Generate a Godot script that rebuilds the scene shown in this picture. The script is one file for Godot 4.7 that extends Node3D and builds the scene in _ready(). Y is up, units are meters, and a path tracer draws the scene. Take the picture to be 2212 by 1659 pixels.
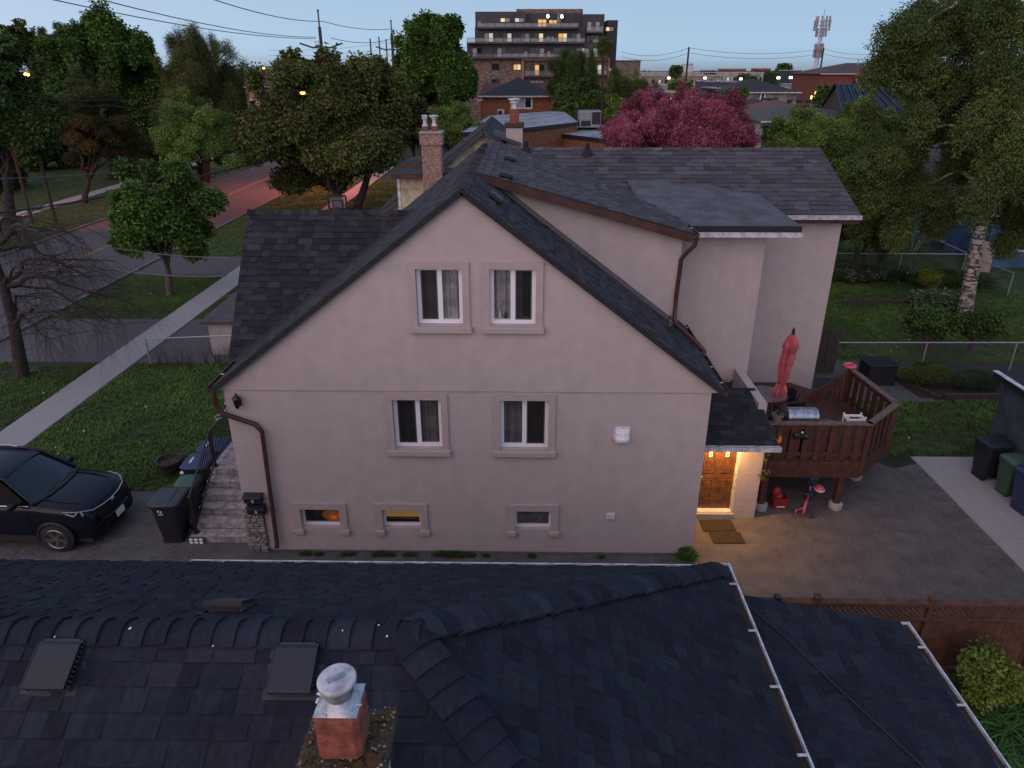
extends Node3D
# Dusk view over a shingled roof to a stucco house, its yard and the neighbourhood behind. Metres, y up, north is -z.

const CAM_H := 10.0
const FPX := 1536.0
const CX := 1106.0
const CY := 829.5
const PITCH := 23.9
const YAW := 0.9

var fw := Vector3.ZERO
var rt := Vector3.ZERO
var cu := Vector3.ZERO
var M := {}
var T := {}
var taken := {}
var rng := RandomNumberGenerator.new()

# ---------------------------------------------------------------- measuring: a pixel gives a direction, the thing touched gives the distance
func ray(x: float, y: float) -> Vector3:
	return fw + rt * ((x - CX) / FPX) + cu * ((CY - y) / FPX)

func on_h(x: float, y: float, h := 0.0) -> Vector3:
	var d := ray(x, y)
	return Vector3(0, CAM_H, 0) + d * ((h - CAM_H) / d.y)

func on_z(x: float, y: float, z: float) -> Vector3:
	var d := ray(x, y)
	return Vector3(0, CAM_H, 0) + d * (z / d.z)

func on_plane(x: float, y: float, n: Vector3, p: Vector3) -> Vector3:
	var d := ray(x, y)
	var o := Vector3(0, CAM_H, 0)
	return o + d * (n.dot(p - o) / n.dot(d))

func seen(p: Vector3) -> Vector3:
	var v := p - Vector3(0, CAM_H, 0)
	var d := v.dot(fw)
	if d < 0.1:
		return Vector3(-9999, -9999, -1)
	return Vector3(CX + FPX * v.dot(rt) / d, CY - FPX * v.dot(cu) / d, d)

# ---------------------------------------------------------------- mesh builder
class MB:
	var v := PackedVector3Array()
	var n := PackedVector3Array()
	var c := PackedColorArray()
	var uv := PackedVector2Array()
	var col := Color(1, 1, 1)

	func tri(a: Vector3, b: Vector3, d: Vector3) -> void:
		var nn := (d - a).cross(b - a).normalized()
		v.append(a); v.append(b); v.append(d)
		for i in 3:
			n.append(nn); c.append(col); uv.append(Vector2.ZERO)

	func trin(a: Vector3, b: Vector3, d: Vector3, na: Vector3, nb: Vector3, nd: Vector3) -> void:
		v.append(a); v.append(b); v.append(d)
		n.append(na); n.append(nb); n.append(nd)
		for i in 3:
			c.append(col); uv.append(Vector2.ZERO)

	# corners in clockwise order seen from the front
	func quad(a: Vector3, b: Vector3, d: Vector3, e: Vector3) -> void:
		tri(a, b, d); tri(a, d, e)

	func quaduv(a: Vector3, b: Vector3, d: Vector3, e: Vector3) -> void:
		var s := uv.size()
		quad(a, b, d, e)
		var q := [Vector2(0, 0), Vector2(1, 0), Vector2(1, 1), Vector2(0, 0), Vector2(1, 1), Vector2(0, 1)]
		for i in 6:
			uv[s + i] = q[i]

	func poly(p: Array) -> void:
		for i in range(1, p.size() - 1):
			tri(p[0], p[i], p[i + 1])

	func box(ctr: Vector3, size: Vector3, b := Basis()) -> void:
		var h := size * 0.5
		var k := []
		for i in 8:
			k.append(ctr + b * Vector3(h.x if i & 1 else -h.x, h.y if i & 2 else -h.y, h.z if i & 4 else -h.z))
		quad(k[4], k[6], k[7], k[5]); quad(k[1], k[3], k[2], k[0])
		quad(k[0], k[2], k[6], k[4]); quad(k[5], k[7], k[3], k[1])
		quad(k[6], k[2], k[3], k[7]); quad(k[0], k[4], k[5], k[1])

	func mm(a: Vector3, b: Vector3) -> void:
		box((a + b) * 0.5, (b - a).abs())

	# a beam between two points, w across and h high
	func beam(a: Vector3, b: Vector3, w: float, h: float, upv := Vector3.UP) -> void:
		var f := (b - a)
		var l := f.length()
		f = f / l
		var s := f.cross(upv)
		if s.length() < 0.01:
			s = f.cross(Vector3.RIGHT)
		s = s.normalized()
		var u := s.cross(f).normalized()
		box((a + b) * 0.5, Vector3(w, h, l), Basis(s, u, f))

	# box with chamfered edges
	func cbox(ctr: Vector3, size: Vector3, e: float, b := Basis()) -> void:
		var h := size * 0.5
		e = min(e, min(h.x, min(h.y, h.z)) * 0.9)
		var P := func(s: Vector3, ax: int) -> Vector3:
			var q := Vector3(s.x * (h.x - e), s.y * (h.y - e), s.z * (h.z - e))
			q[ax] = s[ax] * h[ax]
			return ctr + b * q
		for ax in 3:
			var u := (ax + 1) % 3
			var w := (ax + 2) % 3
			for sg in [-1.0, 1.0]:
				var pts := []
				for st in [[-1.0, -1.0], [1.0, -1.0], [1.0, 1.0], [-1.0, 1.0]]:
					var s := Vector3.ZERO
					s[ax] = sg; s[u] = st[0]; s[w] = st[1]
					pts.append(P.call(s, ax))
				if sg > 0:
					pts.reverse()
				quad(pts[0], pts[1], pts[2], pts[3])
		for ax in 3:
			var u := (ax + 1) % 3
			var w := (ax + 2) % 3
			for su in [-1.0, 1.0]:
				for sw in [-1.0, 1.0]:
					var s0 := Vector3.ZERO
					var s1 := Vector3.ZERO
					s0[ax] = -1.0; s0[u] = su; s0[w] = sw
					s1[ax] = 1.0; s1[u] = su; s1[w] = sw
					var a: Vector3 = P.call(s0, u)
					var bb: Vector3 = P.call(s1, u)
					var cc: Vector3 = P.call(s1, w)
					var dd: Vector3 = P.call(s0, w)
					if su * sw > 0:
						quad(a, bb, cc, dd)
					else:
						quad(d_(dd), cc, bb, a)
		for i in 8:
			var s := Vector3(1.0 if i & 1 else -1.0, 1.0 if i & 2 else -1.0, 1.0 if i & 4 else -1.0)
			if s.x * s.y * s.z > 0:
				tri(P.call(s, 0), P.call(s, 2), P.call(s, 1))
			else:
				tri(P.call(s, 0), P.call(s, 1), P.call(s, 2))

	func d_(x: Vector3) -> Vector3:
		return x

	# flat polygon (any simple shape) given in a plane, extruded along dir
	func prism(p: Array, dir: Vector3) -> void:
		var nn := Vector3.ZERO
		for i in p.size():
			nn += (p[i] as Vector3).cross(p[(i + 1) % p.size()])
		nn = nn.normalized()
		var ax := nn.abs().max_axis_index()
		var flat := PackedVector2Array()
		for q: Vector3 in p:
			flat.append(Vector2(q[(ax + 1) % 3], q[(ax + 2) % 3]))
		var ix := Geometry2D.triangulate_polygon(flat)
		var outw := nn.dot(dir) > 0
		for i in range(0, ix.size(), 3):
			var a: Vector3 = p[ix[i]]; var b: Vector3 = p[ix[i + 1]]; var d: Vector3 = p[ix[i + 2]]
			var t := (d - a).cross(b - a)
			if t.dot(dir) > 0:
				var sw := b; b = d; d = sw
			tri(a, b, d)
			tri(a + dir, d + dir, b + dir)
		for i in p.size():
			var a: Vector3 = p[i]; var b: Vector3 = p[(i + 1) % p.size()]
			if outw:
				quad(a, a + dir, b + dir, b)
			else:
				quad(b, b + dir, a + dir, a)

	func tube(pts: Array, rad: Array, sides := 6, cap := true) -> void:
		var rings := []
		var s := Vector3.ZERO
		for i in pts.size():
			var f: Vector3
			if i == 0:
				f = pts[1] - pts[0]
			elif i == pts.size() - 1:
				f = pts[i] - pts[i - 1]
			else:
				f = (pts[i + 1] - pts[i]).normalized() + (pts[i] - pts[i - 1]).normalized()
			f = f.normalized()
			if i == 0:
				s = f.cross(Vector3.UP if absf(f.y) < 0.9 else Vector3.RIGHT).normalized()
			else:
				s = (s - f * s.dot(f)).normalized()
			var u := f.cross(s)
			var ring := []
			for k in sides:
				var a := TAU * k / sides
				ring.append(s * cos(a) + u * sin(a))
			rings.append(ring)
		for i in pts.size() - 1:
			var r0: float = rad[min(i, rad.size() - 1)]
			var r1: float = rad[min(i + 1, rad.size() - 1)]
			for k in sides:
				var k2 := (k + 1) % sides
				var a: Vector3 = rings[i][k]; var b: Vector3 = rings[i][k2]
				var d: Vector3 = rings[i + 1][k2]; var e: Vector3 = rings[i + 1][k]
				trin(pts[i] + a * r0, pts[i + 1] + e * r1, pts[i + 1] + d * r1, a, e, d)
				trin(pts[i] + a * r0, pts[i + 1] + d * r1, pts[i] + b * r0, a, d, b)
		if cap:
			for en in [0, pts.size() - 1]:
				var r: float = rad[min(en, rad.size() - 1)]
				for k in range(1, sides - 1):
					if en == 0:
						tri(pts[en] + rings[en][0] * r, pts[en] + rings[en][k] * r, pts[en] + rings[en][k + 1] * r)
					else:
						tri(pts[en] + rings[en][0] * r, pts[en] + rings[en][k + 1] * r, pts[en] + rings[en][k] * r)

	# profile: Vector2(radius, height) from bottom to top, turned about the axis of xf
	func lathe(prof: Array, seg: int, xf := Transform3D()) -> void:
		var rows := []
		for p: Vector2 in prof:
			var row := []
			for k in seg + 1:
				var a := TAU * k / seg
				row.append(xf * Vector3(p.x * cos(a), p.y, -p.x * sin(a)))
			rows.append(row)
		grid(rows, true)

	# grid of points; smooth shading unless the turn is sharp
	func grid(rows: Array, smooth := true) -> void:
		var nr := rows.size()
		var nc: int = rows[0].size()
		if not smooth:
			for i in nr - 1:
				for j in nc - 1:
					quad(rows[i][j], rows[i + 1][j], rows[i + 1][j + 1], rows[i][j + 1])
			return
		var closed: bool = (rows[0][0] as Vector3).distance_to(rows[0][nc - 1]) < 1e-4 and (rows[nr / 2][0] as Vector3).distance_to(rows[nr / 2][nc - 1]) < 1e-4
		var fn := []
		for i in nr - 1:
			var r := []
			for j in nc - 1:
				var d1: Vector3 = rows[i + 1][j + 1] - rows[i][j]
				var d2: Vector3 = rows[i][j + 1] - rows[i + 1][j]
				r.append(d1.cross(d2).normalized() * -1.0)
			fn.append(r)
		for i in nr - 1:
			for j in nc - 1:
				var base: Vector3 = fn[i][j]
				var cn := []
				for q in [[i, j], [i + 1, j], [i + 1, j + 1], [i, j + 1]]:
					var acc := Vector3.ZERO
					for di in [-1, 0]:
						for dj in [-1, 0]:
							var a: int = q[0] + di
							var b: int = q[1] + dj
							if closed:
								b = posmod(b, nc - 1)
							if a >= 0 and a < nr - 1 and b >= 0 and b < nc - 1:
								var f: Vector3 = fn[a][b]
								if f.dot(base) > 0.6:
									acc += f
					cn.append(acc.normalized() if acc.length() > 0.01 else base)
				trin(rows[i][j], rows[i + 1][j], rows[i + 1][j + 1], cn[0], cn[1], cn[2])
				trin(rows[i][j], rows[i + 1][j + 1], rows[i][j + 1], cn[0], cn[2], cn[3])

	func sphere(ctr: Vector3, r: Vector3, seg := 10, rings := 6) -> void:
		var rows := []
		for i in rings + 1:
			var t := PI * i / rings
			var row := []
			for k in seg + 1:
				var a := TAU * k / seg
				row.append(ctr + Vector3(sin(t) * cos(a), -cos(t), -sin(t) * sin(a)) * r)
			rows.append(row)
		grid(rows, true)

	func mesh() -> ArrayMesh:
		var m := ArrayMesh.new()
		if v.is_empty():
			return m
		var a := []
		a.resize(Mesh.ARRAY_MAX)
		a[Mesh.ARRAY_VERTEX] = v
		a[Mesh.ARRAY_NORMAL] = n
		a[Mesh.ARRAY_COLOR] = c
		a[Mesh.ARRAY_TEX_UV] = uv
		m.add_surface_from_arrays(Mesh.PRIMITIVE_TRIANGLES, a)
		return m

# ---------------------------------------------------------------- nodes
func fresh(nm: String) -> String:
	if not taken.has(nm):
		taken[nm] = 0
		return nm
	taken[nm] += 1
	return "%s_%03d" % [nm, taken[nm]]

func tag(o: Node, label: String, cat: String, group := "", kind := "") -> void:
	if label != "": o.set_meta("label", label)
	if cat != "": o.set_meta("category", cat)
	if group != "": o.set_meta("group", group)
	if kind != "": o.set_meta("kind", kind)

func thing(nm: String, label: String, cat: String, at := Vector3.ZERO, group := "", turn := 0.0) -> Node3D:
	var o := Node3D.new()
	o.name = fresh(nm)
	add_child(o)
	o.position = at
	o.rotation.y = turn
	tag(o, label, cat, group)
	return o

# a mesh under a thing or part; w: its points are world points
func put(par: Node, nm: String, b, mat: Material, w := true) -> MeshInstance3D:
	var o := MeshInstance3D.new()
	o.mesh = b if b is Mesh else b.mesh()
	o.material_override = mat
	o.name = fresh(nm) if par == self else nm
	par.add_child(o, true)
	if w and par != self:
		var q := Vector3.ZERO
		var k = par
		while k != self and k != null:
			q += k.position
			k = k.get_parent()
		o.position = -q
	return o

func setting(nm: String, b, mat: Material) -> MeshInstance3D:
	var o := put(self, nm, b, mat)
	o.set_meta("kind", "structure")
	return o

func copy_of(o: Node3D, nm: String, at: Vector3, turn := 0.0, label := "", sc := 1.0) -> Node3D:
	var k: Node3D = o.duplicate()
	k.name = fresh(nm)
	add_child(k)
	k.position = at
	k.rotation.y = turn
	k.scale = Vector3.ONE * sc
	if label != "": k.set_meta("label", label)
	return k

# ---------------------------------------------------------------- materials
func noise_img(sd: int, w: int, freq: float, oct := 4, kind := FastNoiseLite.TYPE_SIMPLEX_SMOOTH) -> Image:
	var f := FastNoiseLite.new()
	f.seed = sd
	f.noise_type = kind
	f.frequency = freq
	f.fractal_octaves = oct
	return f.get_seamless_image(w, w)

# grey multiplier texture mixing a coarse and a fine pattern
func mix_tex(sd: int, coarse: float, fine: float, lo: float, hi: float, cw := 0.5, w := 256) -> ImageTexture:
	var a := noise_img(sd, w, coarse, 4)
	var b := noise_img(sd + 7, w, fine, 2)
	var im := Image.create(w, w, true, Image.FORMAT_RGB8)
	for y in w:
		for x in w:
			var t := a.get_pixel(x, y).r * cw + b.get_pixel(x, y).r * (1.0 - cw)
			var g := clampf(lo + (hi - lo) * t, 0.0, 1.0)
			im.set_pixel(x, y, Color(g, g, g))
	im.generate_mipmaps()
	return ImageTexture.create_from_image(im)

func bump_tex(sd: int, freq: float, oct := 3, strength := 6.0, w := 256) -> ImageTexture:
	var a := noise_img(sd, w, freq, oct)
	a.convert(Image.FORMAT_RGBA8)
	a.bump_map_to_normal_map(strength)
	return ImageTexture.create_from_image(a)

func lin(r: float, g: float, b: float) -> Color:
	return Color(r, g, b).linear_to_srgb()

func mat(nm: String, c: Color, rough := 0.85, tex := "", scale := 1.0, o := {}) -> StandardMaterial3D:
	var m := StandardMaterial3D.new()
	m.albedo_color = c.linear_to_srgb()
	m.roughness = rough
	m.metallic = o.get("metal", 0.0)
	m.metallic_specular = o.get("spec", 0.5)
	if tex != "":
		m.albedo_texture = T[tex]
	if tex != "" or o.has("bump"):
		m.uv1_triplanar = true
		m.uv1_world_triplanar = true
		m.uv1_scale = Vector3.ONE * scale
	if o.has("bump"):
		m.normal_enabled = true
		m.normal_texture = T[o.bump]
		m.normal_scale = o.get("bs", 1.0)
	if o.has("vc"):
		m.vertex_color_use_as_albedo = true
	if o.has("glow"):
		m.emission_enabled = true
		m.emission = (o.glow as Color).linear_to_srgb()
		m.emission_energy_multiplier = o.get("ge", 1.0)
	if o.has("alpha"):
		m.transparency = BaseMaterial3D.TRANSPARENCY_ALPHA
		m.albedo_color.a = o.alpha
	if o.has("coat"):
		m.clearcoat_enabled = true
		m.clearcoat = o.coat
		m.clearcoat_roughness = 0.06
	if o.has("back"):
		m.backlight_enabled = true
		m.backlight = (o.back as Color).linear_to_srgb()
	m.cull_mode = BaseMaterial3D.CULL_DISABLED
	M[nm] = m
	return m

func make_textures() -> void:
	T.fine = mix_tex(1, 0.02, 0.25, 0.55, 1.1, 0.4)
	T.mottle = mix_tex(2, 0.012, 0.06, 0.6, 1.15, 0.65)
	T.grit = mix_tex(4, 0.005, 0.4, 0.3, 1.3, 0.22, 512)
	T.grass = mix_tex(5, 0.015, 0.15, 0.25, 1.25, 0.55, 512)
	T.patch = mix_tex(6, 0.01, 0.03, 0.35, 1.3, 0.6)
	T.speck = mix_tex(8, 0.05, 0.4, -0.4, 1.7, 0.3)
	T.bump = bump_tex(11, 0.12, 3, 5.0)
	T.coarsebump = bump_tex(12, 0.06, 3, 8.0)
	# render: even, with a fine grain and faint upright runs
	var si := Image.create(512, 512, true, Image.FORMAT_RGB8)
	var s1 := noise_img(41, 512, 0.012, 3)
	var s2 := noise_img(42, 512, 0.3, 2)
	var s3 := noise_img(43, 512, 0.02, 3)
	for y in 512:
		for x in 512:
			var g := 0.93 + 0.07 * (s2.get_pixel(x, y).r - 0.5) + 0.05 * (s1.get_pixel(x, y).r - 0.5) + 0.025 * (s3.get_pixel(x, y / 10).r - 0.5)
			si.set_pixel(x, y, Color(g, g, g))
	si.generate_mipmaps()
	T.stucco = ImageTexture.create_from_image(si)
	# wood grain: streaks along v
	var w := 256
	var a := noise_img(21, w, 0.02, 3)
	var b := noise_img(22, w, 0.12, 3)
	var im := Image.create(w, w, true, Image.FORMAT_RGB8)
	for y in w:
		for x in w:
			var g := clampf(0.55 + 0.35 * b.get_pixel(x, (y / 12) % w).r + 0.3 * a.get_pixel(x, y).r, 0, 1)
			im.set_pixel(x, y, Color(g, g, g))
	im.generate_mipmaps()
	T.wood = ImageTexture.create_from_image(im)
	# birch bark: white with dark sideways dashes and knots
	var bi := Image.create(w, w, true, Image.FORMAT_RGB8)
	var c := noise_img(31, w, 0.03, 3)
	var d := noise_img(32, w, 0.02, 4)
	for y in w:
		for x in w:
			var s := c.get_pixel((x / 3) % w, (y * 3) % w).r
			var k := d.get_pixel(x, y).r
			var g := 0.9 if s < 0.56 else 0.32
			if k > 0.6: g = 0.22
			g *= 0.85 + 0.25 * k
			bi.set_pixel(x, y, Color(g, g * 0.97, g * 0.95))
	bi.generate_mipmaps()
	T.birch = ImageTexture.create_from_image(bi)
	# small bricks too far off to tell apart
	var br := Image.create(256, 256, true, Image.FORMAT_RGB8)
	var rg := RandomNumberGenerator.new()
	rg.seed = 5
	br.fill(Color(0.72, 0.69, 0.66))
	for row in 32:
		var off := 8 if row % 2 else 0
		for k in 17:
			var t := rg.randf_range(0.62, 1.0)
			br.fill_rect(Rect2i(k * 16 - 8 + off, row * 8, 15, 7), Color(t, t * rg.randf_range(0.9, 1.0), t * rg.randf_range(0.85, 1.0)))
	br.generate_mipmaps()
	T.brick = ImageTexture.create_from_image(br)

func make_materials() -> void:
	mat("stucco", Color(0.505, 0.437, 0.412), 0.92, "stucco", 0.3, {"bump": "bump", "bs": 0.06})
	mat("trim_stucco", Color(0.47, 0.395, 0.37), 0.92, "stucco", 0.5, {"bump": "bump", "bs": 0.1})
	mat("shingle", Color(1, 1, 1), 0.95, "fine", 2.2, {"vc": true, "spec": 0.25})
	mat("underlay", Color(0.03, 0.03, 0.034), 0.95, "fine", 2.0)
	mat("membrane", Color(0.10, 0.098, 0.105), 0.8, "mottle", 0.4)
	mat("brown", Color(0.075, 0.026, 0.02), 0.5, "mottle", 0.7)
	mat("white", Color(0.72, 0.72, 0.74), 0.45, "mottle", 0.8)
	mat("white_metal", Color(0.62, 0.62, 0.64), 0.4, "mottle", 1.2)
	mat("vinyl", Color(0.78, 0.77, 0.80), 0.4)
	mat("screen", Color(0.10, 0.10, 0.105), 0.7)
	mat("glass", Color(0.05, 0.055, 0.06), 0.03, "", 1, {"alpha": 0.12})
	mat("mesh_screen", Color(0.012, 0.012, 0.014), 0.6, "", 1, {"alpha": 0.42})
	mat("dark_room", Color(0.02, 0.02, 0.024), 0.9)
	mat("curtain", Color(0.60, 0.60, 0.60), 0.9, "mottle", 0.9)
	mat("curtain_grey", Color(0.24, 0.24, 0.245), 0.9, "mottle", 0.9)
	mat("black_metal", Color(0.012, 0.012, 0.013), 0.4)
	mat("black_plastic", Color(0.013, 0.014, 0.018), 0.5)
	mat("galv", Color(0.55, 0.57, 0.6), 0.38, "mottle", 3.0, {"metal": 0.75})
	mat("clay", Color(0.28, 0.082, 0.05), 0.85, "mottle", 3.0)
	mat("slab", Color(0.165, 0.120, 0.062), 0.95, "speck", 2.2, {"bump": "coarsebump", "bs": 0.8})
	mat("lichen", Color(0.16, 0.085, 0.022), 0.95, "speck", 5.0)
	mat("concrete", Color(0.34, 0.325, 0.315), 0.9, "stucco", 0.5, {"bump": "bump", "bs": 0.1})
	mat("kerb", Color(0.20, 0.185, 0.175), 0.9, "mottle", 0.8)
	mat("vent_plastic", Color(0.011, 0.014, 0.021), 0.5)
	mat("asphalt", Color(0.13, 0.115, 0.115), 0.9, "fine", 0.8)
	mat("gravel", Color(0.150, 0.132, 0.124), 0.95, "grit", 0.55, {"bump": "coarsebump", "bs": 0.3})
	mat("pebble", Color(1, 1, 1), 0.9, "", 1, {"vc": true})
	mat("lawn", Color(0.052, 0.092, 0.015), 0.95, "grass", 0.25)
	mat("ground", Color(0.028, 0.034, 0.012), 0.95, "patch", 0.05)
	mat("soil", Color(0.045, 0.032, 0.025), 0.95, "fine", 0.9)
	mat("blade", Color(1, 1, 1), 0.8, "", 1, {"vc": true, "back": Color(0.02, 0.03, 0.005)})
	mat("leaf", Color(1, 1, 1), 0.65, "", 1, {"vc": true, "back": Color(0.05, 0.08, 0.012), "spec": 0.25})
	mat("petal", Color(1, 1, 1), 0.8, "", 1, {"vc": true, "back": Color(0.05, 0.012, 0.02), "spec": 0.2})
	mat("bark", Color(0.055, 0.042, 0.034), 0.95, "wood", 0.7, {"bump": "coarsebump", "bs": 1.0})
	mat("grey_bark", Color(0.13, 0.11, 0.095), 0.95, "wood", 0.7, {"bump": "coarsebump", "bs": 1.0})
	mat("twig", Color(0.035, 0.028, 0.026), 0.9)
	mat("birch", Color(0.62, 0.58, 0.54), 0.85, "birch", 0.55)
	mat("stain", Color(0.092, 0.034, 0.021), 0.6, "wood", 0.8)
	mat("rail_cap", Color(0.17, 0.115, 0.09), 0.8, "wood", 1.1)
	mat("cedar", Color(0.115, 0.048, 0.026), 0.8, "wood", 0.8)
	mat("old_wood", Color(0.06, 0.045, 0.036), 0.9, "wood", 0.9)
	mat("pole_wood", Color(0.075, 0.06, 0.052), 0.9, "wood", 0.6)
	mat("door", Color(0.15, 0.066, 0.032), 0.45, "wood", 0.9)
	mat("doormat", Color(0.05, 0.034, 0.018), 0.98, "grit", 2.0)
	mat("tile", Color(0.38, 0.345, 0.335), 0.55, "mottle", 1.3)
	mat("grout", Color(0.10, 0.09, 0.085), 0.9)
	mat("stone", Color(1, 1, 1), 0.9, "fine", 2.5, {"vc": true})
	mat("rubber", Color(0.012, 0.012, 0.012), 0.85)
	mat("car_paint", Color(0.007, 0.009, 0.015), 0.3, "", 1, {"coat": 0.35, "spec": 0.2})
	mat("car_glass", Color(0.012, 0.020, 0.026), 0.05, "", 1, {"coat": 0.3, "spec": 0.4})
	mat("car_side_glass", Color(0.008, 0.009, 0.011), 0.08, "", 1, {"spec": 0.12})
	mat("car_trim", Color(0.01, 0.01, 0.011), 0.55)
	mat("chrome", Color(0.75, 0.75, 0.78), 0.12, "", 1, {"metal": 1.0})
	mat("alloy", Color(0.38, 0.37, 0.37), 0.3, "", 1, {"metal": 0.9})
	mat("lamp_glass", Color(0.35, 0.36, 0.40), 0.1, "", 1, {"coat": 1.0})
	mat("blue_plastic", Color(0.022, 0.034, 0.10), 0.45)
	mat("green_plastic", Color(0.04, 0.085, 0.055), 0.45)
	mat("grey_plastic", Color(0.025, 0.027, 0.033), 0.45)
	mat("red_cloth", Color(0.54, 0.125, 0.135), 0.9, "mottle", 1.2)
	mat("red_plastic", Color(0.24, 0.018, 0.018), 0.5)
	mat("pink", Color(0.55, 0.09, 0.14), 0.45)
	mat("orange_plastic", Color(0.6, 0.16, 0.02), 0.5)
	mat("steel", Color(0.5, 0.5, 0.52), 0.3, "mottle", 2.0, {"metal": 0.85})
	mat("pot", Color(0.20, 0.155, 0.14), 0.8, "mottle", 2.0)
	mat("shed", Color(0.060, 0.082, 0.105), 0.75, "mottle", 0.4)
	mat("yellow_siding", Color(0.56, 0.50, 0.34), 0.7, "mottle", 0.5)
	mat("tan_brick", Color(0.46, 0.33, 0.27), 0.9, "brick", 0.9)
	mat("orange_brick", Color(0.36, 0.155, 0.075), 0.9, "brick", 0.5)
	mat("apartment_brick", Color(0.27, 0.195, 0.16), 0.9, "brick", 0.18)
	mat("red_brick", Color(0.27, 0.085, 0.05), 0.9, "brick", 0.3)
	mat("charcoal_panel", Color(0.052, 0.050, 0.058), 0.6, "mottle", 0.08)
	mat("navy_panel", Color(0.016, 0.020, 0.032), 0.6)
	mat("copper_panel", Color(0.33, 0.145, 0.085), 0.6, "mottle", 0.2)
	mat("rail_glass", Color(0.22, 0.23, 0.24), 0.08, "", 1, {"alpha": 0.3})
	mat("dark_frame", Color(0.012, 0.012, 0.014), 0.5)
	mat("blind", Color(0.33, 0.34, 0.33), 0.7)
	mat("grey_roof", Color(0.30, 0.315, 0.34), 0.7, "mottle", 0.15)
	mat("dark_roof", Color(0.022, 0.023, 0.030), 0.9, "fine", 0.6)
	mat("charcoal_roof", Color(0.034, 0.034, 0.037), 0.9, "fine", 0.4)
	mat("brown_roof", Color(0.115, 0.07, 0.058), 0.9, "fine", 0.5)
	mat("red_roof", Color(0.10, 0.036, 0.033), 0.9, "fine", 0.5)
	mat("tan_roof", Color(0.17, 0.10, 0.065), 0.9, "fine", 0.5)
	mat("mauve_roof", Color(0.105, 0.095, 0.10), 0.9, "fine", 0.5)
	mat("navy_roof", Color(0.014, 0.02, 0.046), 0.4, "", 1)
	mat("beige_wall", Color(0.36, 0.28, 0.20), 0.9, "mottle", 0.1)
	mat("pale_wall", Color(0.42, 0.41, 0.39), 0.9, "mottle", 0.1)
	mat("grey_siding", Color(0.26, 0.245, 0.215), 0.8, "mottle", 0.2)
	mat("dark_siding", Color(0.075, 0.078, 0.088), 0.8, "mottle", 0.2)
	mat("blue_siding", Color(0.045, 0.11, 0.22), 0.75, "mottle", 0.3)
	mat("wire", Color(0.02, 0.02, 0.024), 0.6)
	mat("pale_wire", Color(0.10, 0.10, 0.115), 0.6)
	mat("fence_steel", Color(0.36, 0.38, 0.39), 0.45, "", 1, {"metal": 0.5})
	mat("chain", Color(0.16, 0.17, 0.17), 0.6)
	mat("lit_window_blind", Color(0.3, 0.2, 0.08), 0.9, "", 1, {"glow": Color(0.62, 0.34, 0.09), "ge": 0.24})
	mat("lantern_lamp", Color(0.3, 0.12, 0.03), 0.9, "", 1, {"glow": Color(0.85, 0.30, 0.03), "ge": 0.07})
	mat("lit_window", Color(0.5, 0.45, 0.3), 0.9, "", 1, {"glow": Color(0.95, 0.80, 0.48), "ge": 0.55})
	mat("lit_orange_window", Color(0.5, 0.3, 0.1), 0.9, "", 1, {"glow": Color(1.0, 0.55, 0.16), "ge": 0.5})
	mat("lit_pale_window", Color(0.5, 0.5, 0.45), 0.9, "", 1, {"glow": Color(0.85, 0.85, 0.72), "ge": 0.35})
	mat("sodium", Color(1, 0.4, 0.1), 0.5, "", 1, {"glow": Color(1.0, 0.30, 0.045), "ge": 14.0})
	mat("bulb", Color(1, 0.7, 0.3), 0.5, "", 1, {"glow": Color(1.0, 0.60, 0.18), "ge": 3.0})
	mat("flood", Color(1, 1, 1), 0.5, "", 1, {"glow": Color(1.0, 0.97, 0.88), "ge": 4.0})
	mat("flame_sign", Color(1, 0.6, 0.2), 0.5, "", 1, {"glow": Color(1.0, 0.55, 0.12), "ge": 2.0})
	mat("yellow", Color(0.45, 0.33, 0.03), 0.6)
	mat("road_yellow", Color(0.32, 0.20, 0.06), 0.8, "mottle", 1.0)
	mat("letter", Color(0.75, 0.74, 0.70), 0.6)
	mat("dark_letter", Color(0.02, 0.02, 0.02), 0.6)

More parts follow.
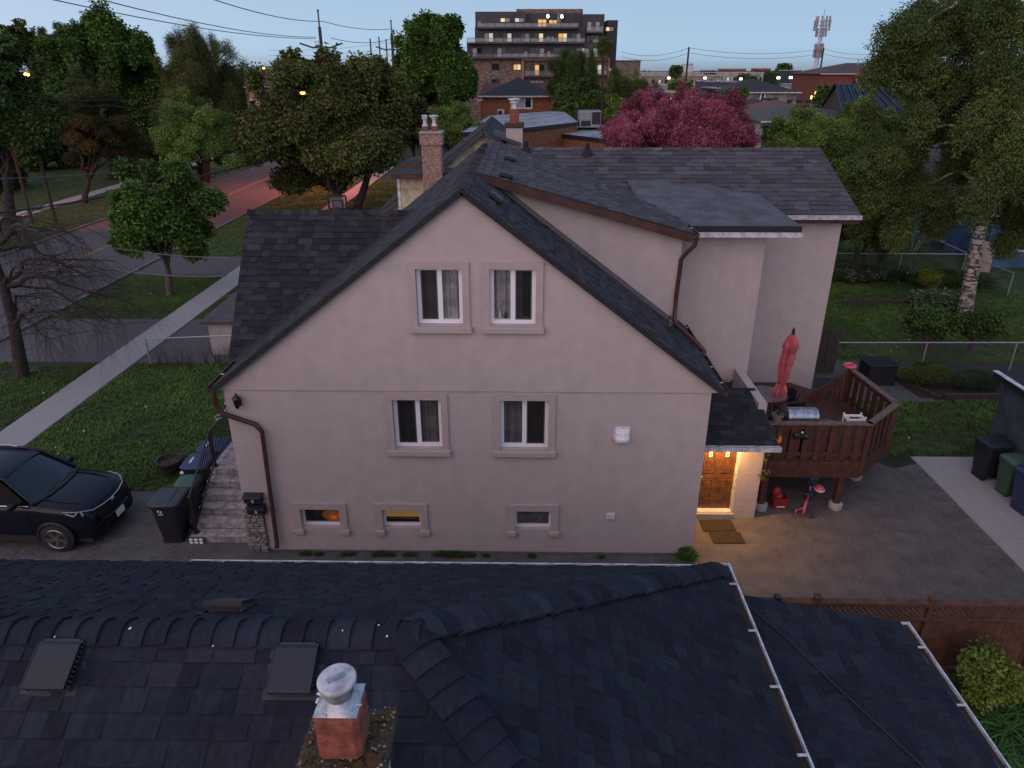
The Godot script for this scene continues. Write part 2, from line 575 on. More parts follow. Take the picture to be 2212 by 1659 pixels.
func make_world() -> void:
	var p := deg_to_rad(PITCH)
	var yw := deg_to_rad(YAW)
	fw = Vector3(-sin(yw) * cos(p), -sin(p), -cos(yw) * cos(p))
	rt = Vector3(cos(yw), 0, -sin(yw))
	cu = rt.cross(fw)
	var cam := Camera3D.new()
	cam.name = "camera"
	cam.fov = rad_to_deg(2.0 * atan(CY / FPX))
	cam.near = 0.1
	cam.far = 6000.0
	cam.position = Vector3(0, CAM_H, 0)
	cam.rotation = Vector3(-p, yw, 0)
	add_child(cam)
	cam.current = true
	# dusk sky: pale blue near the horizon, deeper overhead, the afterglow of the set sun low in the south-west
	var W := 256
	var H := 128
	var im := Image.create(W, H, false, Image.FORMAT_RGBF)
	var glow_dir := Vector3(-0.62, 0.10, 0.78).normalized()
	var nz := FastNoiseLite.new()
	nz.seed = 4
	nz.frequency = 1.6
	nz.fractal_octaves = 4
	for y in H:
		var th := PI * (y + 0.5) / H
		for x in W:
			var ph := TAU * (x + 0.5) / W
			var d := Vector3(sin(ph) * sin(th), cos(th), -cos(ph) * sin(th))
			var e := maxf(d.y, 0.0)
			var t := 1.0 - pow(1.0 - e, 3.0)
			var col := Color(0.34, 0.49, 0.645).lerp(Color(0.155, 0.26, 0.46), t)
			var g := maxf(d.dot(glow_dir), -1.0) * 0.5 + 0.5
			g = pow(g, 2.2)
			col += Color(1.02, 0.72, 0.66) * g * (1.0 - 0.45 * t)
			var cl := clampf(nz.get_noise_3d(d.x * 1.2, d.y * 5.0, d.z * 1.2) * 0.5 + 0.5, 0, 1)
			col = col.lerp(Color(0.44, 0.50, 0.58), 0.16 * cl * (1.0 - t))
			if d.y < 0.0:
				col = col.lerp(Color(0.08, 0.085, 0.08), clampf(-d.y * 6.0, 0, 1))
			im.set_pixel(x, y, col)
	var sm := PanoramaSkyMaterial.new()
	sm.panorama = ImageTexture.create_from_image(im)
	var sky := Sky.new()
	sky.sky_material = sm
	var env := Environment.new()
	env.background_mode = Environment.BG_SKY
	env.sky = sky
	env.background_energy_multiplier = 1.0
	env.tonemap_mode = Environment.TONE_MAPPER_LINEAR
	env.tonemap_exposure = 1.22
	env.sdfgi_enabled = true
	env.ssao_enabled = true
	env.ssil_enabled = true
	var we := WorldEnvironment.new()
	we.name = "environment"
	we.environment = env
	add_child(we)
	# the last soft light of the western sky
	var sun := DirectionalLight3D.new()
	sun.name = "sun"
	sun.light_energy = 0.2
	sun.light_color = Color(1.0, 0.80, 0.76)
	sun.light_angular_distance = 60.0
	sun.shadow_enabled = true
	sun.look_at_from_position(Vector3(-4, 5, 8), Vector3.ZERO, Vector3.UP)
	add_child(sun)

# ---------------------------------------------------------------- shingles
var tabs := []

func clip_convex(p: PackedVector2Array, clip: PackedVector2Array) -> PackedVector2Array:
	var out := p
	var n := clip.size()
	var area := 0.0
	for i in n:
		area += clip[i].cross(clip[(i + 1) % n])
	var sg := 1.0 if area > 0 else -1.0
	for i in n:
		var a := clip[i]
		var e := clip[(i + 1) % n] - a
		var res := PackedVector2Array()
		var m := out.size()
		for j in m:
			var q := out[j]
			var r := out[(j + 1) % m]
			var dq := e.cross(q - a) * sg
			var dr := e.cross(r - a) * sg
			if dq >= 0: res.append(q)
			if (dq >= 0) != (dr >= 0):
				res.append(q.lerp(r, dq / (dq - dr)))
		out = res
		if out.size() < 3:
			return out
	return out

# lays courses of tabs on the roof plane through o (u along the eave, w up the slope) inside a convex outline given as world points
func lay(par: Node, o: Vector3, u: Vector3, w: Vector3, outline: Array, expo: float, tones: Array, sd: int, wide := Vector2(0.1, 0.32), thick := 0.008) -> void:
	var rg := RandomNumberGenerator.new()
	rg.seed = sd
	u = u.normalized()
	w = w.normalized()
	var nn := u.cross(w)
	if nn.y < 0: nn = -nn
	var cl := PackedVector2Array()
	var lo := Vector2(1e9, 1e9)
	var hi := -lo
	for p: Vector3 in outline:
		var q := Vector2((p - o).dot(u), (p - o).dot(w))
		cl.append(q)
		lo = lo.min(q); hi = hi.max(q)
	var r := int(floor(lo.y / expo))
	while r * expo < hi.y:
		var v0 := r * expo
		var x := lo.x - rg.randf() * wide.y
		var raised := rg.randf() < 0.5
		while x < hi.x:
			var wd := rg.randf_range(wide.x, wide.y)
			var quad := PackedVector2Array([Vector2(x, v0), Vector2(x + wd, v0), Vector2(x + wd, v0 + expo * 1.06), Vector2(x, v0 + expo * 1.06)])
			x += wd
			raised = not raised if rg.randf() < 0.8 else raised
			var pc := clip_convex(quad, cl)
			if pc.size() < 3:
				continue
			var th := thick * (1.55 if raised else 0.75) * rg.randf_range(0.9, 1.15)
			var b := MB.new()
			var tone: Color = tones[rg.randi() % tones.size()]
			var f := rg.randf_range(0.86, 1.14)
			b.col = Color(tone.r * f, tone.g * f, tone.b * f)
			var top := []
			var bot := []
			var ctr := Vector3.ZERO
			for q in pc:
				var k := clampf((q.y - v0) / expo, 0, 1)
				var base := o + u * q.x + w * q.y
				top.append(base + nn * (0.001 + th * (1.0 - 0.85 * k)))
				bot.append(base - nn * 0.002)
				ctr += base
			ctr /= pc.size()
			var a2 := 0.0
			for i in pc.size():
				a2 += pc[i].cross(pc[(i + 1) % pc.size()])
			if a2 * (u.cross(w)).dot(nn) > 0:
				top.reverse(); bot.reverse()
			b.poly(top)
			for i in top.size():
				var j := (i + 1) % top.size()
				b.quad(bot[i], bot[j], top[j], top[i])
			var sc := 0.0
			var s := seen(ctr)
			if s.z > 0 and s.x > -20 and s.x < 2232 and s.y > 0 and s.y < 1679:
				var vd := (Vector3(0, CAM_H, 0) - ctr).normalized()
				sc = absf(a2) * maxf(nn.dot(vd), 0.0) / (s.z * s.z)
			tabs.append([par, b, sc])
		r += 1

# the 300 largest in view become pieces of their own, the rest one field for each roof
func finish_tabs(most := 300) -> void:
	tabs.sort_custom(func(a, b): return a[2] > b[2])
	var rest := {}
	for i in tabs.size():
		var t = tabs[i]
		if i < most:
			put(t[0], "shingle", t[1], M.shingle)
		else:
			if not rest.has(t[0]): rest[t[0]] = MB.new()
			var r: MB = rest[t[0]]
			r.v.append_array(t[1].v); r.n.append_array(t[1].n); r.c.append_array(t[1].c); r.uv.append_array(t[1].uv)
	for k in rest:
		var f := put(k, "shingle_field", rest[k], M.shingle)
		f.set_meta("kind", "stuff")
	tabs = []

# bent cap shingles over a ridge or hip from a to b; da and db run down the two slopes
func caps(par: Node, a: Vector3, b: Vector3, da: Vector3, db: Vector3, expo: float, half: float, tones: Array, sd: int, lift := 0.02) -> void:
	var rg := RandomNumberGenerator.new()
	rg.seed = sd
	var ax := (b - a)
	var l := ax.length()
	ax = ax / l
	da = (da - ax * da.dot(ax)).normalized()
	db = (db - ax * db.dot(ax)).normalized()
	var upv := -(da + db).normalized()
	var n := int(l / expo)
	for i in n:
		var q := a + ax * (i * expo)
		var c := MB.new()
		var t: Color = tones[rg.randi() % tones.size()]
		var f := rg.randf_range(0.75, 1.4)
		c.col = Color(t.r * f, t.g * f, t.b * f)
		var h := half * rg.randf_range(0.94, 1.05)
		var rows := []
		for e in 2:
			var p := q + ax * (expo * 1.25 * e) + upv * (lift + (0.034 if e == 0 else 0.004))
			var row := []
			row.append(p + da * h - upv * 0.004)
			row.append(p + da * h * 0.45 + upv * 0.002)
			row.append(p + da * h * 0.16 - upv * 0.012)
			row.append(p - upv * 0.024)
			row.append(p + db * h * 0.16 - upv * 0.012)
			row.append(p + db * h * 0.45 + upv * 0.002)
			row.append(p + db * h - upv * 0.004)
			rows.append(row)
		c.grid(rows, true)
		for j in 6:
			c.quad(rows[0][j], rows[0][j + 1], rows[0][j + 1] - upv * 0.03, rows[0][j] - upv * 0.03)
		for sidej in [0, 6]:
			c.quad(rows[0][sidej], rows[1][sidej], rows[1][sidej] - upv * 0.018, rows[0][sidej] - upv * 0.018)
		put(par, "ridge_cap", c, M.shingle)

# roof slab: outline on the top side, extruded downwards
func slab_of(pts: Array, t := 0.14) -> MB:
	var b := MB.new()
	b.prism(pts, Vector3(0, -t, 0))
	return b

# ---------------------------------------------------------------- walls in a plane z = const that face +z
func wall_z(b: MB, x0: float, x1: float, y0: float, top: Array, holes: Array, z: float, depth := 0.25) -> void:
	var xs := [x0, x1]
	for p: Vector2 in top: xs.append(p.x)
	for h: Rect2 in holes:
		xs.append(h.position.x); xs.append(h.end.x)
	xs.sort()
	var ty := func(x: float) -> float:
		for i in top.size() - 1:
			if x >= top[i].x - 1e-5 and x <= top[i + 1].x + 1e-5:
				return lerpf(top[i].y, top[i + 1].y, (x - top[i].x) / maxf(1e-6, top[i + 1].x - top[i].x))
		return top[top.size() - 1].y
	for i in xs.size() - 1:
		var a: float = xs[i]; var e: float = xs[i + 1]
		if e - a < 1e-5 or a < x0 - 1e-5 or e > x1 + 1e-5: continue
		var cov := []
		for h: Rect2 in holes:
			if h.position.x <= a + 1e-5 and h.end.x >= e - 1e-5: cov.append(h)
		cov.sort_custom(func(p, q): return p.position.y < q.position.y)
		var y := y0
		for h: Rect2 in cov:
			if h.position.y > y:
				b.quad(Vector3(a, y, z), Vector3(a, h.position.y, z), Vector3(e, h.position.y, z), Vector3(e, y, z))
			y = h.end.y
		b.quad(Vector3(a, y, z), Vector3(a, ty.call(a), z), Vector3(e, ty.call(e), z), Vector3(e, y, z))
		b.quad(Vector3(e, y0, z - depth), Vector3(e, ty.call(e), z - depth), Vector3(a, ty.call(a), z - depth), Vector3(a, y0, z - depth)) if cov.is_empty() else null
	for h: Rect2 in holes:
		var l := h.position.x; var r := h.end.x; var d := h.position.y; var t := h.end.y
		var k := z - depth
		b.quad(Vector3(l, d, k), Vector3(l, t, k), Vector3(l, t, z), Vector3(l, d, z))
		b.quad(Vector3(r, d, z), Vector3(r, t, z), Vector3(r, t, k), Vector3(r, d, k))
		b.quad(Vector3(l, d, z), Vector3(r, d, z), Vector3(r, d, k), Vector3(l, d, k))
		b.quad(Vector3(l, t, k), Vector3(r, t, k), Vector3(r, t, z), Vector3(l, t, z))

# rain gutter between two points: open trough, brackets; out = side away from the wall
func gutter(par: Node, a: Vector3, b: Vector3, out: Vector3, mat_out: Material, every := 0.9, sz := 0.1) -> void:
	var g := MB.new()
	var h := sz
	g.beam(a + out * sz * 0.5 - Vector3(0, h, 0), b + out * sz * 0.5 - Vector3(0, h, 0), sz, 0.006)
	g.beam(a + out * sz - Vector3(0, h * 0.5, 0), b + out * sz - Vector3(0, h * 0.5, 0), 0.008, h)
	g.beam(a + out * (sz + 0.004), b + out * (sz + 0.004), 0.022, 0.012)
	g.beam(a - Vector3(0, h * 0.5, 0), b - Vector3(0, h * 0.5, 0), 0.006, h)
	for e in [a, b]:
		g.beam(e - Vector3(0, h * 0.5, 0), e + out * sz - Vector3(0, h * 0.5, 0), 0.006, h)
	var o := put(par, "gutter", g, mat_out)
	var lt := MB.new()
	lt.beam(a + out * sz * 0.5 - Vector3(0, h * 0.45, 0), b + out * sz * 0.5 - Vector3(0, h * 0.45, 0), sz - 0.012, 0.01)
	put(o, "leaf_litter", lt, M.soil).set_meta("kind", "stuff")
	var n := int((b - a).length() / every)
	for i in range(1, n + 1):
		var k := MB.new()
		var q := a.lerp(b, (i - 0.5) / n)
		k.beam(q - Vector3(0, 0.004, 0), q + out * sz, 0.03, 0.01)
		put(o, "gutter_bracket", k, M.white_metal)

func sheet(nm: String, pts: Array, y: float, m: Material) -> MeshInstance3D:
	var b := MB.new()
	var p := []
	for q: Vector2 in pts: p.append(Vector3(q.x, y, q.y))
	b.prism(p, Vector3(0, -0.05, 0))
	return setting(nm, b, m)

func setting_node(nm: String) -> Node3D:
	var o := Node3D.new()
	o.name = fresh(nm)
	add_child(o)
	o.set_meta("kind", "structure")
	return o

func rect(x0: float, x1: float, z0: float, z1: float) -> Array:
	return [Vector2(x0, z0), Vector2(x1, z0), Vector2(x1, z1), Vector2(x0, z1)]

func multi(par: Node, nm: String, mesh: Mesh, mt: Material, xf: Array, cols: Array) -> MultiMeshInstance3D:
	var mm := MultiMesh.new()
	mm.transform_format = MultiMesh.TRANSFORM_3D
	mm.use_colors = true
	mm.mesh = mesh
	mm.instance_count = xf.size()
	for i in xf.size():
		mm.set_instance_transform(i, xf[i])
		mm.set_instance_color(i, cols[i])
	var o := MultiMeshInstance3D.new()
	o.multimesh = mm
	o.material_override = mt
	o.name = fresh(nm) if par == self else nm
	par.add_child(o, true)
	if par != self:
		o.position = -(par as Node3D).position
	o.set_meta("kind", "stuff")
	return o

func tuft_mesh(n: int, h: float, sp: float, w: float, sd: int) -> ArrayMesh:
	var rg := RandomNumberGenerator.new()
	rg.seed = sd
	var b := MB.new()
	for i in n:
		var a := rg.randf() * TAU
		var p := Vector3(rg.randf_range(-sp, sp), 0, rg.randf_range(-sp, sp))
		var d := Vector3(cos(a), 0, sin(a))
		var s := Vector3(-d.z, 0, d.x) * w
		var hh := h * rg.randf_range(0.6, 1.2)
		var m := p + d * hh * 0.25 + Vector3(0, hh * 0.65, 0)
		var t := p + d * hh * rg.randf_range(0.5, 0.9) + Vector3(0, hh, 0)
		b.col = Color(1, 1, 1) * rg.randf_range(0.8, 1.15)
		b.quad(p - s, m - s * 0.7, m + s * 0.7, p + s)
		b.tri(m - s * 0.7, t, m + s * 0.7)
	return b.mesh()

func grass_on(nm: String, label: String, areas: Array, per_m2: float, h: float, tone: Color, sd: int, skip: Callable) -> void:
	var rg := RandomNumberGenerator.new()
	rg.seed = sd
	var nz := FastNoiseLite.new()
	nz.seed = sd
	nz.frequency = 0.35
	var xf := []
	var cols := []
	for r: Array in areas:
		var n := int((r[1] - r[0]) * (r[3] - r[2]) * per_m2)
		for i in n:
			var x := rg.randf_range(r[0], r[1])
			var z := rg.randf_range(r[2], r[3])
			if skip.call(x, z): continue
			var t := nz.get_noise_2d(x, z)
			if t < -0.25 and rg.randf() < 0.5: continue
			var s := rg.randf_range(0.6, 1.3) * (1.0 + 0.6 * t)
			xf.append(Transform3D(Basis(Vector3.UP, rg.randf() * TAU).scaled(Vector3(s, s, s)), Vector3(x, 0.0, z)))
			var f := rg.randf_range(0.7, 1.3) * (1.0 + 0.5 * t)
			cols.append(Color(tone.r * f * rg.randf_range(0.85, 1.2), tone.g * f, tone.b * f))
	var o := multi(self, nm, tuft_mesh(9, h, 0.07, 0.008, sd), M.blade, xf, cols)
	tag(o, label, "grass")

func make_ground() -> void:
	var g := MB.new()
	g.mm(Vector3(-2500, -0.3, -4000), Vector3(2500, 0, 60))
	setting("ground", g, M.ground)
	# street with kerbs
	sheet("road", rect(-30.3, -21.0, 30, -420), 0.006, M.asphalt)
	for x in [-30.4, -20.9]:
		var k := MB.new()
		k.mm(Vector3(x - 0.07, 0, -420), Vector3(x + 0.07, 0.10, 30))
		setting("kerb", k, M.kerb)
	var line := setting_node("road_marking")
	for x in [-25.75, -25.55]:
		var k := MB.new()
		k.mm(Vector3(x - 0.055, 0.006, -300), Vector3(x + 0.055, 0.011, -8))
		put(line, "painted_line", k, M.road_yellow)
	# driveways off the street
	sheet("driveway", rect(-20.8, -8.0, -36.6, -40.6), 0.012, M.asphalt)
	sheet("driveway", rect(-20.8, -10.2, -24.3, -29.3), 0.012, M.asphalt)
	# the shared gravel drive
	sheet("gravel_drive", [Vector2(-20.8, -9.2), Vector2(10.95, -9.2), Vector2(10.95, -17.3), Vector2(10.2, -17.0), Vector2(9.3, -17.9), Vector2(3.0, -17.9), Vector2(3.0, -14.0), Vector2(-6.0, -14.0), Vector2(-9.3, -15.55), Vector2(-20.8, -15.3)], 0.010, M.gravel)
	# concrete pad by the shed, poured in panels
	var pad := setting_node("concrete_pad")
	for i in 5:
		var k := MB.new()
		var z1 := -17.62 + i * 1.9
		k.cbox(Vector3(13.4, 0.02, z1 + 0.945), Vector3(4.95, 0.06, 1.885), 0.012)
		put(pad, "slab", k, M.concrete)
	# pavements: separate slabs with joints
	var walk := setting_node("sidewalk")
	for i in 48:
		var z := -10.0 - i * 1.55
		var k := MB.new()
		k.cbox(Vector3(-15.0, 0.025, z), Vector3(1.28, 0.08, 1.525), 0.012, Basis(Vector3(0, 0, 1), (rng.randf() - 0.5) * 0.006))
		put(walk, "slab", k, M.concrete)
	var walk2 := setting_node("far_sidewalk")
	for i in 60:
		var k := MB.new()
		k.cbox(Vector3(-37.6, 0.025, -30.0 - i * 1.55), Vector3(1.4, 0.08, 1.525), 0.012)
		put(walk2, "slab", k, M.concrete)
	var no := func(x, z): return false
	# lawns
	for l in [["lawn", rect(-14.3, -6.2, -15.6, -24.2)], ["lawn", rect(-20.75, -15.7, -15.4, -24.2)], ["lawn", rect(-20.75, -15.7, -29.35, -36.5)], ["lawn", rect(-14.3, -9.0, -29.35, -36.5)], ["lawn", rect(-20.75, -15.7, -40.7, -95)], ["lawn", rect(-14.3, -6.0, -40.7, -95)],
			["lawn", rect(-36.8, -30.6, -20, -120)], ["lawn", rect(-60, -38.4, -20, -120)]]:
		sheet(l[0], l[1], 0.005, M.lawn)
	sheet("back_lawn", [Vector2(9.3, -18.0), Vector2(30, -17.7), Vector2(30, -60), Vector2(9.3, -60)], 0.005, M.lawn)
	sheet("stone_patio", [Vector2(9.3, -21.4), Vector2(13.9, -21.3), Vector2(12.7, -24.8), Vector2(9.3, -25.2)], 0.012, M.asphalt)
	sheet("garden_bed", [Vector2(13.2, -21.6), Vector2(22, -21.6), Vector2(22, -24.6), Vector2(12.9, -24.6)], 0.014, M.soil)
	sheet("garden_bed", rect(5.6, 14, -1, -9.4), 0.012, M.soil)
	var tone := Color(0.072, 0.138, 0.021)
	grass_on("grass", "shaggy green lawn between the sidewalk and the stucco house front", [[-14.3, -6.3, -24.1, -15.6]], 330, 0.085, tone, 3, func(x, z): return x > -9.3 and z > -16.2)
	grass_on("grass", "boulevard grass under the bare leafless tree", [[-20.7, -15.7, -24.1, -15.5]], 200, 0.09, tone, 4, no)
	grass_on("grass", "boulevard grass island around the small maple between two driveways", [[-20.7, -15.7, -36.4, -29.4], [-14.3, -9.5, -36.4, -29.4]], 190, 0.07, tone, 5, no)
	grass_on("grass", "backyard grass between the deck, the birch and the chain link fence", [[9.4, 24, -40, -17.7]], 170, 0.08, tone, 6, func(x, z): return (x < 13.9 and z < -21.3 and z > -25.2) or (z < -21.5 and z > -24.7 and x > 12.8))
	grass_on("grass", "street grass beyond the second driveway under the big maple", [[-20.7, -15.7, -70, -40.8], [-14.3, -6.2, -70, -40.8]], 50, 0.09, tone, 7, no)
	grass_on("grass", "grass verge on the far side of the street", [[-36.7, -30.7, -80, -30], [-55, -38.5, -90, -40]], 16, 0.12, tone * 0.9, 8, no)
	grass_on("grass", "rough grass in the yard behind the chain link fence", [[14, 34, -62, -40]], 60, 0.10, tone, 9, no)
	# dandelion clocks in the grass
	var dr := RandomNumberGenerator.new()
	dr.seed = 31
	var ball := MB.new()
	ball.sphere(Vector3(0, 0.12, 0), Vector3(0.028, 0.026, 0.028), 7, 5)
	ball.tube([Vector3(0, 0, 0), Vector3(0, 0.1, 0)], [0.004], 4)
	var dx := []
	var dc := []
	for a in [[-14.0, -8.5, -24.0, -15.8, 13], [-20.6, -15.8, -24.0, -15.6, 6], [-20.5, -15.9, -36, -29.6, 6], [9.6, 22, -31, -25.5, 10], [9.6, 12.9, -21, -18, 6], [-14.2, -8, -50, -41, 14]]:
		for i in a[4]:
			var s := dr.randf_range(0.6, 1.1)
			dx.append(Transform3D(Basis().scaled(Vector3(s, s, s)), Vector3(dr.randf_range(a[0], a[1]), 0, dr.randf_range(a[2], a[3]))))
			dc.append(Color(0.55, 0.55, 0.5) if dr.randf() < 0.8 else Color(0.5, 0.4, 0.05))
	tag(multi(self, "dandelions", ball.mesh(), M.pebble, dx, dc), "white dandelion clocks scattered through the lawns", "flowers")
	# loose stones on the drive
	var rg := RandomNumberGenerator.new()
	rg.seed = 77
	var peb := MB.new()
	var pp := [Vector3(1, 0, 0), Vector3(-0.9, 0.1, 0.2), Vector3(0.1, 0, 0.9), Vector3(0, 0.1, -1), Vector3(0.1, 0.6, 0.1)]
	for t in [[0, 4, 2], [2, 4, 1], [1, 4, 3], [3, 4, 0]]:
		peb.tri(pp[t[0]], pp[t[1]], pp[t[2]])
	var xf := []
	var cols := []
	for a in [[3.9, 10.9, -17.0, -9.3, 260], [-6.0, 3.9, -13.1, -9.3, 260], [-13, -6, -15.4, -9.3, 200]]:
		for i in int((a[1] - a[0]) * (a[3] - a[2]) * a[4]):
			var s := rg.randf_range(0.006, 0.015)
			xf.append(Transform3D(Basis(Vector3.UP, rg.randf() * TAU).scaled(Vector3(s, s * 0.9, s * rg.randf_range(0.6, 1))), Vector3(rg.randf_range(a[0], a[1]), 0.012, rg.randf_range(a[2], a[3]))))
			var c := rg.randf_range(0.08, 0.24)
			cols.append(Color(c * 1.05, c * 0.95, c * 0.88))
	tag(multi(self, "gravel", peb.mesh(), M.pebble, xf, cols), "loose grey brown gravel over the drive beside the stucco house", "gravel")

const FZ := -13.12
const PK := Vector2(-1.11, 8.05)
const KR := 0.763

# a two-light vinyl window with stucco trim; l, r, d, t: the hole
func house_window(h: Node, l: float, r: float, d: float, t: float, screen_left: bool, z: float, curt: Material, half: int) -> MeshInstance3D:
	var f := MB.new()
	var k := z - 0.10
	var w := 0.055
	f.mm(Vector3(l, d, k - 0.06), Vector3(l + w, t, k))
	f.mm(Vector3(r - w, d, k - 0.06), Vector3(r, t, k))
	f.mm(Vector3(l + w, t - w, k - 0.06), Vector3(r - w, t, k))
	f.mm(Vector3(l + w, d, k - 0.06), Vector3(r - w, d + w * 1.4, k))
	var mx := (l + r) * 0.5
	f.mm(Vector3(mx - 0.045, d + w * 1.4, k - 0.06), Vector3(mx + 0.045, t - w, k - 0.004))
	f.mm(Vector3(l + w, d + w * 1.4, k - 0.05), Vector3(l + w + 0.02, t - w, k - 0.012))
	f.mm(Vector3(r - w - 0.02, d + w * 1.4, k - 0.05), Vector3(r - w, t - w, k - 0.012))
	var o := put(h, "window", f, M.vinyl)
	for s in 2:
		var a := l + w + 0.02 if s == 0 else mx + 0.045
		var b := mx - 0.045 if s == 0 else r - w - 0.02
		var g := MB.new()
		g.mm(Vector3(a, d + w * 1.4, k - 0.036), Vector3(b, t - w, k - 0.03))
		put(o, "pane", g, M.glass)
		if (s == 0) == screen_left:
			var q := MB.new()
			q.mm(Vector3(a, d + w * 1.4, k - 0.024), Vector3(a + 0.022, t - w, k - 0.006))
			q.mm(Vector3(b - 0.022, d + w * 1.4, k - 0.024), Vector3(b, t - w, k - 0.006))
			q.mm(Vector3(a + 0.022, d + w * 1.4, k - 0.024), Vector3(b - 0.022, d + w * 1.4 + 0.022, k - 0.006))
			q.mm(Vector3(a + 0.022, t - w - 0.022, k - 0.024), Vector3(b - 0.022, t - w, k - 0.006))
			put(o, "screen_frame", q, M.screen)
			var sm := MB.new()
			sm.mm(Vector3(a + 0.022, d + w * 1.4 + 0.022, k - 0.018), Vector3(b - 0.022, t - w - 0.022, k - 0.015))
			put(o, "insect_screen", sm, M.mesh_screen)
	# curtain folds
	if curt != null:
		var c := MB.new()
		var rows := []
		for e in 2:
			var row := []
			var n := 34
			for i in n + 1:
				var u := float(i) / n
				var x := lerpf(l, mx + 0.05 if half == 0 else r, u)
				if half == 2: x = lerpf(l, mx + (r - mx) * 0.42, u)
				row.append(Vector3(x, d if e == 0 else t, z - 0.25 + 0.028 * sin(u * 31.0) + 0.012 * sin(u * 67.0 + 1.0)))
			rows.append(row)
		c.grid(rows, true)
		put(o, "curtain", c, curt)
	return o

func stucco_trim(h: Node, l: float, r: float, d: float, t: float, bw: float, z: float, sill: bool) -> void:
	var p := 0.045
	var f := MB.new()
	f.mm(Vector3(l - bw, t, z), Vector3(r + bw, t + bw * 0.95, z + p))
	f.mm(Vector3(l - bw, d - (0.02 if sill else 0.14), z), Vector3(l, t, z + p))
	f.mm(Vector3(r, d - (0.02 if sill else 0.14), z), Vector3(r + bw, t, z + p))
	put(h, "window_surround", f, M.trim_stucco)
	var s := MB.new()
	if sill:
		s.cbox(Vector3((l + r) * 0.5, d - 0.085, z + 0.05), Vector3(r - l + bw * 2 + 0.07, 0.13, 0.115), 0.012)
	else:
		for x in [l - bw * 0.5, r + bw * 0.5]:
			var ft := MB.new()
			ft.cbox(Vector3(x, d - 0.085, z + 0.045), Vector3(bw + 0.07, 0.12, 0.10), 0.01)
			put(h, "sill", ft, M.trim_stucco)
	if sill: put(h, "sill", s, M.trim_stucco)

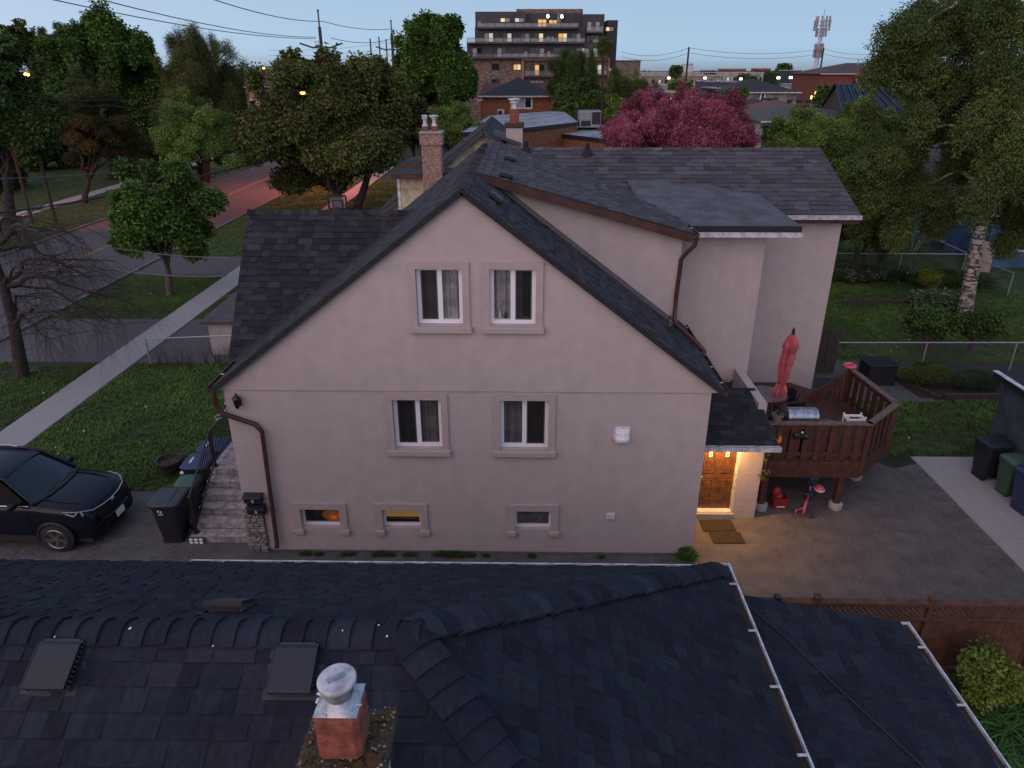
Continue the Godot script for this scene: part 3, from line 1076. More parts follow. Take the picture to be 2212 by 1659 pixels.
func make_house() -> void:
	var h := thing("stucco_house", "large beige pink stucco house with charcoal shingle roofs and white windows", "house", Vector3(-1.1, 0, -17))
	var zl := FZ          # lower wall
	var zu := FZ + 0.035  # gable stands a little proud
	# ---- walls
	var main_holes := [Rect2(-2.66, 2.69, 1.0, 1.14), Rect2(-0.45, 2.69, 1.0, 1.14), Rect2(-4.87, 0.66, 0.86, 0.50), Rect2(-3.06, 0.66, 0.84, 0.50), Rect2(-0.14, 0.66, 0.79, 0.50)]
	var b := MB.new()
	wall_z(b, -6.10, 3.83, 0.06, [Vector2(-6.10, 4.05), Vector2(3.83, 4.05)], main_holes, zl, 0.26)
	put(h, "wall", b, M.stucco)
	b = MB.new()
	b.mm(Vector3(-6.06, -0.02, zl - 0.2), Vector3(3.79, 0.06, zl - 0.03))
	put(h, "footing", b, M.concrete)
	var gable_holes := [Rect2(-2.03, 5.45, 0.88, 1.12), Rect2(-0.63, 5.45, 0.88, 1.12)]
	b = MB.new()
	wall_z(b, -6.20, 3.95, 4.03, [Vector2(-6.20, 4.12), Vector2(PK.x, 7.99), Vector2(3.95, 4.12)], gable_holes, zu, 0.28)
	b.mm(Vector3(-6.20, 4.03, zl - 0.2), Vector3(3.95, 4.034, zu - 0.0005))
	put(h, "gable_wall", b, M.stucco)
	b = MB.new()
	b.quad(Vector3(3.83, 0, zl), Vector3(3.83, 4.2, zl), Vector3(3.83, 4.2, -21.6), Vector3(3.83, 0, -21.6))
	b.quad(Vector3(-6.10, 0, -21.6), Vector3(-6.10, 4.2, -21.6), Vector3(-6.10, 4.2, zl), Vector3(-6.10, 0, zl))
	b.quad(Vector3(3.83, 0, -21.6), Vector3(3.83, 4.2, -21.6), Vector3(-6.1, 4.2, -21.6), Vector3(-6.1, 0, -21.6))
	b.tri(Vector3(3.83, 4.2, -21.6), Vector3(-1.11, 7.95, -21.6), Vector3(-6.1, 4.2, -21.6))
	put(h, "wall", b, M.stucco)
	# ---- windows
	var dk: Material = M.dark_room
	house_window(h, -2.03, -1.15, 5.45, 6.57, true, zu, M.curtain, 1)
	house_window(h, -0.63, 0.25, 5.45, 6.57, false, zu, M.curtain, 2)
	house_window(h, -2.66, -1.66, 2.69, 3.83, true, zl, M.curtain_grey, 1)
	house_window(h, -0.45, 0.55, 2.69, 3.83, false, zl, M.curtain_grey, 1)
	for w in [[-2.03, -1.15, 5.45, 6.57, zu], [-0.63, 0.25, 5.45, 6.57, zu], [-2.66, -1.66, 2.69, 3.83, zl], [-0.45, 0.55, 2.69, 3.83, zl]]:
		stucco_trim(h, w[0], w[1], w[2], w[3], 0.135, w[4], true)
	# bottles on the inner sill of the attic window
	for q in [[-0.44, M.letter, "small white bottle on the attic window sill behind the glass"], [-0.33, M.blue_plastic, "small blue bottle on the attic window sill behind the glass"]]:
		b = MB.new()
		b.lathe([Vector2(0.0, 0.0), Vector2(0.03, 0.0), Vector2(0.03, 0.10), Vector2(0.012, 0.13), Vector2(0.012, 0.16), Vector2(0.0, 0.16)], 12, Transform3D(Basis(), Vector3(q[0], 5.53, zu - 0.185)))
		tag(put(self, "bottle", b, q[1]), q[2], "bottle")
	for x in [-2.03, -0.63]:
		b = MB.new()
		b.mm(Vector3(x, 5.48, zu - 0.30), Vector3(x + 0.88, 5.53, zu - 0.16))
		put(h, "inner_sill", b, M.vinyl)
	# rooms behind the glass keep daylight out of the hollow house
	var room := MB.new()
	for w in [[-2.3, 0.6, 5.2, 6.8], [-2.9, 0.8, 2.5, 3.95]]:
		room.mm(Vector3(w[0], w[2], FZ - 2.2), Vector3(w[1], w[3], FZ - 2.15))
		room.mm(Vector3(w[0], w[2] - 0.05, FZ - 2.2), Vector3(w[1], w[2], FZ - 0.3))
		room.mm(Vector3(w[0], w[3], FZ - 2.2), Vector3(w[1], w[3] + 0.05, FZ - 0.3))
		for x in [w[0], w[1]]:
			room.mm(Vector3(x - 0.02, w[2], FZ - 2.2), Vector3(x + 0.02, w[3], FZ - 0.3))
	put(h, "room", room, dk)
	# basement lights
	var k := 0
	for x in [-4.87, -3.06, -0.14]:
		var r: float = x + [0.86, 0.84, 0.79][k]
		stucco_trim(h, x, r, 0.66, 1.16, 0.16, zl, false)
		var f := MB.new()
		var z := zl - 0.11
		f.mm(Vector3(x, 0.66, z - 0.05), Vector3(x + 0.045, 1.16, z))
		f.mm(Vector3(r - 0.045, 0.66, z - 0.05), Vector3(r, 1.16, z))
		f.mm(Vector3(x + 0.045, 0.66, z - 0.05), Vector3(r - 0.045, 0.72, z))
		f.mm(Vector3(x + 0.045, 1.12, z - 0.05), Vector3(r - 0.045, 1.16, z))
		var o := put(h, "window", f, M.vinyl)
		var g := MB.new()
		g.mm(Vector3(x + 0.045, 0.72, z - 0.03), Vector3(r - 0.045, 1.12, z - 0.024))
		put(o, "pane", g, M.glass)
		var back := MB.new()
		if k == 0:
			back.mm(Vector3(x, 0.4, z - 0.75), Vector3(r, 1.4, z - 0.73))
			put(o, "curtain", back, M.curtain_grey)
			var sh := MB.new()   # a lit paper lantern in the room
			sh.sphere(Vector3(x + 0.60, 0.66, z - 0.40), Vector3(0.30, 0.16, 0.12), 14, 9)
			var lm := put(o, "lit_lantern", sh, M.lantern_lamp)
			lm.set_meta("label", "orange lit lantern behind the basement window")
			var om := OmniLight3D.new()
			om.name = "lantern_glow"
			om.position = Vector3(x + 0.6, 0.66, z - 0.26)
			om.light_color = Color(1.0, 0.55, 0.2)
			om.light_energy = 0.015
			om.light_size = 0.1
			om.shadow_enabled = true
			add_child(om)
		elif k == 1:
			back.mm(Vector3(x, 0.82, z - 0.12), Vector3(r, 1.16, z - 0.11))
			put(o, "lit_blind", back, M.lit_window_blind)
			var sh := MB.new()
			sh.mm(Vector3(x, 0.6, z - 0.35), Vector3(r, 0.9, z - 0.33))
			put(o, "inner_wall", sh, M.curtain_grey)
		else:
			back.mm(Vector3(x, 0.5, z - 0.12), Vector3(r, 1.15, z - 0.11))
			put(o, "blind", back, M.curtain_grey)
		k += 1
	# ---- roofs: thick decks with shingles
	var tones := [Color(0.078, 0.078, 0.090), Color(0.062, 0.062, 0.073), Color(0.095, 0.094, 0.105), Color(0.055, 0.055, 0.064), Color(0.084, 0.081, 0.089)]
	var tones2 := [Color(0.040, 0.040, 0.048), Color(0.056, 0.057, 0.066), Color(0.062, 0.063, 0.071), Color(0.039, 0.040, 0.047), Color(0.046, 0.046, 0.054), Color(0.037, 0.037, 0.045)]
	var tones3 := [Color(0.125, 0.120, 0.132), Color(0.108, 0.104, 0.114), Color(0.142, 0.137, 0.147), Color(0.095, 0.092, 0.102)]
	var zf := FZ + 0.15
	var zb := -21.75
	var ex := 4.02
	var ey := PK.y - KR * (ex - PK.x)
	var lx := -6.26
	var ly := PK.y - KR * (PK.x - lx)
	# right slope
	var pr := [Vector3(PK.x, PK.y, zf), Vector3(ex, ey, zf), Vector3(ex, ey, zb), Vector3(PK.x, PK.y, zb)]
	var rr := put(h, "main_roof", slab_of(pr, 0.10), M.underlay)
	var dr := Vector3(1, -KR, 0).normalized()
	lay(rr, Vector3(ex, ey, zf), Vector3(0, 0, -1), -dr, [Vector3(PK.x, PK.y, zf), Vector3(ex, ey, zf), Vector3(ex, ey, -17.0), Vector3(PK.x, PK.y, -15.8)], 0.155, tones, 101, Vector2(0.1, 0.32), 0.013)
	# left slope
	var plr := [Vector3(PK.x, PK.y, zf), Vector3(lx, ly, zf), Vector3(lx, ly, zb), Vector3(PK.x, PK.y, zb)]
	var rl := put(h, "main_roof", slab_of(plr, 0.10), M.underlay)
	var dl := Vector3(-1, -KR, 0).normalized()
	# cross gable towards the street
	var gz := -16.95
	var gh := 6.95
	var gx := -6.52
	var ge := -14.42
	var gy := 3.98
	var vx := PK.x - (PK.y - gh) / KR
	var vbx := PK.x - (PK.y - gy) / KR
	lay(rl, Vector3(lx, ly, zf), Vector3(0, 0, -1), -dl, [Vector3(PK.x, PK.y, zf), Vector3(lx, ly, zf), Vector3(lx, ly, ge), Vector3(vx, gh, gz)], 0.155, tones, 102)
	lay(rl, Vector3(lx, ly, zf), Vector3(0, 0, -1), -dl, [Vector3(PK.x, PK.y, zf), Vector3(vx, gh, gz), Vector3(vx, gh, zb), Vector3(PK.x, PK.y, zb)], 0.155, tones, 103)
	var pg := [Vector3(gx, gy, ge), Vector3(vbx, gy, ge), Vector3(vx, gh, gz), Vector3(gx, gh, gz)]
	var rg := put(h, "cross_gable_roof", slab_of(pg, 0.12), M.underlay)
	lay(rg, Vector3(gx, gy, ge), Vector3(1, 0, 0), Vector3(0, gh - gy, gz - ge), pg, 0.158, tones2, 104, Vector2(0.11, 0.34), 0.013)
	var pg2 := [Vector3(gx, gh, gz), Vector3(vx, gh, gz), Vector3(vbx, gy, 2 * gz - ge), Vector3(gx, gy, 2 * gz - ge)]
	put(h, "cross_gable_roof", slab_of(pg2, 0.12), M.underlay)
	b = MB.new()
	b.prism([Vector3(gx + 0.3, 0, ge - 0.4), Vector3(gx + 0.3, gy + 0.3, ge - 0.4), Vector3(gx + 0.3, gh - 0.2, gz), Vector3(gx + 0.3, gy + 0.3, 2 * gz - ge + 0.4), Vector3(gx + 0.3, 0, 2 * gz - ge + 0.4)], Vector3(0.2, 0, 0))
	put(h, "wall", b, M.stucco)
	caps(rg, Vector3(gx, gh, gz), Vector3(vx, gh, gz), Vector3(0, gy - gh, ge - gz), Vector3(0, gy - gh, gz - ge), 0.21, 0.16, tones2, 5, 0.01)
	caps(rr, Vector3(PK.x, PK.y, zf), Vector3(PK.x, PK.y, zb), dl, dr, 0.2, 0.17, tones, 6, 0.01)
	# valley metal
	b = MB.new()
	b.beam(Vector3(vbx, gy + 0.05, ge), Vector3(vx, gh + 0.03, gz), 0.16, 0.02, Vector3(0, 1, 0.2))
	put(rg, "valley_flashing", b, M.underlay)
	# rake edges of the front gable
	b = MB.new()
	b.beam(Vector3(PK.x, PK.y - 0.06, zf), Vector3(ex, ey - 0.06, zf), 0.02, 0.10)
	b.beam(Vector3(PK.x, PK.y - 0.06, zf), Vector3(lx, ly - 0.06, zf), 0.02, 0.10)
	put(h, "drip_edge", b, M.underlay)
	# ---- shed dormer
	var dz := -15.62
	var ds := 0.262
	var dx := 3.74
	var dy := 7.98 - ds * (dx - PK.x)
	var pd := [Vector3(PK.x + 0.02, 8.02, dz), Vector3(dx, dy, dz), Vector3(dx, dy, -19.75), Vector3(PK.x + 0.02, 8.02, -23.2)]
	var rd := put(h, "dormer_roof", slab_of(pd, 0.10), M.underlay)
	lay(rd, Vector3(dx, dy, dz), Vector3(0, 0, -1), Vector3(PK.x - dx, 8.02 - dy, 0), pd, 0.2, tones3, 105, Vector2(0.14, 0.36), 0.018)
	b = MB.new()
	b.beam(Vector3(PK.x + 0.1, 7.90, dz + 0.02), Vector3(dx + 0.02, dy - 0.13, dz + 0.02), 0.03, 0.17)
	b.beam(Vector3(dx + 0.01, dy - 0.13, dz), Vector3(dx + 0.01, dy - 0.13, -19.0), 0.03, 0.17)
	put(h, "fascia", b, M.brown)
	b = MB.new()
	var cz := -15.88
	var cxr := 3.56
	b.prism([Vector3(-0.55, PK.y - KR * 0.56 - 0.05, cz), Vector3(-0.55, 7.98 - ds * 0.56 - 0.08, cz), Vector3(cxr, 7.98 - ds * (cxr - PK.x) - 0.08, cz), Vector3(cxr, PK.y - KR * (cxr - PK.x) - 0.05, cz)], Vector3(0, 0, -0.2))
	b.prism([Vector3(cxr, 4.2, cz - 0.001), Vector3(cxr, 6.70, cz - 0.001), Vector3(cxr, 6.70, -20), Vector3(cxr, 4.2, -20)], Vector3(-0.2, 0, 0))
	put(h, "dormer_wall", b, M.stucco)
	b = MB.new()   # flashing where the dormer meets the roof
	b.beam(Vector3(-0.55, PK.y - KR * 0.56 + 0.06, cz + 0.03), Vector3(cxr + 0.02, PK.y - KR * (cxr - PK.x) + 0.06, cz + 0.03), 0.05, 0.10)
	put(h, "flashing", b, M.screen)
	gutter(h, Vector3(dx + 0.02, dy - 0.02, dz), Vector3(dx + 0.02, dy - 0.02, -17.0), Vector3(1, 0, 0), M.brown)
	gutter(h, Vector3(ex, ey - 0.01, zf), Vector3(ex, ey - 0.01, -17.2), Vector3(1, 0, 0), M.brown, 0.8)
	gutter(h, Vector3(lx, ly, zf), Vector3(lx, ly, -14.4), Vector3(-1, 0, 0), M.brown)
	gutter(h, Vector3(gx, gy, ge + 0.01), Vector3(lx - 0.02, gy, ge + 0.01), Vector3(0, 0, 1), M.brown)
	# downspouts
	b = MB.new()
	b.tube([Vector3(dx + 0.08, dy - 0.1, dz - 0.05), Vector3(dx + 0.06, dy - 0.28, dz - 0.06), Vector3(dx - 0.06, dy - 0.42, cz + 0.14), Vector3(cxr + 0.0, dy - 0.62, cz + 0.06), Vector3(cxr - 0.03, 5.2, cz + 0.06), Vector3(cxr - 0.03, 4.68, cz + 0.10), Vector3(cxr + 0.02, 4.56, cz + 0.3)], [0.05], 8)
	put(h, "downspout", b, M.brown)
	b = MB.new()
	b.tube([Vector3(3.55, 4.62, -15.55), Vector3(3.98, 4.32, -15.0), Vector3(4.06, 4.24, -14.9), Vector3(4.07, 4.12, -14.88)], [0.05], 8)
	put(h, "downspout", b, M.brown)
	b = MB.new()
	var pts := []
	for q in [[461, 838], [466, 872], [480, 893], [552, 917], [566, 932], [598, 1172]]:
		pts.append(on_z(q[0], q[1], FZ + 0.10))
	pts[0].z = FZ + 0.12
	pts.append(pts[5] + Vector3(0, -0.12, 0.05))
	b.tube(pts, [0.052], 8)
	put(h, "downspout", b, M.brown)
	# plumbing stack and roof vents
	b = MB.new()
	var vp := on_plane(1446, 716, Vector3(KR, 1, 0), Vector3(PK.x, PK.y, 0))
	b.tube([vp - Vector3(0, 0.1, 0), vp + Vector3(0, 0.36, 0)], [0.04], 10)
	put(h, "vent_stack", b, M.grey_bark)
	b = MB.new()
	b.lathe([Vector2(0.14, -0.05), Vector2(0.12, 0.05), Vector2(0.05, 0.14)], 12, Transform3D(Basis(), vp))
	put(h, "vent_collar", b, M.rubber)
	for q in [[1066, 432, 0], [1100, 347, 1], [1090, 384, 1]]:
		var nv := Vector3(KR, 1, 0) if q[2] == 0 else Vector3(ds, 1, 0)
		var p0 := Vector3(PK.x, PK.y, 0) if q[2] == 0 else Vector3(PK.x, 8.02, 0)
		var c := on_plane(q[0], q[1], nv, p0)
		var bs := Basis(Vector3(0, 0, -1), atan(KR if q[2] == 0 else ds))
		bs = Basis(Vector3(0, 0, 1), -atan(KR if q[2] == 0 else ds))
		b = MB.new()
		b.cbox(c + bs * Vector3(0.02, 0.07, 0), Vector3(0.30, 0.11, 0.30), 0.03, bs)
		put(h, "roof_vent", b, M.black_plastic)
	# ---- rear wing
	var re := -19.3
	var rey := 6.43
	var rrx := 9.0
	var rz := -22.8
	var rzh := 7.80
	var pw := [Vector3(-0.6, rey, re), Vector3(rrx, rey, re), Vector3(rrx, rzh, rz), Vector3(-0.6, rzh, rz)]
	var rw := put(h, "rear_roof", slab_of(pw, 0.12), M.underlay)
	lay(rw, Vector3(rrx, rey, re), Vector3(-1, 0, 0), Vector3(0, rzh - rey, rz - re), pw, 0.235, tones3, 106, Vector2(0.2, 0.6), 0.022)
	var pw2 := [Vector3(-0.6, rzh, rz), Vector3(rrx, rzh, rz), Vector3(rrx, rey, 2 * rz - re), Vector3(-0.6, rey, 2 * rz - re)]
	put(h, "rear_roof", slab_of(pw2, 0.12), M.underlay)
	caps(rw, Vector3(rrx, rzh, rz), Vector3(-0.5, rzh, rz), Vector3(0, rey - rzh, re - rz), Vector3(0, rey - rzh, rz - re), 0.3, 0.2, tones3, 7, 0.01)
	b = MB.new()
	b.prism([Vector3(3.4, 0, -19.65), Vector3(3.4, rey + 0.02, -19.65), Vector3(8.7, rey + 0.02, -19.65), Vector3(8.7, 0, -19.65)], Vector3(0, 0, -0.2))
	b.prism([Vector3(8.7, 0, -19.651), Vector3(8.7, rey + 0.02, -19.651), Vector3(8.7, rzh - 0.2, rz), Vector3(8.7, rey, 2 * rz - re + 0.3), Vector3(8.7, 0, 2 * rz - re + 0.3)], Vector3(-0.2, 0, 0))
	put(h, "wall", b, M.stucco)
	b = MB.new()
	b.mm(Vector3(6.2, rey - 0.22, re - 0.02), Vector3(rrx, rey - 0.02, re + 0.01))
	b.beam(Vector3(rrx + 0.01, rey - 0.12, re), Vector3(rrx + 0.01, rzh - 0.12, rz), 0.03, 0.2)
	b.mm(Vector3(6.2, rey - 0.22, re - 0.4), Vector3(rrx, rey - 0.2, re - 0.02))
	put(h, "fascia", b, M.brown)
	gutter(h, Vector3(6.4, rey + 0.0, re + 0.012), Vector3(rrx, rey + 0.0, re + 0.012), Vector3(0, 0, 1), M.white_metal, 0.9)
	for q in [[585, 0.0], [1053, 1.0]]:
		pass
	for q in [[1136, 330], [1268, 335]]:
		var c := on_plane(q[0], q[1], Vector3(0, re - rz, rey - rzh).normalized() if false else Vector3(0, rz - re, rey - rzh).normalized(), Vector3(0, rzh, rz))
		b = MB.new()
		b.tube([c - Vector3(0, 0.1, 0), c + Vector3(0, 0.34, 0)], [0.075], 10)
		b.lathe([Vector2(0.2, -0.06), Vector2(0.17, 0.06), Vector2(0.09, 0.16)], 12, Transform3D(Basis(), c))
		put(h, "vent_stack", b, M.rubber)
	# ---- middle wing with a low felt roof
	var me := -16.62
	var mh := 6.66
	var ml := on_h(1478, 478, mh).x
	var mr := on_h(1712, 478, mh).x
	var back := -19.7
	var pm := [Vector3(ml - 0.9, mh, me), Vector3(mr, mh, me), Vector3(mr, mh + 0.19, -20.05), Vector3(mr - 1.1, mh + 0.33, -20.6), Vector3(ml - 0.9, mh + 0.45, -21.0)]
	var rm := put(h, "felt_roof", slab_of(pm, 0.06), M.membrane)
	for i in 4:
		b = MB.new()
		var f := 0.18 + 0.22 * i
		b.beam(Vector3(ml - 0.7, mh + 0.19 * f + 0.004, lerpf(me, -20.05, f)), Vector3(mr - 0.02, mh + 0.19 * f + 0.004, lerpf(me, -20.05, f)), 0.05, 0.008)
		put(rm, "felt_seam", b, M.membrane)
	b = MB.new()
	b.mm(Vector3(ml - 0.85, mh - 0.14, me - 0.01), Vector3(mr + 0.005, mh + 0.012, me + 0.012))
	put(h, "roof_edge", b, M.underlay)
	gutter(h, Vector3(ml, mh - 0.13, me + 0.02), Vector3(mr, mh - 0.13, me + 0.02), Vector3(0, 0, 1), M.white_metal, 0.9)
	b = MB.new()
	b.mm(Vector3(3.3, 2.62, -17.2), Vector3(5.80, mh - 0.02, -17.0))
	b.mm(Vector3(5.60, 2.62, -19.7), Vector3(5.80, mh - 0.02, -17.2))
	b.mm(Vector3(3.3, 2.60, -19.7), Vector3(5.79, 2.66, -17.02))
	put(h, "wall", b, M.stucco)
	b = MB.new()
	b.mm(Vector3(5.68, 1.4, -17.1), Vector3(5.78, 2.61, -17.02))
	put(h, "post", b, M.white)
	# exposed red felt patch on the rear slope
	b = MB.new()
	var nrm := Vector3(0, rz - re, rey - rzh).normalized()
	nrm = nrm if nrm.y > 0 else -nrm
	var cr := []
	for q in [[1322, 406], [1388, 406], [1396, 425], [1336, 425]]:
		cr.append(on_plane(q[0], q[1], nrm, Vector3(0, rzh, rz)) + nrm * 0.035)
	b.prism(cr, -nrm * 0.01)
	put(h, "felt_patch", b, M.red_roof)
	# ---- entry porch on the side
	var pe := -13.68
	var ph := 2.52
	var pb := [Vector3(3.86, ph, pe), Vector3(5.58, ph, pe), Vector3(5.58, 2.97, -15.7), Vector3(3.86, 2.97, -15.7)]
	var rp := put(h, "porch_roof", slab_of(pb, 0.08), M.underlay)
	lay(rp, Vector3(3.86, ph, pe), Vector3(1, 0, 0), Vector3(0, 0.45, -2.02), pb, 0.165, tones2, 107, Vector2(0.14, 0.36))
	b = MB.new()
	b.mm(Vector3(3.86, ph - 0.17, pe - 0.02), Vector3(5.6, ph - 0.005, pe + 0.01))
	b.beam(Vector3(5.59, ph - 0.08, pe), Vector3(5.59, 2.90, -15.7), 0.02, 0.15)
	put(h, "fascia", b, M.brown)
	gutter(h, Vector3(3.87, ph - 0.01, pe + 0.015), Vector3(5.62, ph - 0.01, pe + 0.015), Vector3(0, 0, 1), M.white_metal, 0.6)
	b = MB.new()   # soffit, side wall and the wall beside the door
	b.mm(Vector3(3.835, ph - 0.13, -14.9), Vector3(5.58, ph - 0.10, pe - 0.02))
	b.mm(Vector3(3.835, ph - 0.10, -15.7), Vector3(5.58, ph - 0.07, -14.62))
	put(h, "soffit", b, M.brown)
	b = MB.new()
	b.mm(Vector3(5.12, 0, -14.9), Vector3(5.66, ph - 0.1, -14.60))
	b.mm(Vector3(5.46, 0, -17.0), Vector3(5.66, 2.95, -14.9))
	b.mm(Vector3(3.835, 0.0, -14.85), Vector3(4.20, ph - 0.1, -14.62))
	b.mm(Vector3(4.20, 2.24, -14.85), Vector3(5.12, ph - 0.1, -14.62))
	put(h, "wall", b, M.stucco)
	b = MB.new()
	b.mm(Vector3(4.16, 0, -14.9), Vector3(5.13, 0.15, -14.52))
	put(h, "doorstep", b, M.concrete)
	# door with four raised panels
	b = MB.new()
	b.mm(Vector3(4.24, 0.17, -14.80), Vector3(5.08, 2.20, -14.755))
	var dr2 := put(h, "door", b, M.door)
	for q in [[4.33, 1.18, 4.60, 1.98], [4.72, 1.18, 4.99, 1.98], [4.33, 0.34, 4.60, 0.98], [4.72, 0.34, 4.99, 0.98]]:
		b = MB.new()
		b.mm(Vector3(q[0], q[1], -14.757), Vector3(q[0] + 0.03, q[3], -14.742))
		b.mm(Vector3(q[2] - 0.03, q[1], -14.757), Vector3(q[2], q[3], -14.742))
		b.mm(Vector3(q[0] + 0.03, q[1], -14.757), Vector3(q[2] - 0.03, q[1] + 0.03, -14.742))
		b.mm(Vector3(q[0] + 0.03, q[3] - 0.03, -14.757), Vector3(q[2] - 0.03, q[3], -14.742))
		b.cbox(Vector3((q[0] + q[2]) / 2, (q[1] + q[3]) / 2, -14.752), Vector3(q[2] - q[0] - 0.11, q[3] - q[1] - 0.11, 0.018), 0.008)
		put(dr2, "door_panel", b, M.door)
	for q in [[4.465, "A"], [4.855, "B"]]:
		b = MB.new()
		b.mm(Vector3(q[0] - 0.04, 1.62, -14.744), Vector3(q[0] + 0.04, 1.75, -14.738))
		put(dr2, "letter_plate", b, M.letter)
		text_on(dr2, "letter", q[1], Vector3(q[0], 1.685, -14.7375), 0.10, M.dark_letter)
	b = MB.new()
	b.sphere(Vector3(4.29, 1.08, -14.71), Vector3(0.035, 0.035, 0.035))
	b.tube([Vector3(4.29, 1.08, -14.75), Vector3(4.29, 1.08, -14.71)], [0.014], 8)
	b.lathe([Vector2(0.032, 0), Vector2(0.028, 0.02), Vector2(0, 0.022)], 10, Transform3D(Basis(Vector3.RIGHT, PI / 2), Vector3(4.29, 1.25, -14.757)))
	put(dr2, "handle", b, M.steel)
	b = MB.new()
	b.mm(Vector3(4.20, 0.16, -14.80), Vector3(4.24, 2.24, -14.60))
	b.mm(Vector3(5.08, 0.16, -14.80), Vector3(5.12, 2.24, -14.60))
	b.mm(Vector3(4.24, 2.20, -14.80), Vector3(5.08, 2.24, -14.60))
	put(h, "door_frame", b, M.white)
	b = MB.new()
	b.mm(Vector3(4.24, 0.15, -14.80), Vector3(5.08, 0.172, -14.60))
	put(h, "threshold", b, M.white)
	# lamp under the porch ceiling
	b = MB.new()
	b.mm(Vector3(4.42, 2.40, -14.42), Vector3(4.86, 2.42, -14.28))
	b.mm(Vector3(4.42, 2.36, -14.42), Vector3(4.44, 2.40, -14.28))
	b.mm(Vector3(4.84, 2.36, -14.42), Vector3(4.86, 2.40, -14.28))
	var lf := put(h, "porch_light", b, M.brown)
	b = MB.new()
	b.mm(Vector3(4.45, 2.35, -14.40), Vector3(4.83, 2.395, -14.30))
	put(lf, "lamp_tube", b, M.bulb)
	var om := AreaLight3D.new()
	om.name = "porch_lamp"
	om.position = Vector3(4.64, 2.34, -14.35)
	om.rotation = Vector3(-PI / 2, 0, 0)
	om.area_size = Vector2(0.38, 0.10)
	om.light_color = Color(1.0, 0.74, 0.42)
	om.light_energy = 7.0
	om.area_range = 30.0
	om.shadow_enabled = true
	add_child(om)
	# ---- small things fixed to the front wall
	b = MB.new()
	b.cbox(Vector3(2.07, 3.09, FZ + 0.012), Vector3(0.36, 0.30, 0.03), 0.008)
	b.prism([Vector3(1.93, 3.21, FZ + 0.02), Vector3(1.93, 3.0, FZ + 0.16), Vector3(1.93, 2.95, FZ + 0.16), Vector3(1.93, 2.95, FZ + 0.02)], Vector3(0.28, 0, 0))
	put(h, "exhaust_hood", b, M.white)
	b = MB.new()
	b.cbox(Vector3(1.955, 1.035, FZ + 0.012), Vector3(0.19, 0.17, 0.03), 0.006)
	for i in 3:
		b.box(Vector3(1.955, 0.985 + i * 0.048, FZ + 0.035), Vector3(0.145, 0.03, 0.025), Basis(Vector3.RIGHT, 0.6))
	put(h, "louvre_vent", b, M.white)
	# carriage lamp (unlit)
	var lp := on_z(511, 868, FZ + 0.11)
	b = MB.new()
	b.lathe([Vector2(0.012, -0.17), Vector2(0.03, -0.14), Vector2(0.05, -0.11), Vector2(0.075, 0.06), Vector2(0.09, 0.07), Vector2(0.05, 0.13), Vector2(0.02, 0.15), Vector2(0.012, 0.19), Vector2(0, 0.21)], 8, Transform3D(Basis(), lp))
	b.tube([lp + Vector3(0, 0.10, 0), lp + Vector3(0, 0.15, -0.05), lp + Vector3(0, 0.0, -0.10)], [0.014], 6)
	b.cbox(lp + Vector3(0, -0.04, -0.10), Vector3(0.10, 0.19, 0.02), 0.008)
	put(h, "wall_lantern", b, M.black_metal)
	# ledge-stone veneer at the corner
	var rs := RandomNumberGenerator.new()
	rs.seed = 12
	b = MB.new()
	b.mm(Vector3(-6.13, 0.0, FZ - 0.02), Vector3(-5.69, 1.07, FZ + 0.02))
	var ven := put(h, "stone_veneer", b, M.grout)
	var y := 0.015
	while y < 1.05:
		var hh := rs.randf_range(0.045, 0.085)
		var x := -6.14
		while x < -5.70:
			var w := minf(rs.randf_range(0.09, 0.24), -5.69 - x)
			if w < 0.05: break
			var s := MB.new()
			var t := rs.randf_range(0.22, 0.46)
			s.col = Color(t, t * rs.randf_range(0.90, 0.98), t * rs.randf_range(0.80, 0.92))
			s.cbox(Vector3(x + w / 2, y + hh / 2, FZ + 0.04), Vector3(w - 0.012, hh - 0.012, rs.randf_range(0.05, 0.09)), 0.012, Basis(Vector3(0, 0, 1), rs.randf_range(-0.03, 0.03)))
			put(ven, "stone", s, M.stone)
			x += w
		y += hh
	for i in 2:
		b = MB.new()
		var c := Vector3(-5.835, 1.45 - i * 0.28, FZ + 0.075) + Vector3(0.035 * i, 0, 0)
		b.cbox(c, Vector3(0.40, 0.20, 0.13), 0.012)
		b.cbox(c + Vector3(0, 0.09, 0.03), Vector3(0.42, 0.03, 0.20), 0.01, Basis(Vector3.RIGHT, 0.25))
		var mb := thing("mailbox", ["black wall mailbox, the upper of two, by the brown downspout", "black wall mailbox, the lower of two, above the stone veneer"][i], "mailbox", c - Vector3(0, 0.1, 0.07))
		put(mb, "box", b, M.black_plastic)
		b = MB.new()
		b.mm(c + Vector3(-0.022, -0.06, 0.066), c + Vector3(0.022, 0.01, 0.070))
		var pl := put(mb, "number_plate", b, M.letter)
		text_on(pl, "number", ["B", "A"][i], c + Vector3(0, -0.025, 0.0705), 0.055, M.dark_letter)
	for q in [[1.05, 1.28, -14.05, 0.85], [1.05, 1.0, -13.85, 0.8]]:
		b = MB.new()
		b.mm(Vector3(-6.17, q[1] - 0.2, q[2] - 0.05), Vector3(-6.105, q[1] + 0.12, q[2] + 0.05))
	finish_tabs(300)

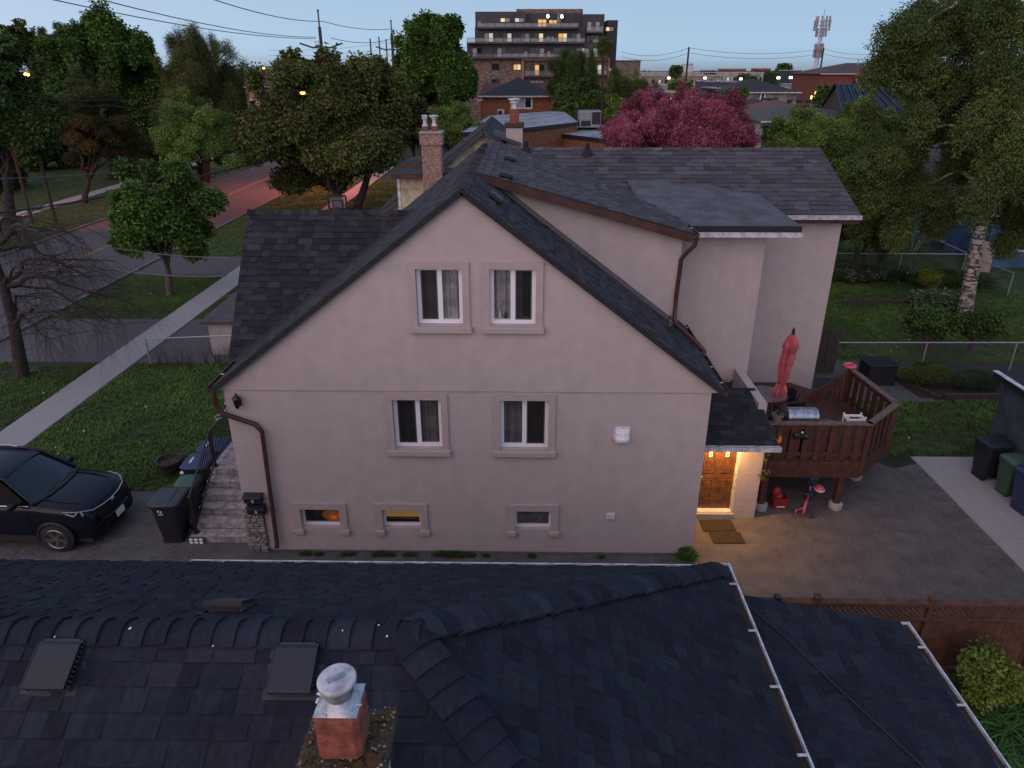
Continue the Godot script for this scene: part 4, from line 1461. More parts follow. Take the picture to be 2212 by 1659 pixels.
func text_on(par: Node, nm: String, s: String, at: Vector3, size: float, mt: Material, bs := Basis(), w := true) -> MeshInstance3D:
	var tm := TextMesh.new()
	tm.text = s
	var f := SystemFont.new()
	f.font_names = PackedStringArray(["Droid Sans"])
	f.font_weight = 700
	tm.font = f
	tm.font_size = 32
	tm.pixel_size = size / 32.0
	tm.depth = 0.002
	var o := MeshInstance3D.new()
	o.mesh = tm
	o.material_override = mt
	o.name = nm
	par.add_child(o, true)
	var q := Vector3.ZERO
	if w:
		var k = par
		while k != self and k != null:
			q += k.position
			k = k.get_parent()
	o.transform = Transform3D(bs, at - q)
	return o

# ---------------------------------------------------------------- the near house: hip roof right below
func make_near_house() -> void:
	var h := thing("shingled_bungalow", "bungalow with dark blue grey hip roof, white gutters and clay flue chimney", "house", Vector3(-3, 0, -4.2))
	var ey := 3.8
	var ry := 6.13
	var ze := -7.87
	var zr := -4.15
	var zn := 2 * zr - ze
	var xe := 2.73
	var xr := -0.86
	var xl := -11.0
	var tones := [Color(0.031, 0.035, 0.049), Color(0.035, 0.0395, 0.054), Color(0.0275, 0.031, 0.044), Color(0.039, 0.0435, 0.057), Color(0.032, 0.036, 0.050)]
	var far := [Vector3(xl, ey, ze), Vector3(xe, ey, ze), Vector3(xr, ry, zr), Vector3(xl, ry, zr)]
	var near := [Vector3(xl, ey, zn), Vector3(xe, ey, zn), Vector3(xr, ry, zr), Vector3(xl, ry, zr)]
	var side := [Vector3(xe, ey, ze), Vector3(xe, ey, zn), Vector3(xr, ry, zr)]
	var rf := put(h, "far_roof_slope", slab_of(far, 0.12), M.underlay)
	var rn := put(h, "near_roof_slope", slab_of(near, 0.12), M.underlay)
	var rs := put(h, "hip_roof_slope", slab_of(side, 0.12), M.underlay)
	var uf := Vector3(0, ry - ey, zr - ze)
	var un := Vector3(0, ry - ey, zr - zn)
	var us := Vector3(xr - xe, ry - ey, 0)
	lay(rf, Vector3(xl, ey, ze), Vector3(1, 0, 0), uf, far, 0.172, tones, 201, Vector2(0.09, 0.24), 0.012)
	lay(rn, Vector3(xl, ey, zn), Vector3(1, 0, 0), un, near, 0.172, tones, 202, Vector2(0.09, 0.24), 0.012)
	lay(rs, Vector3(xe, ey, ze), Vector3(0, 0, 1), us, side, 0.172, tones, 203, Vector2(0.09, 0.24), 0.012)
	finish_tabs(300)
	caps(rn, Vector3(xr + 0.1, ry, zr), Vector3(-6.5, ry, zr), -uf, -un, 0.172, 0.17, tones, 31)
	var c1 := Vector3(xe, ey, ze)
	var c2 := Vector3(xe, ey, zn)
	var top := Vector3(xr, ry, zr)
	caps(rs, c1.lerp(top, 0.01), top, -uf, -us, 0.172, 0.18, tones, 32, 0.05)
	caps(rs, c2.lerp(top, 0.3), top, -un, -us, 0.172, 0.18, tones, 33, 0.045)
	# walls below
	var b := MB.new()
	b.mm(Vector3(xl + 0.5, 0, ze + 0.5), Vector3(xe - 0.5, ey - 0.06, ze + 0.7))
	b.mm(Vector3(xe - 0.7, 0, ze + 0.7), Vector3(xe - 0.5, ey - 0.06, zn - 0.7))
	b.mm(Vector3(xl + 0.5, 0, zn - 0.7), Vector3(xe - 0.5, ey - 0.06, zn - 0.5))
	put(h, "wall", b, M.beige_wall)
	b = MB.new()
	b.mm(Vector3(xl, ey - 0.2, ze + 0.02), Vector3(xe - 0.02, ey - 0.13, ze + 0.52))
	b.mm(Vector3(xe - 0.52, ey - 0.2, ze + 0.53), Vector3(xe - 0.02, ey - 0.13, zn))
	put(h, "soffit", b, M.white)
	gutter(h, Vector3(-4.6, ey - 0.055, ze - 0.005), Vector3(xe + 0.1, ey - 0.055, ze - 0.005), Vector3(0, 0, -1), M.white_metal, 0.9, 0.11)
	gutter(h, Vector3(xe + 0.005, ey + 0.0, ze - 0.1), Vector3(xe + 0.005, ey + 0.0, -2.0), Vector3(1, 0, 0), M.white_metal, 0.85, 0.11)
	# ---- turtle vents
	var nn := Vector3(0, zr - ze, -(ry - ey)).normalized()   # near slope normal points up and towards the camera side
	nn = Vector3(0, zn - zr, ry - ey).normalized()
	var nf := Vector3(0, zn - zr, -(ry - ey)).normalized()
	for q in [[128, 1432, 0], [640, 1440, 0], [500, 1318, 1]]:
		var pln := nn if q[2] == 0 else nf
		var c := on_plane(q[0], q[1], pln, top)
		var bs := Basis(Vector3(1, 0, 0), pln, Vector3(1, 0, 0).cross(pln))
		var v := MB.new()
		# hood: flat lid leaning down the slope, open louvred side
		var lo := 0.005; var hi := 0.105
		var P := func(x: float, y: float, z: float) -> Vector3: return c + bs * Vector3(x, y, z)
		var hw := 0.155
		var hl := 0.20
		var prof := [[-hl, 0.0], [-hl + 0.09, 0.085], [hl, hi], [hl, hi - 0.045], [hl - 0.01, 0.045]]
		var rows := []
		for x in [-hw, hw]:
			var row := []
			for k in 4:
				row.append(P.call(x, prof[k][1], prof[k][0]))
			rows.append(row)
		v.grid(rows, false)
		for sx in [-1.0, 1.0]:
			v.beam(P.call(hw * sx, 0.075, -hl + 0.09), P.call(hw * sx, hi - 0.012, hl), 0.008, 0.03, pln)
			v.beam(P.call(hw * sx, 0.02, -hl), P.call(hw * sx, 0.012, hl), 0.008, 0.02, pln)
		v.mm(Vector3.ZERO, Vector3.ZERO)
		v.box(P.call(0, 0.006, 0.0), Vector3(hw * 2 + 0.10, 0.006, hl * 2 + 0.06), bs)
		v.box(P.call(0, 0.03, 0.0), Vector3(hw * 1.7, 0.05, hl * 1.6), bs)
		var o := put(h, "roof_vent", v, M.vent_plastic)
		for k in 10:
			var lv := MB.new()
			var z := lerpf(-hl + 0.06, hl - 0.03, k / 9.0)
			var top_y := lerpf(0.065, hi - 0.03, clampf((z + hl - 0.09) / (2 * hl - 0.09), 0, 1))
			lv.beam(P.call(hw - 0.006, 0.012, z), P.call(hw - 0.006, top_y, z), 0.006, 0.012, bs.z)
			put(o, "louvre", lv, M.screen)
	# bird droppings on the ridge
	var sp := MB.new()
	for q in [[281, 1357, 0.010], [740, 1362, 0.006], [818, 1350, 0.006], [836, 1374, 0.008], [118, 1375, 0.006], [460, 1395, 0.006]]:
		var side_pl := nn
		var at_ := on_plane(q[0], q[1], side_pl, top + Vector3(0, 0.065, 0))
		sp.sphere(at_, Vector3(q[2], 0.003, q[2] * 1.6), 7, 4)
	put(h, "bird_droppings", sp, M.letter).set_meta("kind", "stuff")
	# ---- lean-to roof at the side
	var a0 := Vector3(2.30, 3.36, -7.96)
	var lean := [Vector3(5.40, 2.80, -7.96), Vector3(5.40, 2.80, -1.5), Vector3(2.30, 3.42, -1.5), Vector3(2.30, 3.42, -7.96)]
	var rl := put(h, "lean_to_roof", slab_of(lean, 0.1), M.underlay)
	lay(rl, lean[0], Vector3(0, 0, 1), Vector3(-3.10, 0.62, 0), lean, 0.19, tones, 205, Vector2(0.14, 0.42))
	finish_tabs(0)
	gutter(h, Vector3(5.405, 2.80, -7.97), Vector3(5.405, 2.80, -2.2), Vector3(1, 0, 0), M.white_metal, 0.95, 0.11)
	b = MB.new()
	b.mm(Vector3(2.3, 0, -7.7), Vector3(5.15, 2.84, -7.55))
	b.mm(Vector3(5.0, 0, -7.55), Vector3(5.15, 2.74, -2))
	put(h, "wall", b, M.beige_wall)
	b = MB.new()
	b.mm(Vector3(5.0, 2.66, -7.96), Vector3(5.40, 2.70, -2))
	put(h, "soffit", b, M.white)
	# cable lying down the lean-to
	b = MB.new()
	var nl := Vector3(0.62, 3.10, 0).normalized()
	var cp := []
	for q in [[1596, 1297], [1700, 1385], [1800, 1482], [1900, 1575], [1995, 1664]]:
		cp.append(on_plane(q[0], q[1], nl, lean[0]) + nl * 0.03)
	b.tube(cp, [0.011], 6)
	tag(put(self, "service_cable", b, M.wire), "thin black cable running down the lean-to roof", "cable")
	# ---- chimney with clay flue and metal cap
	var ch := thing("flue_chimney", "concrete chimney slab with red clay flue tile and round metal cap", "chimney", Vector3(-0.98, 5.2, -2.75))
	b = MB.new()
	b.mm(Vector3(-1.15, 4.6, -3.02), Vector3(-0.79, 6.43, -2.35))
	put(ch, "stack", b, M.pale_wall)
	# weathered slab with an uneven top
	var rows := []
	var nzz := FastNoiseLite.new()
	nzz.seed = 3
	nzz.frequency = 9.0
	for i in 13:
		var row := []
		for j in 13:
			var x := lerpf(-1.235, -0.735, i / 12.0)
			var z := lerpf(-3.10, -2.30, j / 12.0)
			var e := 0.0
			if i == 0 or j == 0 or i == 12 or j == 12: e = -0.018
			row.append(Vector3(x, 6.50 + e + 0.012 * nzz.get_noise_2d(x, z), z))
		rows.append(row)
	b = MB.new()
	b.grid(rows, true)
	b.mm(Vector3(-1.235, 6.43, -3.10), Vector3(-0.735, 6.478, -2.30))
	var slab := put(ch, "slab", b, M.slab)
	# lichen patches lying on it
	var rg := RandomNumberGenerator.new()
	rg.seed = 8
	var li := MB.new()
	for i in 90:
		var c := Vector3(rg.randf_range(-1.22, -0.75), 6.508, rg.randf_range(-3.08, -2.32))
		if c.x > -1.12 and c.x < -0.86 and c.z > -2.99 and c.z < -2.72: continue
		var r := rg.randf_range(0.01, 0.045)
		var pts := []
		for k in 9:
			var a := -TAU * k / 9
			pts.append(c + Vector3(cos(a), 0, sin(a)) * r * rg.randf_range(0.6, 1.3) + Vector3(0, rg.randf() * 0.002, 0))
		li.prism(pts, Vector3(0, 0.005, 0))
	put(slab, "lichen", li, M.lichen).set_meta("kind", "stuff")
	var lw := MB.new()
	for i in 120:
		var c := Vector3(rg.randf_range(-1.23, -0.74), 6.512, rg.randf_range(-3.09, -2.31))
		var r := rg.randf_range(0.003, 0.012)
		lw.prism([c + Vector3(r, 0, 0), c + Vector3(0, 0, -r), c + Vector3(-r, 0, 0), c + Vector3(0, 0, r)], Vector3(0, 0.004, 0))
	put(slab, "pale_lichen", lw, M.pale_wall).set_meta("kind", "stuff")
	b = MB.new()
	b.cbox(Vector3(-0.99, 6.665, -2.85), Vector3(0.245, 0.33, 0.25), 0.03)
	put(ch, "flue_tile", b, M.clay)
	b = MB.new()
	var ct := Vector3(-0.99, 6.83, -2.85)
	# metal collar: square skirt rising to the pipe
	var sk := []
	for k in 17:
		var a := TAU * k / 16
		var d := Vector3(cos(a), 0, -sin(a))
		var sq := d / maxf(absf(d.x), absf(d.z))
		sk.append([ct + sq * 0.118 + Vector3(0, 0.002, 0), ct + d * 0.115 + Vector3(0, 0.015, 0), ct + d * 0.07 + Vector3(0, 0.05, 0)])
	var r2 := []
	for lv in 3:
		var row := []
		for k in 17: row.append(sk[k][lv])
		r2.append(row)
	b.grid(r2, true)
	put(ch, "collar", b, M.galv)
	b = MB.new()
	for i in 12:   # smears of white sealant
		var a := rg.randf_range(PI * 0.9, PI * 2.1)
		var q := ct + Vector3(cos(a), 0, -sin(a)) * rg.randf_range(0.10, 0.13) + Vector3(0, rg.randf_range(0.0, 0.02), 0)
		b.cbox(q, Vector3(rg.randf_range(0.02, 0.06), 0.006, 0.016), 0.003, Basis(Vector3.UP, rg.randf() * 3))
	put(ch, "sealant", b, M.white).set_meta("kind", "stuff")
	var tilt := Basis(Vector3(0.6, 0, 1).normalized(), 0.10)
	b = MB.new()
	b.lathe([Vector2(0.074, 0.03), Vector2(0.074, 0.07), Vector2(0.084, 0.075), Vector2(0.084, 0.11), Vector2(0.090, 0.113), Vector2(0.090, 0.135)], 24, Transform3D(Basis(), ct))
	put(ch, "pipe", b, M.galv)
	b = MB.new()
	var cap := ct + Vector3(0.0, 0.135, 0)
	b.lathe([Vector2(0.075, -0.01), Vector2(0.10, 0.0), Vector2(0.106, 0.006), Vector2(0.106, 0.026), Vector2(0.102, 0.032), Vector2(0.09, 0.036), Vector2(0.0, 0.038)], 32, Transform3D(tilt, cap))
	put(ch, "cap", b, M.white_metal)
	b = MB.new()
	b.box(cap + tilt * Vector3(0.0, 0.041, 0.005), Vector3(0.095, 0.004, 0.035), tilt * Basis(Vector3.UP, 0.5))
	put(ch, "cap_strap", b, M.steel)
	# ---- cedar fence with a lattice top
	var fz := -9.57
	var fn := thing("cedar_fence", "cedar board fence with diagonal lattice top along the gravel drive", "fence", Vector3(7, 0, fz))
	b = MB.new()
	b.mm(Vector3(2.0, 1.76, fz - 0.07), Vector3(14, 1.80, fz + 0.07))
	put(fn, "top_rail", b, M.cedar)
	for y in [1.70, 1.42, 0.3]:
		b = MB.new()
		b.mm(Vector3(2.0, y, fz - 0.02), Vector3(14, y + 0.06, fz + 0.045))
		put(fn, "rail", b, M.cedar)
	for x in [3.2, 5.0, 6.92, 8.85, 10.8]:
		b = MB.new()
		b.mm(Vector3(x - 0.05, 0, fz - 0.05), Vector3(x + 0.05, 1.88, fz + 0.05))
		b.cbox(Vector3(x, 1.89, fz), Vector3(0.13, 0.04, 0.13), 0.012)
		put(fn, "post", b, M.cedar)
	var px := 2.0
	while px < 12:
		b = MB.new()
		b.mm(Vector3(px, 0.06, fz - 0.03 - 0.006 * rg.randf()), Vector3(px + 0.138, 1.43, fz - 0.012))
		put(fn, "board", b, M.cedar)
		px += 0.143
	px = 3.6
	while px < 10.5:
		for s in [-1.0, 1.0]:
			b = MB.new()
			var yo: float = 0.006 * s

			b = MB.new()

			b.box(Vector3(px, 1.60, fz + yo), Vector3(0.035, 0.39, 0.008), Basis(Vector3(0, 0, 1), -s * PI / 4))
			put(fn, "lattice_slat", b, M.cedar)
		px += 0.098
	b = MB.new()
	b.cbox(Vector3(4.33, 1.85, fz + 0.0), Vector3(0.10, 0.08, 0.12), 0.01)
	put(fn, "post_cap", b, M.black_plastic)

# ---------------------------------------------------------------- wheeled bins (built about their base, front towards +z)
func make_bin(nm: String, label: String, body: Material, lid: Material, at: Vector3, turn: float, flat_lid: bool, h := 1.06, w := 0.58, d := 0.66) -> Node3D:
	var o := thing(nm, label, "wheeled bin", at, "", turn)
	var rows := []
	for s in [[0.10, 0.74, 0.70], [0.14, 0.76, 0.72], [0.72, 0.93, 0.93], [0.90, 0.98, 0.98], [0.905, 1.04, 1.04], [0.955, 1.05, 1.05]]:
		var row := []
		var hw: float = w * 0.5 * s[1]
		var hd: float = d * 0.5 * s[2]
		for k in 25:
			var a := TAU * k / 24
			var e := 0.28
			var x := signf(cos(a)) * pow(absf(cos(a)), e) * hw
			var z := signf(sin(a)) * pow(absf(sin(a)), e) * hd
			row.append(Vector3(x, s[0] * h, -z))
		rows.append(row)
	var b := MB.new()
	b.grid(rows, true)
	b.mm(Vector3(-w * 0.36, 0.09 * h, -d * 0.34), Vector3(w * 0.36, 0.11 * h, d * 0.34))
	b.mm(Vector3(-w * 0.33, 0.0, d * 0.18), Vector3(w * 0.33, 0.11 * h, d * 0.33))
	put(o, "body", b, body, false)
	# lid: shallow dome with a raised rib and hinge
	rows = []
	for s in [[0.955, 1.10], [0.985, 1.10], [1.0, 1.04], [1.015, 0.8], [1.022, 0.0]] if flat_lid else [[0.955, 1.10], [0.99, 1.09], [1.03, 0.98], [1.06, 0.6], [1.07, 0.0]]:
		var row := []
		for k in 25:
			var a := TAU * k / 24
			var e := 0.25 if flat_lid else 0.45
			row.append(Vector3(signf(cos(a)) * pow(absf(cos(a)), e) * w * 0.5 * s[1], s[0] * h, -signf(sin(a)) * pow(absf(sin(a)), e) * d * 0.5 * s[1]))
		rows.append(row)
	b = MB.new()
	b.grid(rows, true)
	var ld := put(o, "lid", b, lid, false)
	b = MB.new()
	b.cbox(Vector3(w * 0.18, h * 1.022, -0.02), Vector3(0.03, 0.014, d * 0.72), 0.005)
	put(ld, "rib", b, M.black_plastic, false)
	b = MB.new()
	b.tube([Vector3(-w * 0.42, h * 0.95, -d * 0.60), Vector3(w * 0.42, h * 0.95, -d * 0.60)], [0.017], 8)
	for x in [-0.42, 0.0, 0.42]:
		b.beam(Vector3(w * x, h * 0.95, -d * 0.60), Vector3(w * x, h * 0.93, -d * 0.48), 0.03, 0.03)
	put(o, "handle", b, body, false)
	for sx in [-1.0, 1.0]:
		b = MB.new()
		b.lathe([Vector2(0.0, -0.03), Vector2(0.09, -0.03), Vector2(0.125, -0.022), Vector2(0.125, 0.022), Vector2(0.09, 0.03), Vector2(0.0, 0.03)], 18, Transform3D(Basis(Vector3(0, 0, 1), PI / 2), Vector3(sx * w * 0.44, 0.125, -d * 0.40)))
		put(o, "wheel", b, M.rubber, false)
	return o

func bin_marks(o: Node3D, h: float, w: float, d: float, on_front: bool, sd: int) -> void:
	var rg := RandomNumberGenerator.new()
	rg.seed = sd
	var ld := o.get_node("lid")
	# worn white print on the lid, too small to read
	for i in 7:
		var b := MB.new()
		b.box(Vector3(-w * 0.22 + rg.randf_range(-0.008, 0.008), h * 1.0235 + 0.002, d * (0.26 - 0.062 * i)), Vector3(rg.randf_range(0.04, 0.065), 0.003, rg.randf_range(0.015, 0.032)), Basis(Vector3.UP, rg.randf_range(-0.2, 0.2)))
		put(ld, "print", b, M.letter, false)
	if on_front:
		# two curved towers over a bar
		var tilt := Basis(Vector3.RIGHT, 0.16)
		var zf := d * 0.5 * 0.955
		for q in [[-0.028, 0.10, 0.035], [0.028, 0.075, 0.03]]:
			var b := MB.new()
			b.box(Vector3(-w * 0.16 + q[0], h * 0.79 + q[1] * 0.5, zf + 0.008), Vector3(q[2], q[1], 0.004), tilt)
			put(o.get_node("body"), "emblem", b, M.letter, false)
		var b2 := MB.new()
		b2.box(Vector3(-w * 0.15, h * 0.765, zf + 0.001), Vector3(0.11, 0.022, 0.004), tilt)
		put(o.get_node("body"), "emblem", b2, M.letter, false)

func make_bins() -> void:
	var k := make_bin("wheeled_bin", "black wheeled garbage bin with white print beside the tiled steps", M.black_plastic, M.grey_plastic, Vector3(-8.02, 0.01, -13.62), 0.06, true, 1.12, 0.64, 0.74)
	bin_marks(k, 1.1, 0.62, 0.72, true, 4)
	make_bin("wheeled_bin", "small green wheeled bin between the black and blue bins", M.green_plastic, M.green_plastic, Vector3(-7.98, 0.01, -14.50), 0.1, false, 0.98, 0.52, 0.52)
	k = make_bin("wheeled_bin", "blue lidded recycling bin next to the small green bin", M.black_plastic, M.blue_plastic, Vector3(-8.05, 0.01, -15.28), 0.05, true, 1.1, 0.62, 0.72)
	bin_marks(k, 1.1, 0.62, 0.72, false, 5)
	k = make_bin("wheeled_bin", "blue lidded recycling bin standing behind another blue bin", M.black_plastic, M.blue_plastic, Vector3(-8.0, 0.01, -16.12), 0.02, true, 1.1, 0.62, 0.72)
	bin_marks(k, 1.1, 0.62, 0.72, false, 6)
	k = make_bin("wheeled_bin", "black wheeled bin on the concrete pad by the blue grey shed", M.black_plastic, M.black_plastic, Vector3(12.35, 0.05, -16.55), -1.45, true, 1.1, 0.62, 0.72)
	k = make_bin("wheeled_bin", "dark green wheeled bin on the concrete pad by the blue grey shed", M.green_plastic, M.green_plastic, Vector3(12.45, 0.05, -15.75), -1.5, false, 1.0, 0.56, 0.6)
	k = make_bin("wheeled_bin", "dark blue wheeled bin on the concrete pad by the blue grey shed", M.blue_plastic, M.blue_plastic, Vector3(12.42, 0.05, -14.95), -1.45, true, 1.12, 0.66, 0.76)

# ---------------------------------------------------------------- tiled front steps
func make_steps() -> void:
	var o := thing("front_steps", "tiled front steps with black iron railing beside the stucco wall", "steps", Vector3(-6.9, 0, -14.5))
	var x0 := -7.62
	var x1 := -6.14
	var rise := 0.18
	var run := 0.30
	var z0 := -13.42
	var b := MB.new()
	for i in 6:
		var zb := -16.4 if i == 5 else z0 - run * (i + 1)
		b.mm(Vector3(x0 + 0.02, 0, zb), Vector3(x1, rise * (i + 1) - 0.014, z0 - run * i - 0.012))
	put(o, "core", b, M.grout)
	for i in 6:
		var y := rise * (i + 1)
		var zf := z0 - run * i
		var zb := -16.4 if i == 5 else zf - run
		var n := 5
		var off := 0.0 if i % 2 == 0 else 0.14
		var tw := 0.29
		var x := x0 - off
		while x < x1 - 0.02:
			var xa := maxf(x, x0)
			var xb := minf(x + tw, x1)
			if xb - xa > 0.03:
				var t := MB.new()
				t.cbox(Vector3((xa + xb) / 2, y - rise / 2 - 0.006, zf - 0.006), Vector3(xb - xa - 0.006, rise - 0.016, 0.014), 0.003)
				put(o, "riser_tile", t, M.tile)
				var zz := zf + 0.015
				while zz > zb + 0.02:
					var za := maxf(zz - 0.31, zb)
					t = MB.new()
					t.cbox(Vector3((xa + xb) / 2, y - 0.007, (zz + za) / 2), Vector3(xb - xa - 0.006, 0.014, zz - za - 0.005), 0.003)
					put(o, "tread_tile", t, M.tile)
					zz -= 0.31
			x += tw
	# iron railing on the open side
	var rx := x0 + 0.10
	var posts := [Vector3(rx, rise, z0 - 0.12), Vector3(rx, rise * 6, z0 - run * 5 - 0.12), Vector3(rx, rise * 6, -16.3)]
	for p: Vector3 in posts:
		b = MB.new()
		b.mm(p - Vector3(0.03, 0, 0.03), p + Vector3(0.03, 0.98, 0.03))
		b.cbox(p + Vector3(0, 0.01, 0), Vector3(0.13, 0.02, 0.13), 0.006)
		put(o, "railing_post", b, M.black_metal)
	for s in 2:
		for hh in [0.96, 0.14]:
			b = MB.new()
			b.beam(posts[s] + Vector3(0, hh, 0), posts[s + 1] + Vector3(0, hh, 0), 0.04, 0.03)
			put(o, "handrail" if hh > 0.5 else "bottom_rail", b, M.black_metal)
		var n := 15 if s == 0 else 12
		for i in range(1, n):
			var p: Vector3 = posts[s].lerp(posts[s + 1], float(i) / n)
			b = MB.new()
			b.mm(p + Vector3(-0.008, 0.14, -0.008), p + Vector3(0.008, 0.95, 0.008))
			put(o, "baluster", b, M.black_metal)
	b = MB.new()
	b.beam(posts[2] + Vector3(0, 0.96, 0), posts[2] + Vector3(1.35, 0.96, 0), 0.04, 0.03)
	for i in range(1, 12):
		b.mm(posts[2] + Vector3(0.11 * i - 0.008, 0.1, -0.008), posts[2] + Vector3(0.11 * i + 0.008, 0.95, 0.008))
	b.beam(posts[2] + Vector3(0, 0.14, 0), posts[2] + Vector3(1.35, 0.14, 0), 0.03, 0.03)
	put(o, "landing_railing", b, M.black_metal)
	# pale rope looped over the railing
	b = MB.new()
	var pts := []
	for i in 40:
		var t := i / 39.0
		pts.append(posts[1] + Vector3(0.02 + 0.09 * sin(t * 19.0) - 0.05, 0.99 + 0.05 * sin(t * 27.0) - 0.12 * t * absf(sin(t * 9.0)), -0.55 - 0.75 * t + 0.05 * cos(t * 23)))
	b.tube(pts, [0.012], 5)
	tag(put(self, "rope", b, M.curtain), "pale rope looped over the black iron railing", "rope")
	# pebbled corner tile
	var st := thing("pebble_tile", "square tile set with white round pebbles at the foot of the steps", "tile", Vector3(-7.5, 0, -13.37))
	b = MB.new()
	b.mm(Vector3(-7.63, 0.0, -13.40), Vector3(-7.29, 0.17, -13.345))
	put(st, "base", b, M.grout)
	for i in 3:
		for j in 2:
			b = MB.new()
			b.sphere(Vector3(-7.575 + i * 0.115, 0.045 + j * 0.08, -13.345), Vector3(0.046, 0.034, 0.016), 8, 5)
			put(st, "pebble", b, M.letter)
	# stones and a pot beside the bins
	var pt := thing("flower_pot", "round brown pot on a stone base at the lawn edge behind the bins", "pot", on_h(372, 1024))
	b = MB.new()
	b.lathe([Vector2(0.20, 0.0), Vector2(0.24, 0.16), Vector2(0.28, 0.24), Vector2(0.32, 0.40), Vector2(0.35, 0.42), Vector2(0.35, 0.47), Vector2(0.29, 0.47), Vector2(0.26, 0.38), Vector2(0, 0.36)], 22, Transform3D(Basis(), pt.position))
	put(pt, "pot", b, M.bark)
	var rg := RandomNumberGenerator.new()
	rg.seed = 91
	for i in 7:
		var p := on_h(398, 1052) + Vector3(rg.randf_range(-0.22, 0.3), 0.04, rg.randf_range(-0.3, 0.3))
		b = MB.new()
		b.sphere(p + Vector3(0, 0.08 + 0.09 * (i % 3), 0), Vector3(0.08, 0.05, 0.07) * rg.randf_range(0.8, 1.2), 9, 6)
		tag(put(self, "white_rock", b, M.letter), "white rounded rock in the small pile by the brown pot", "rock", "white rocks by the pot")

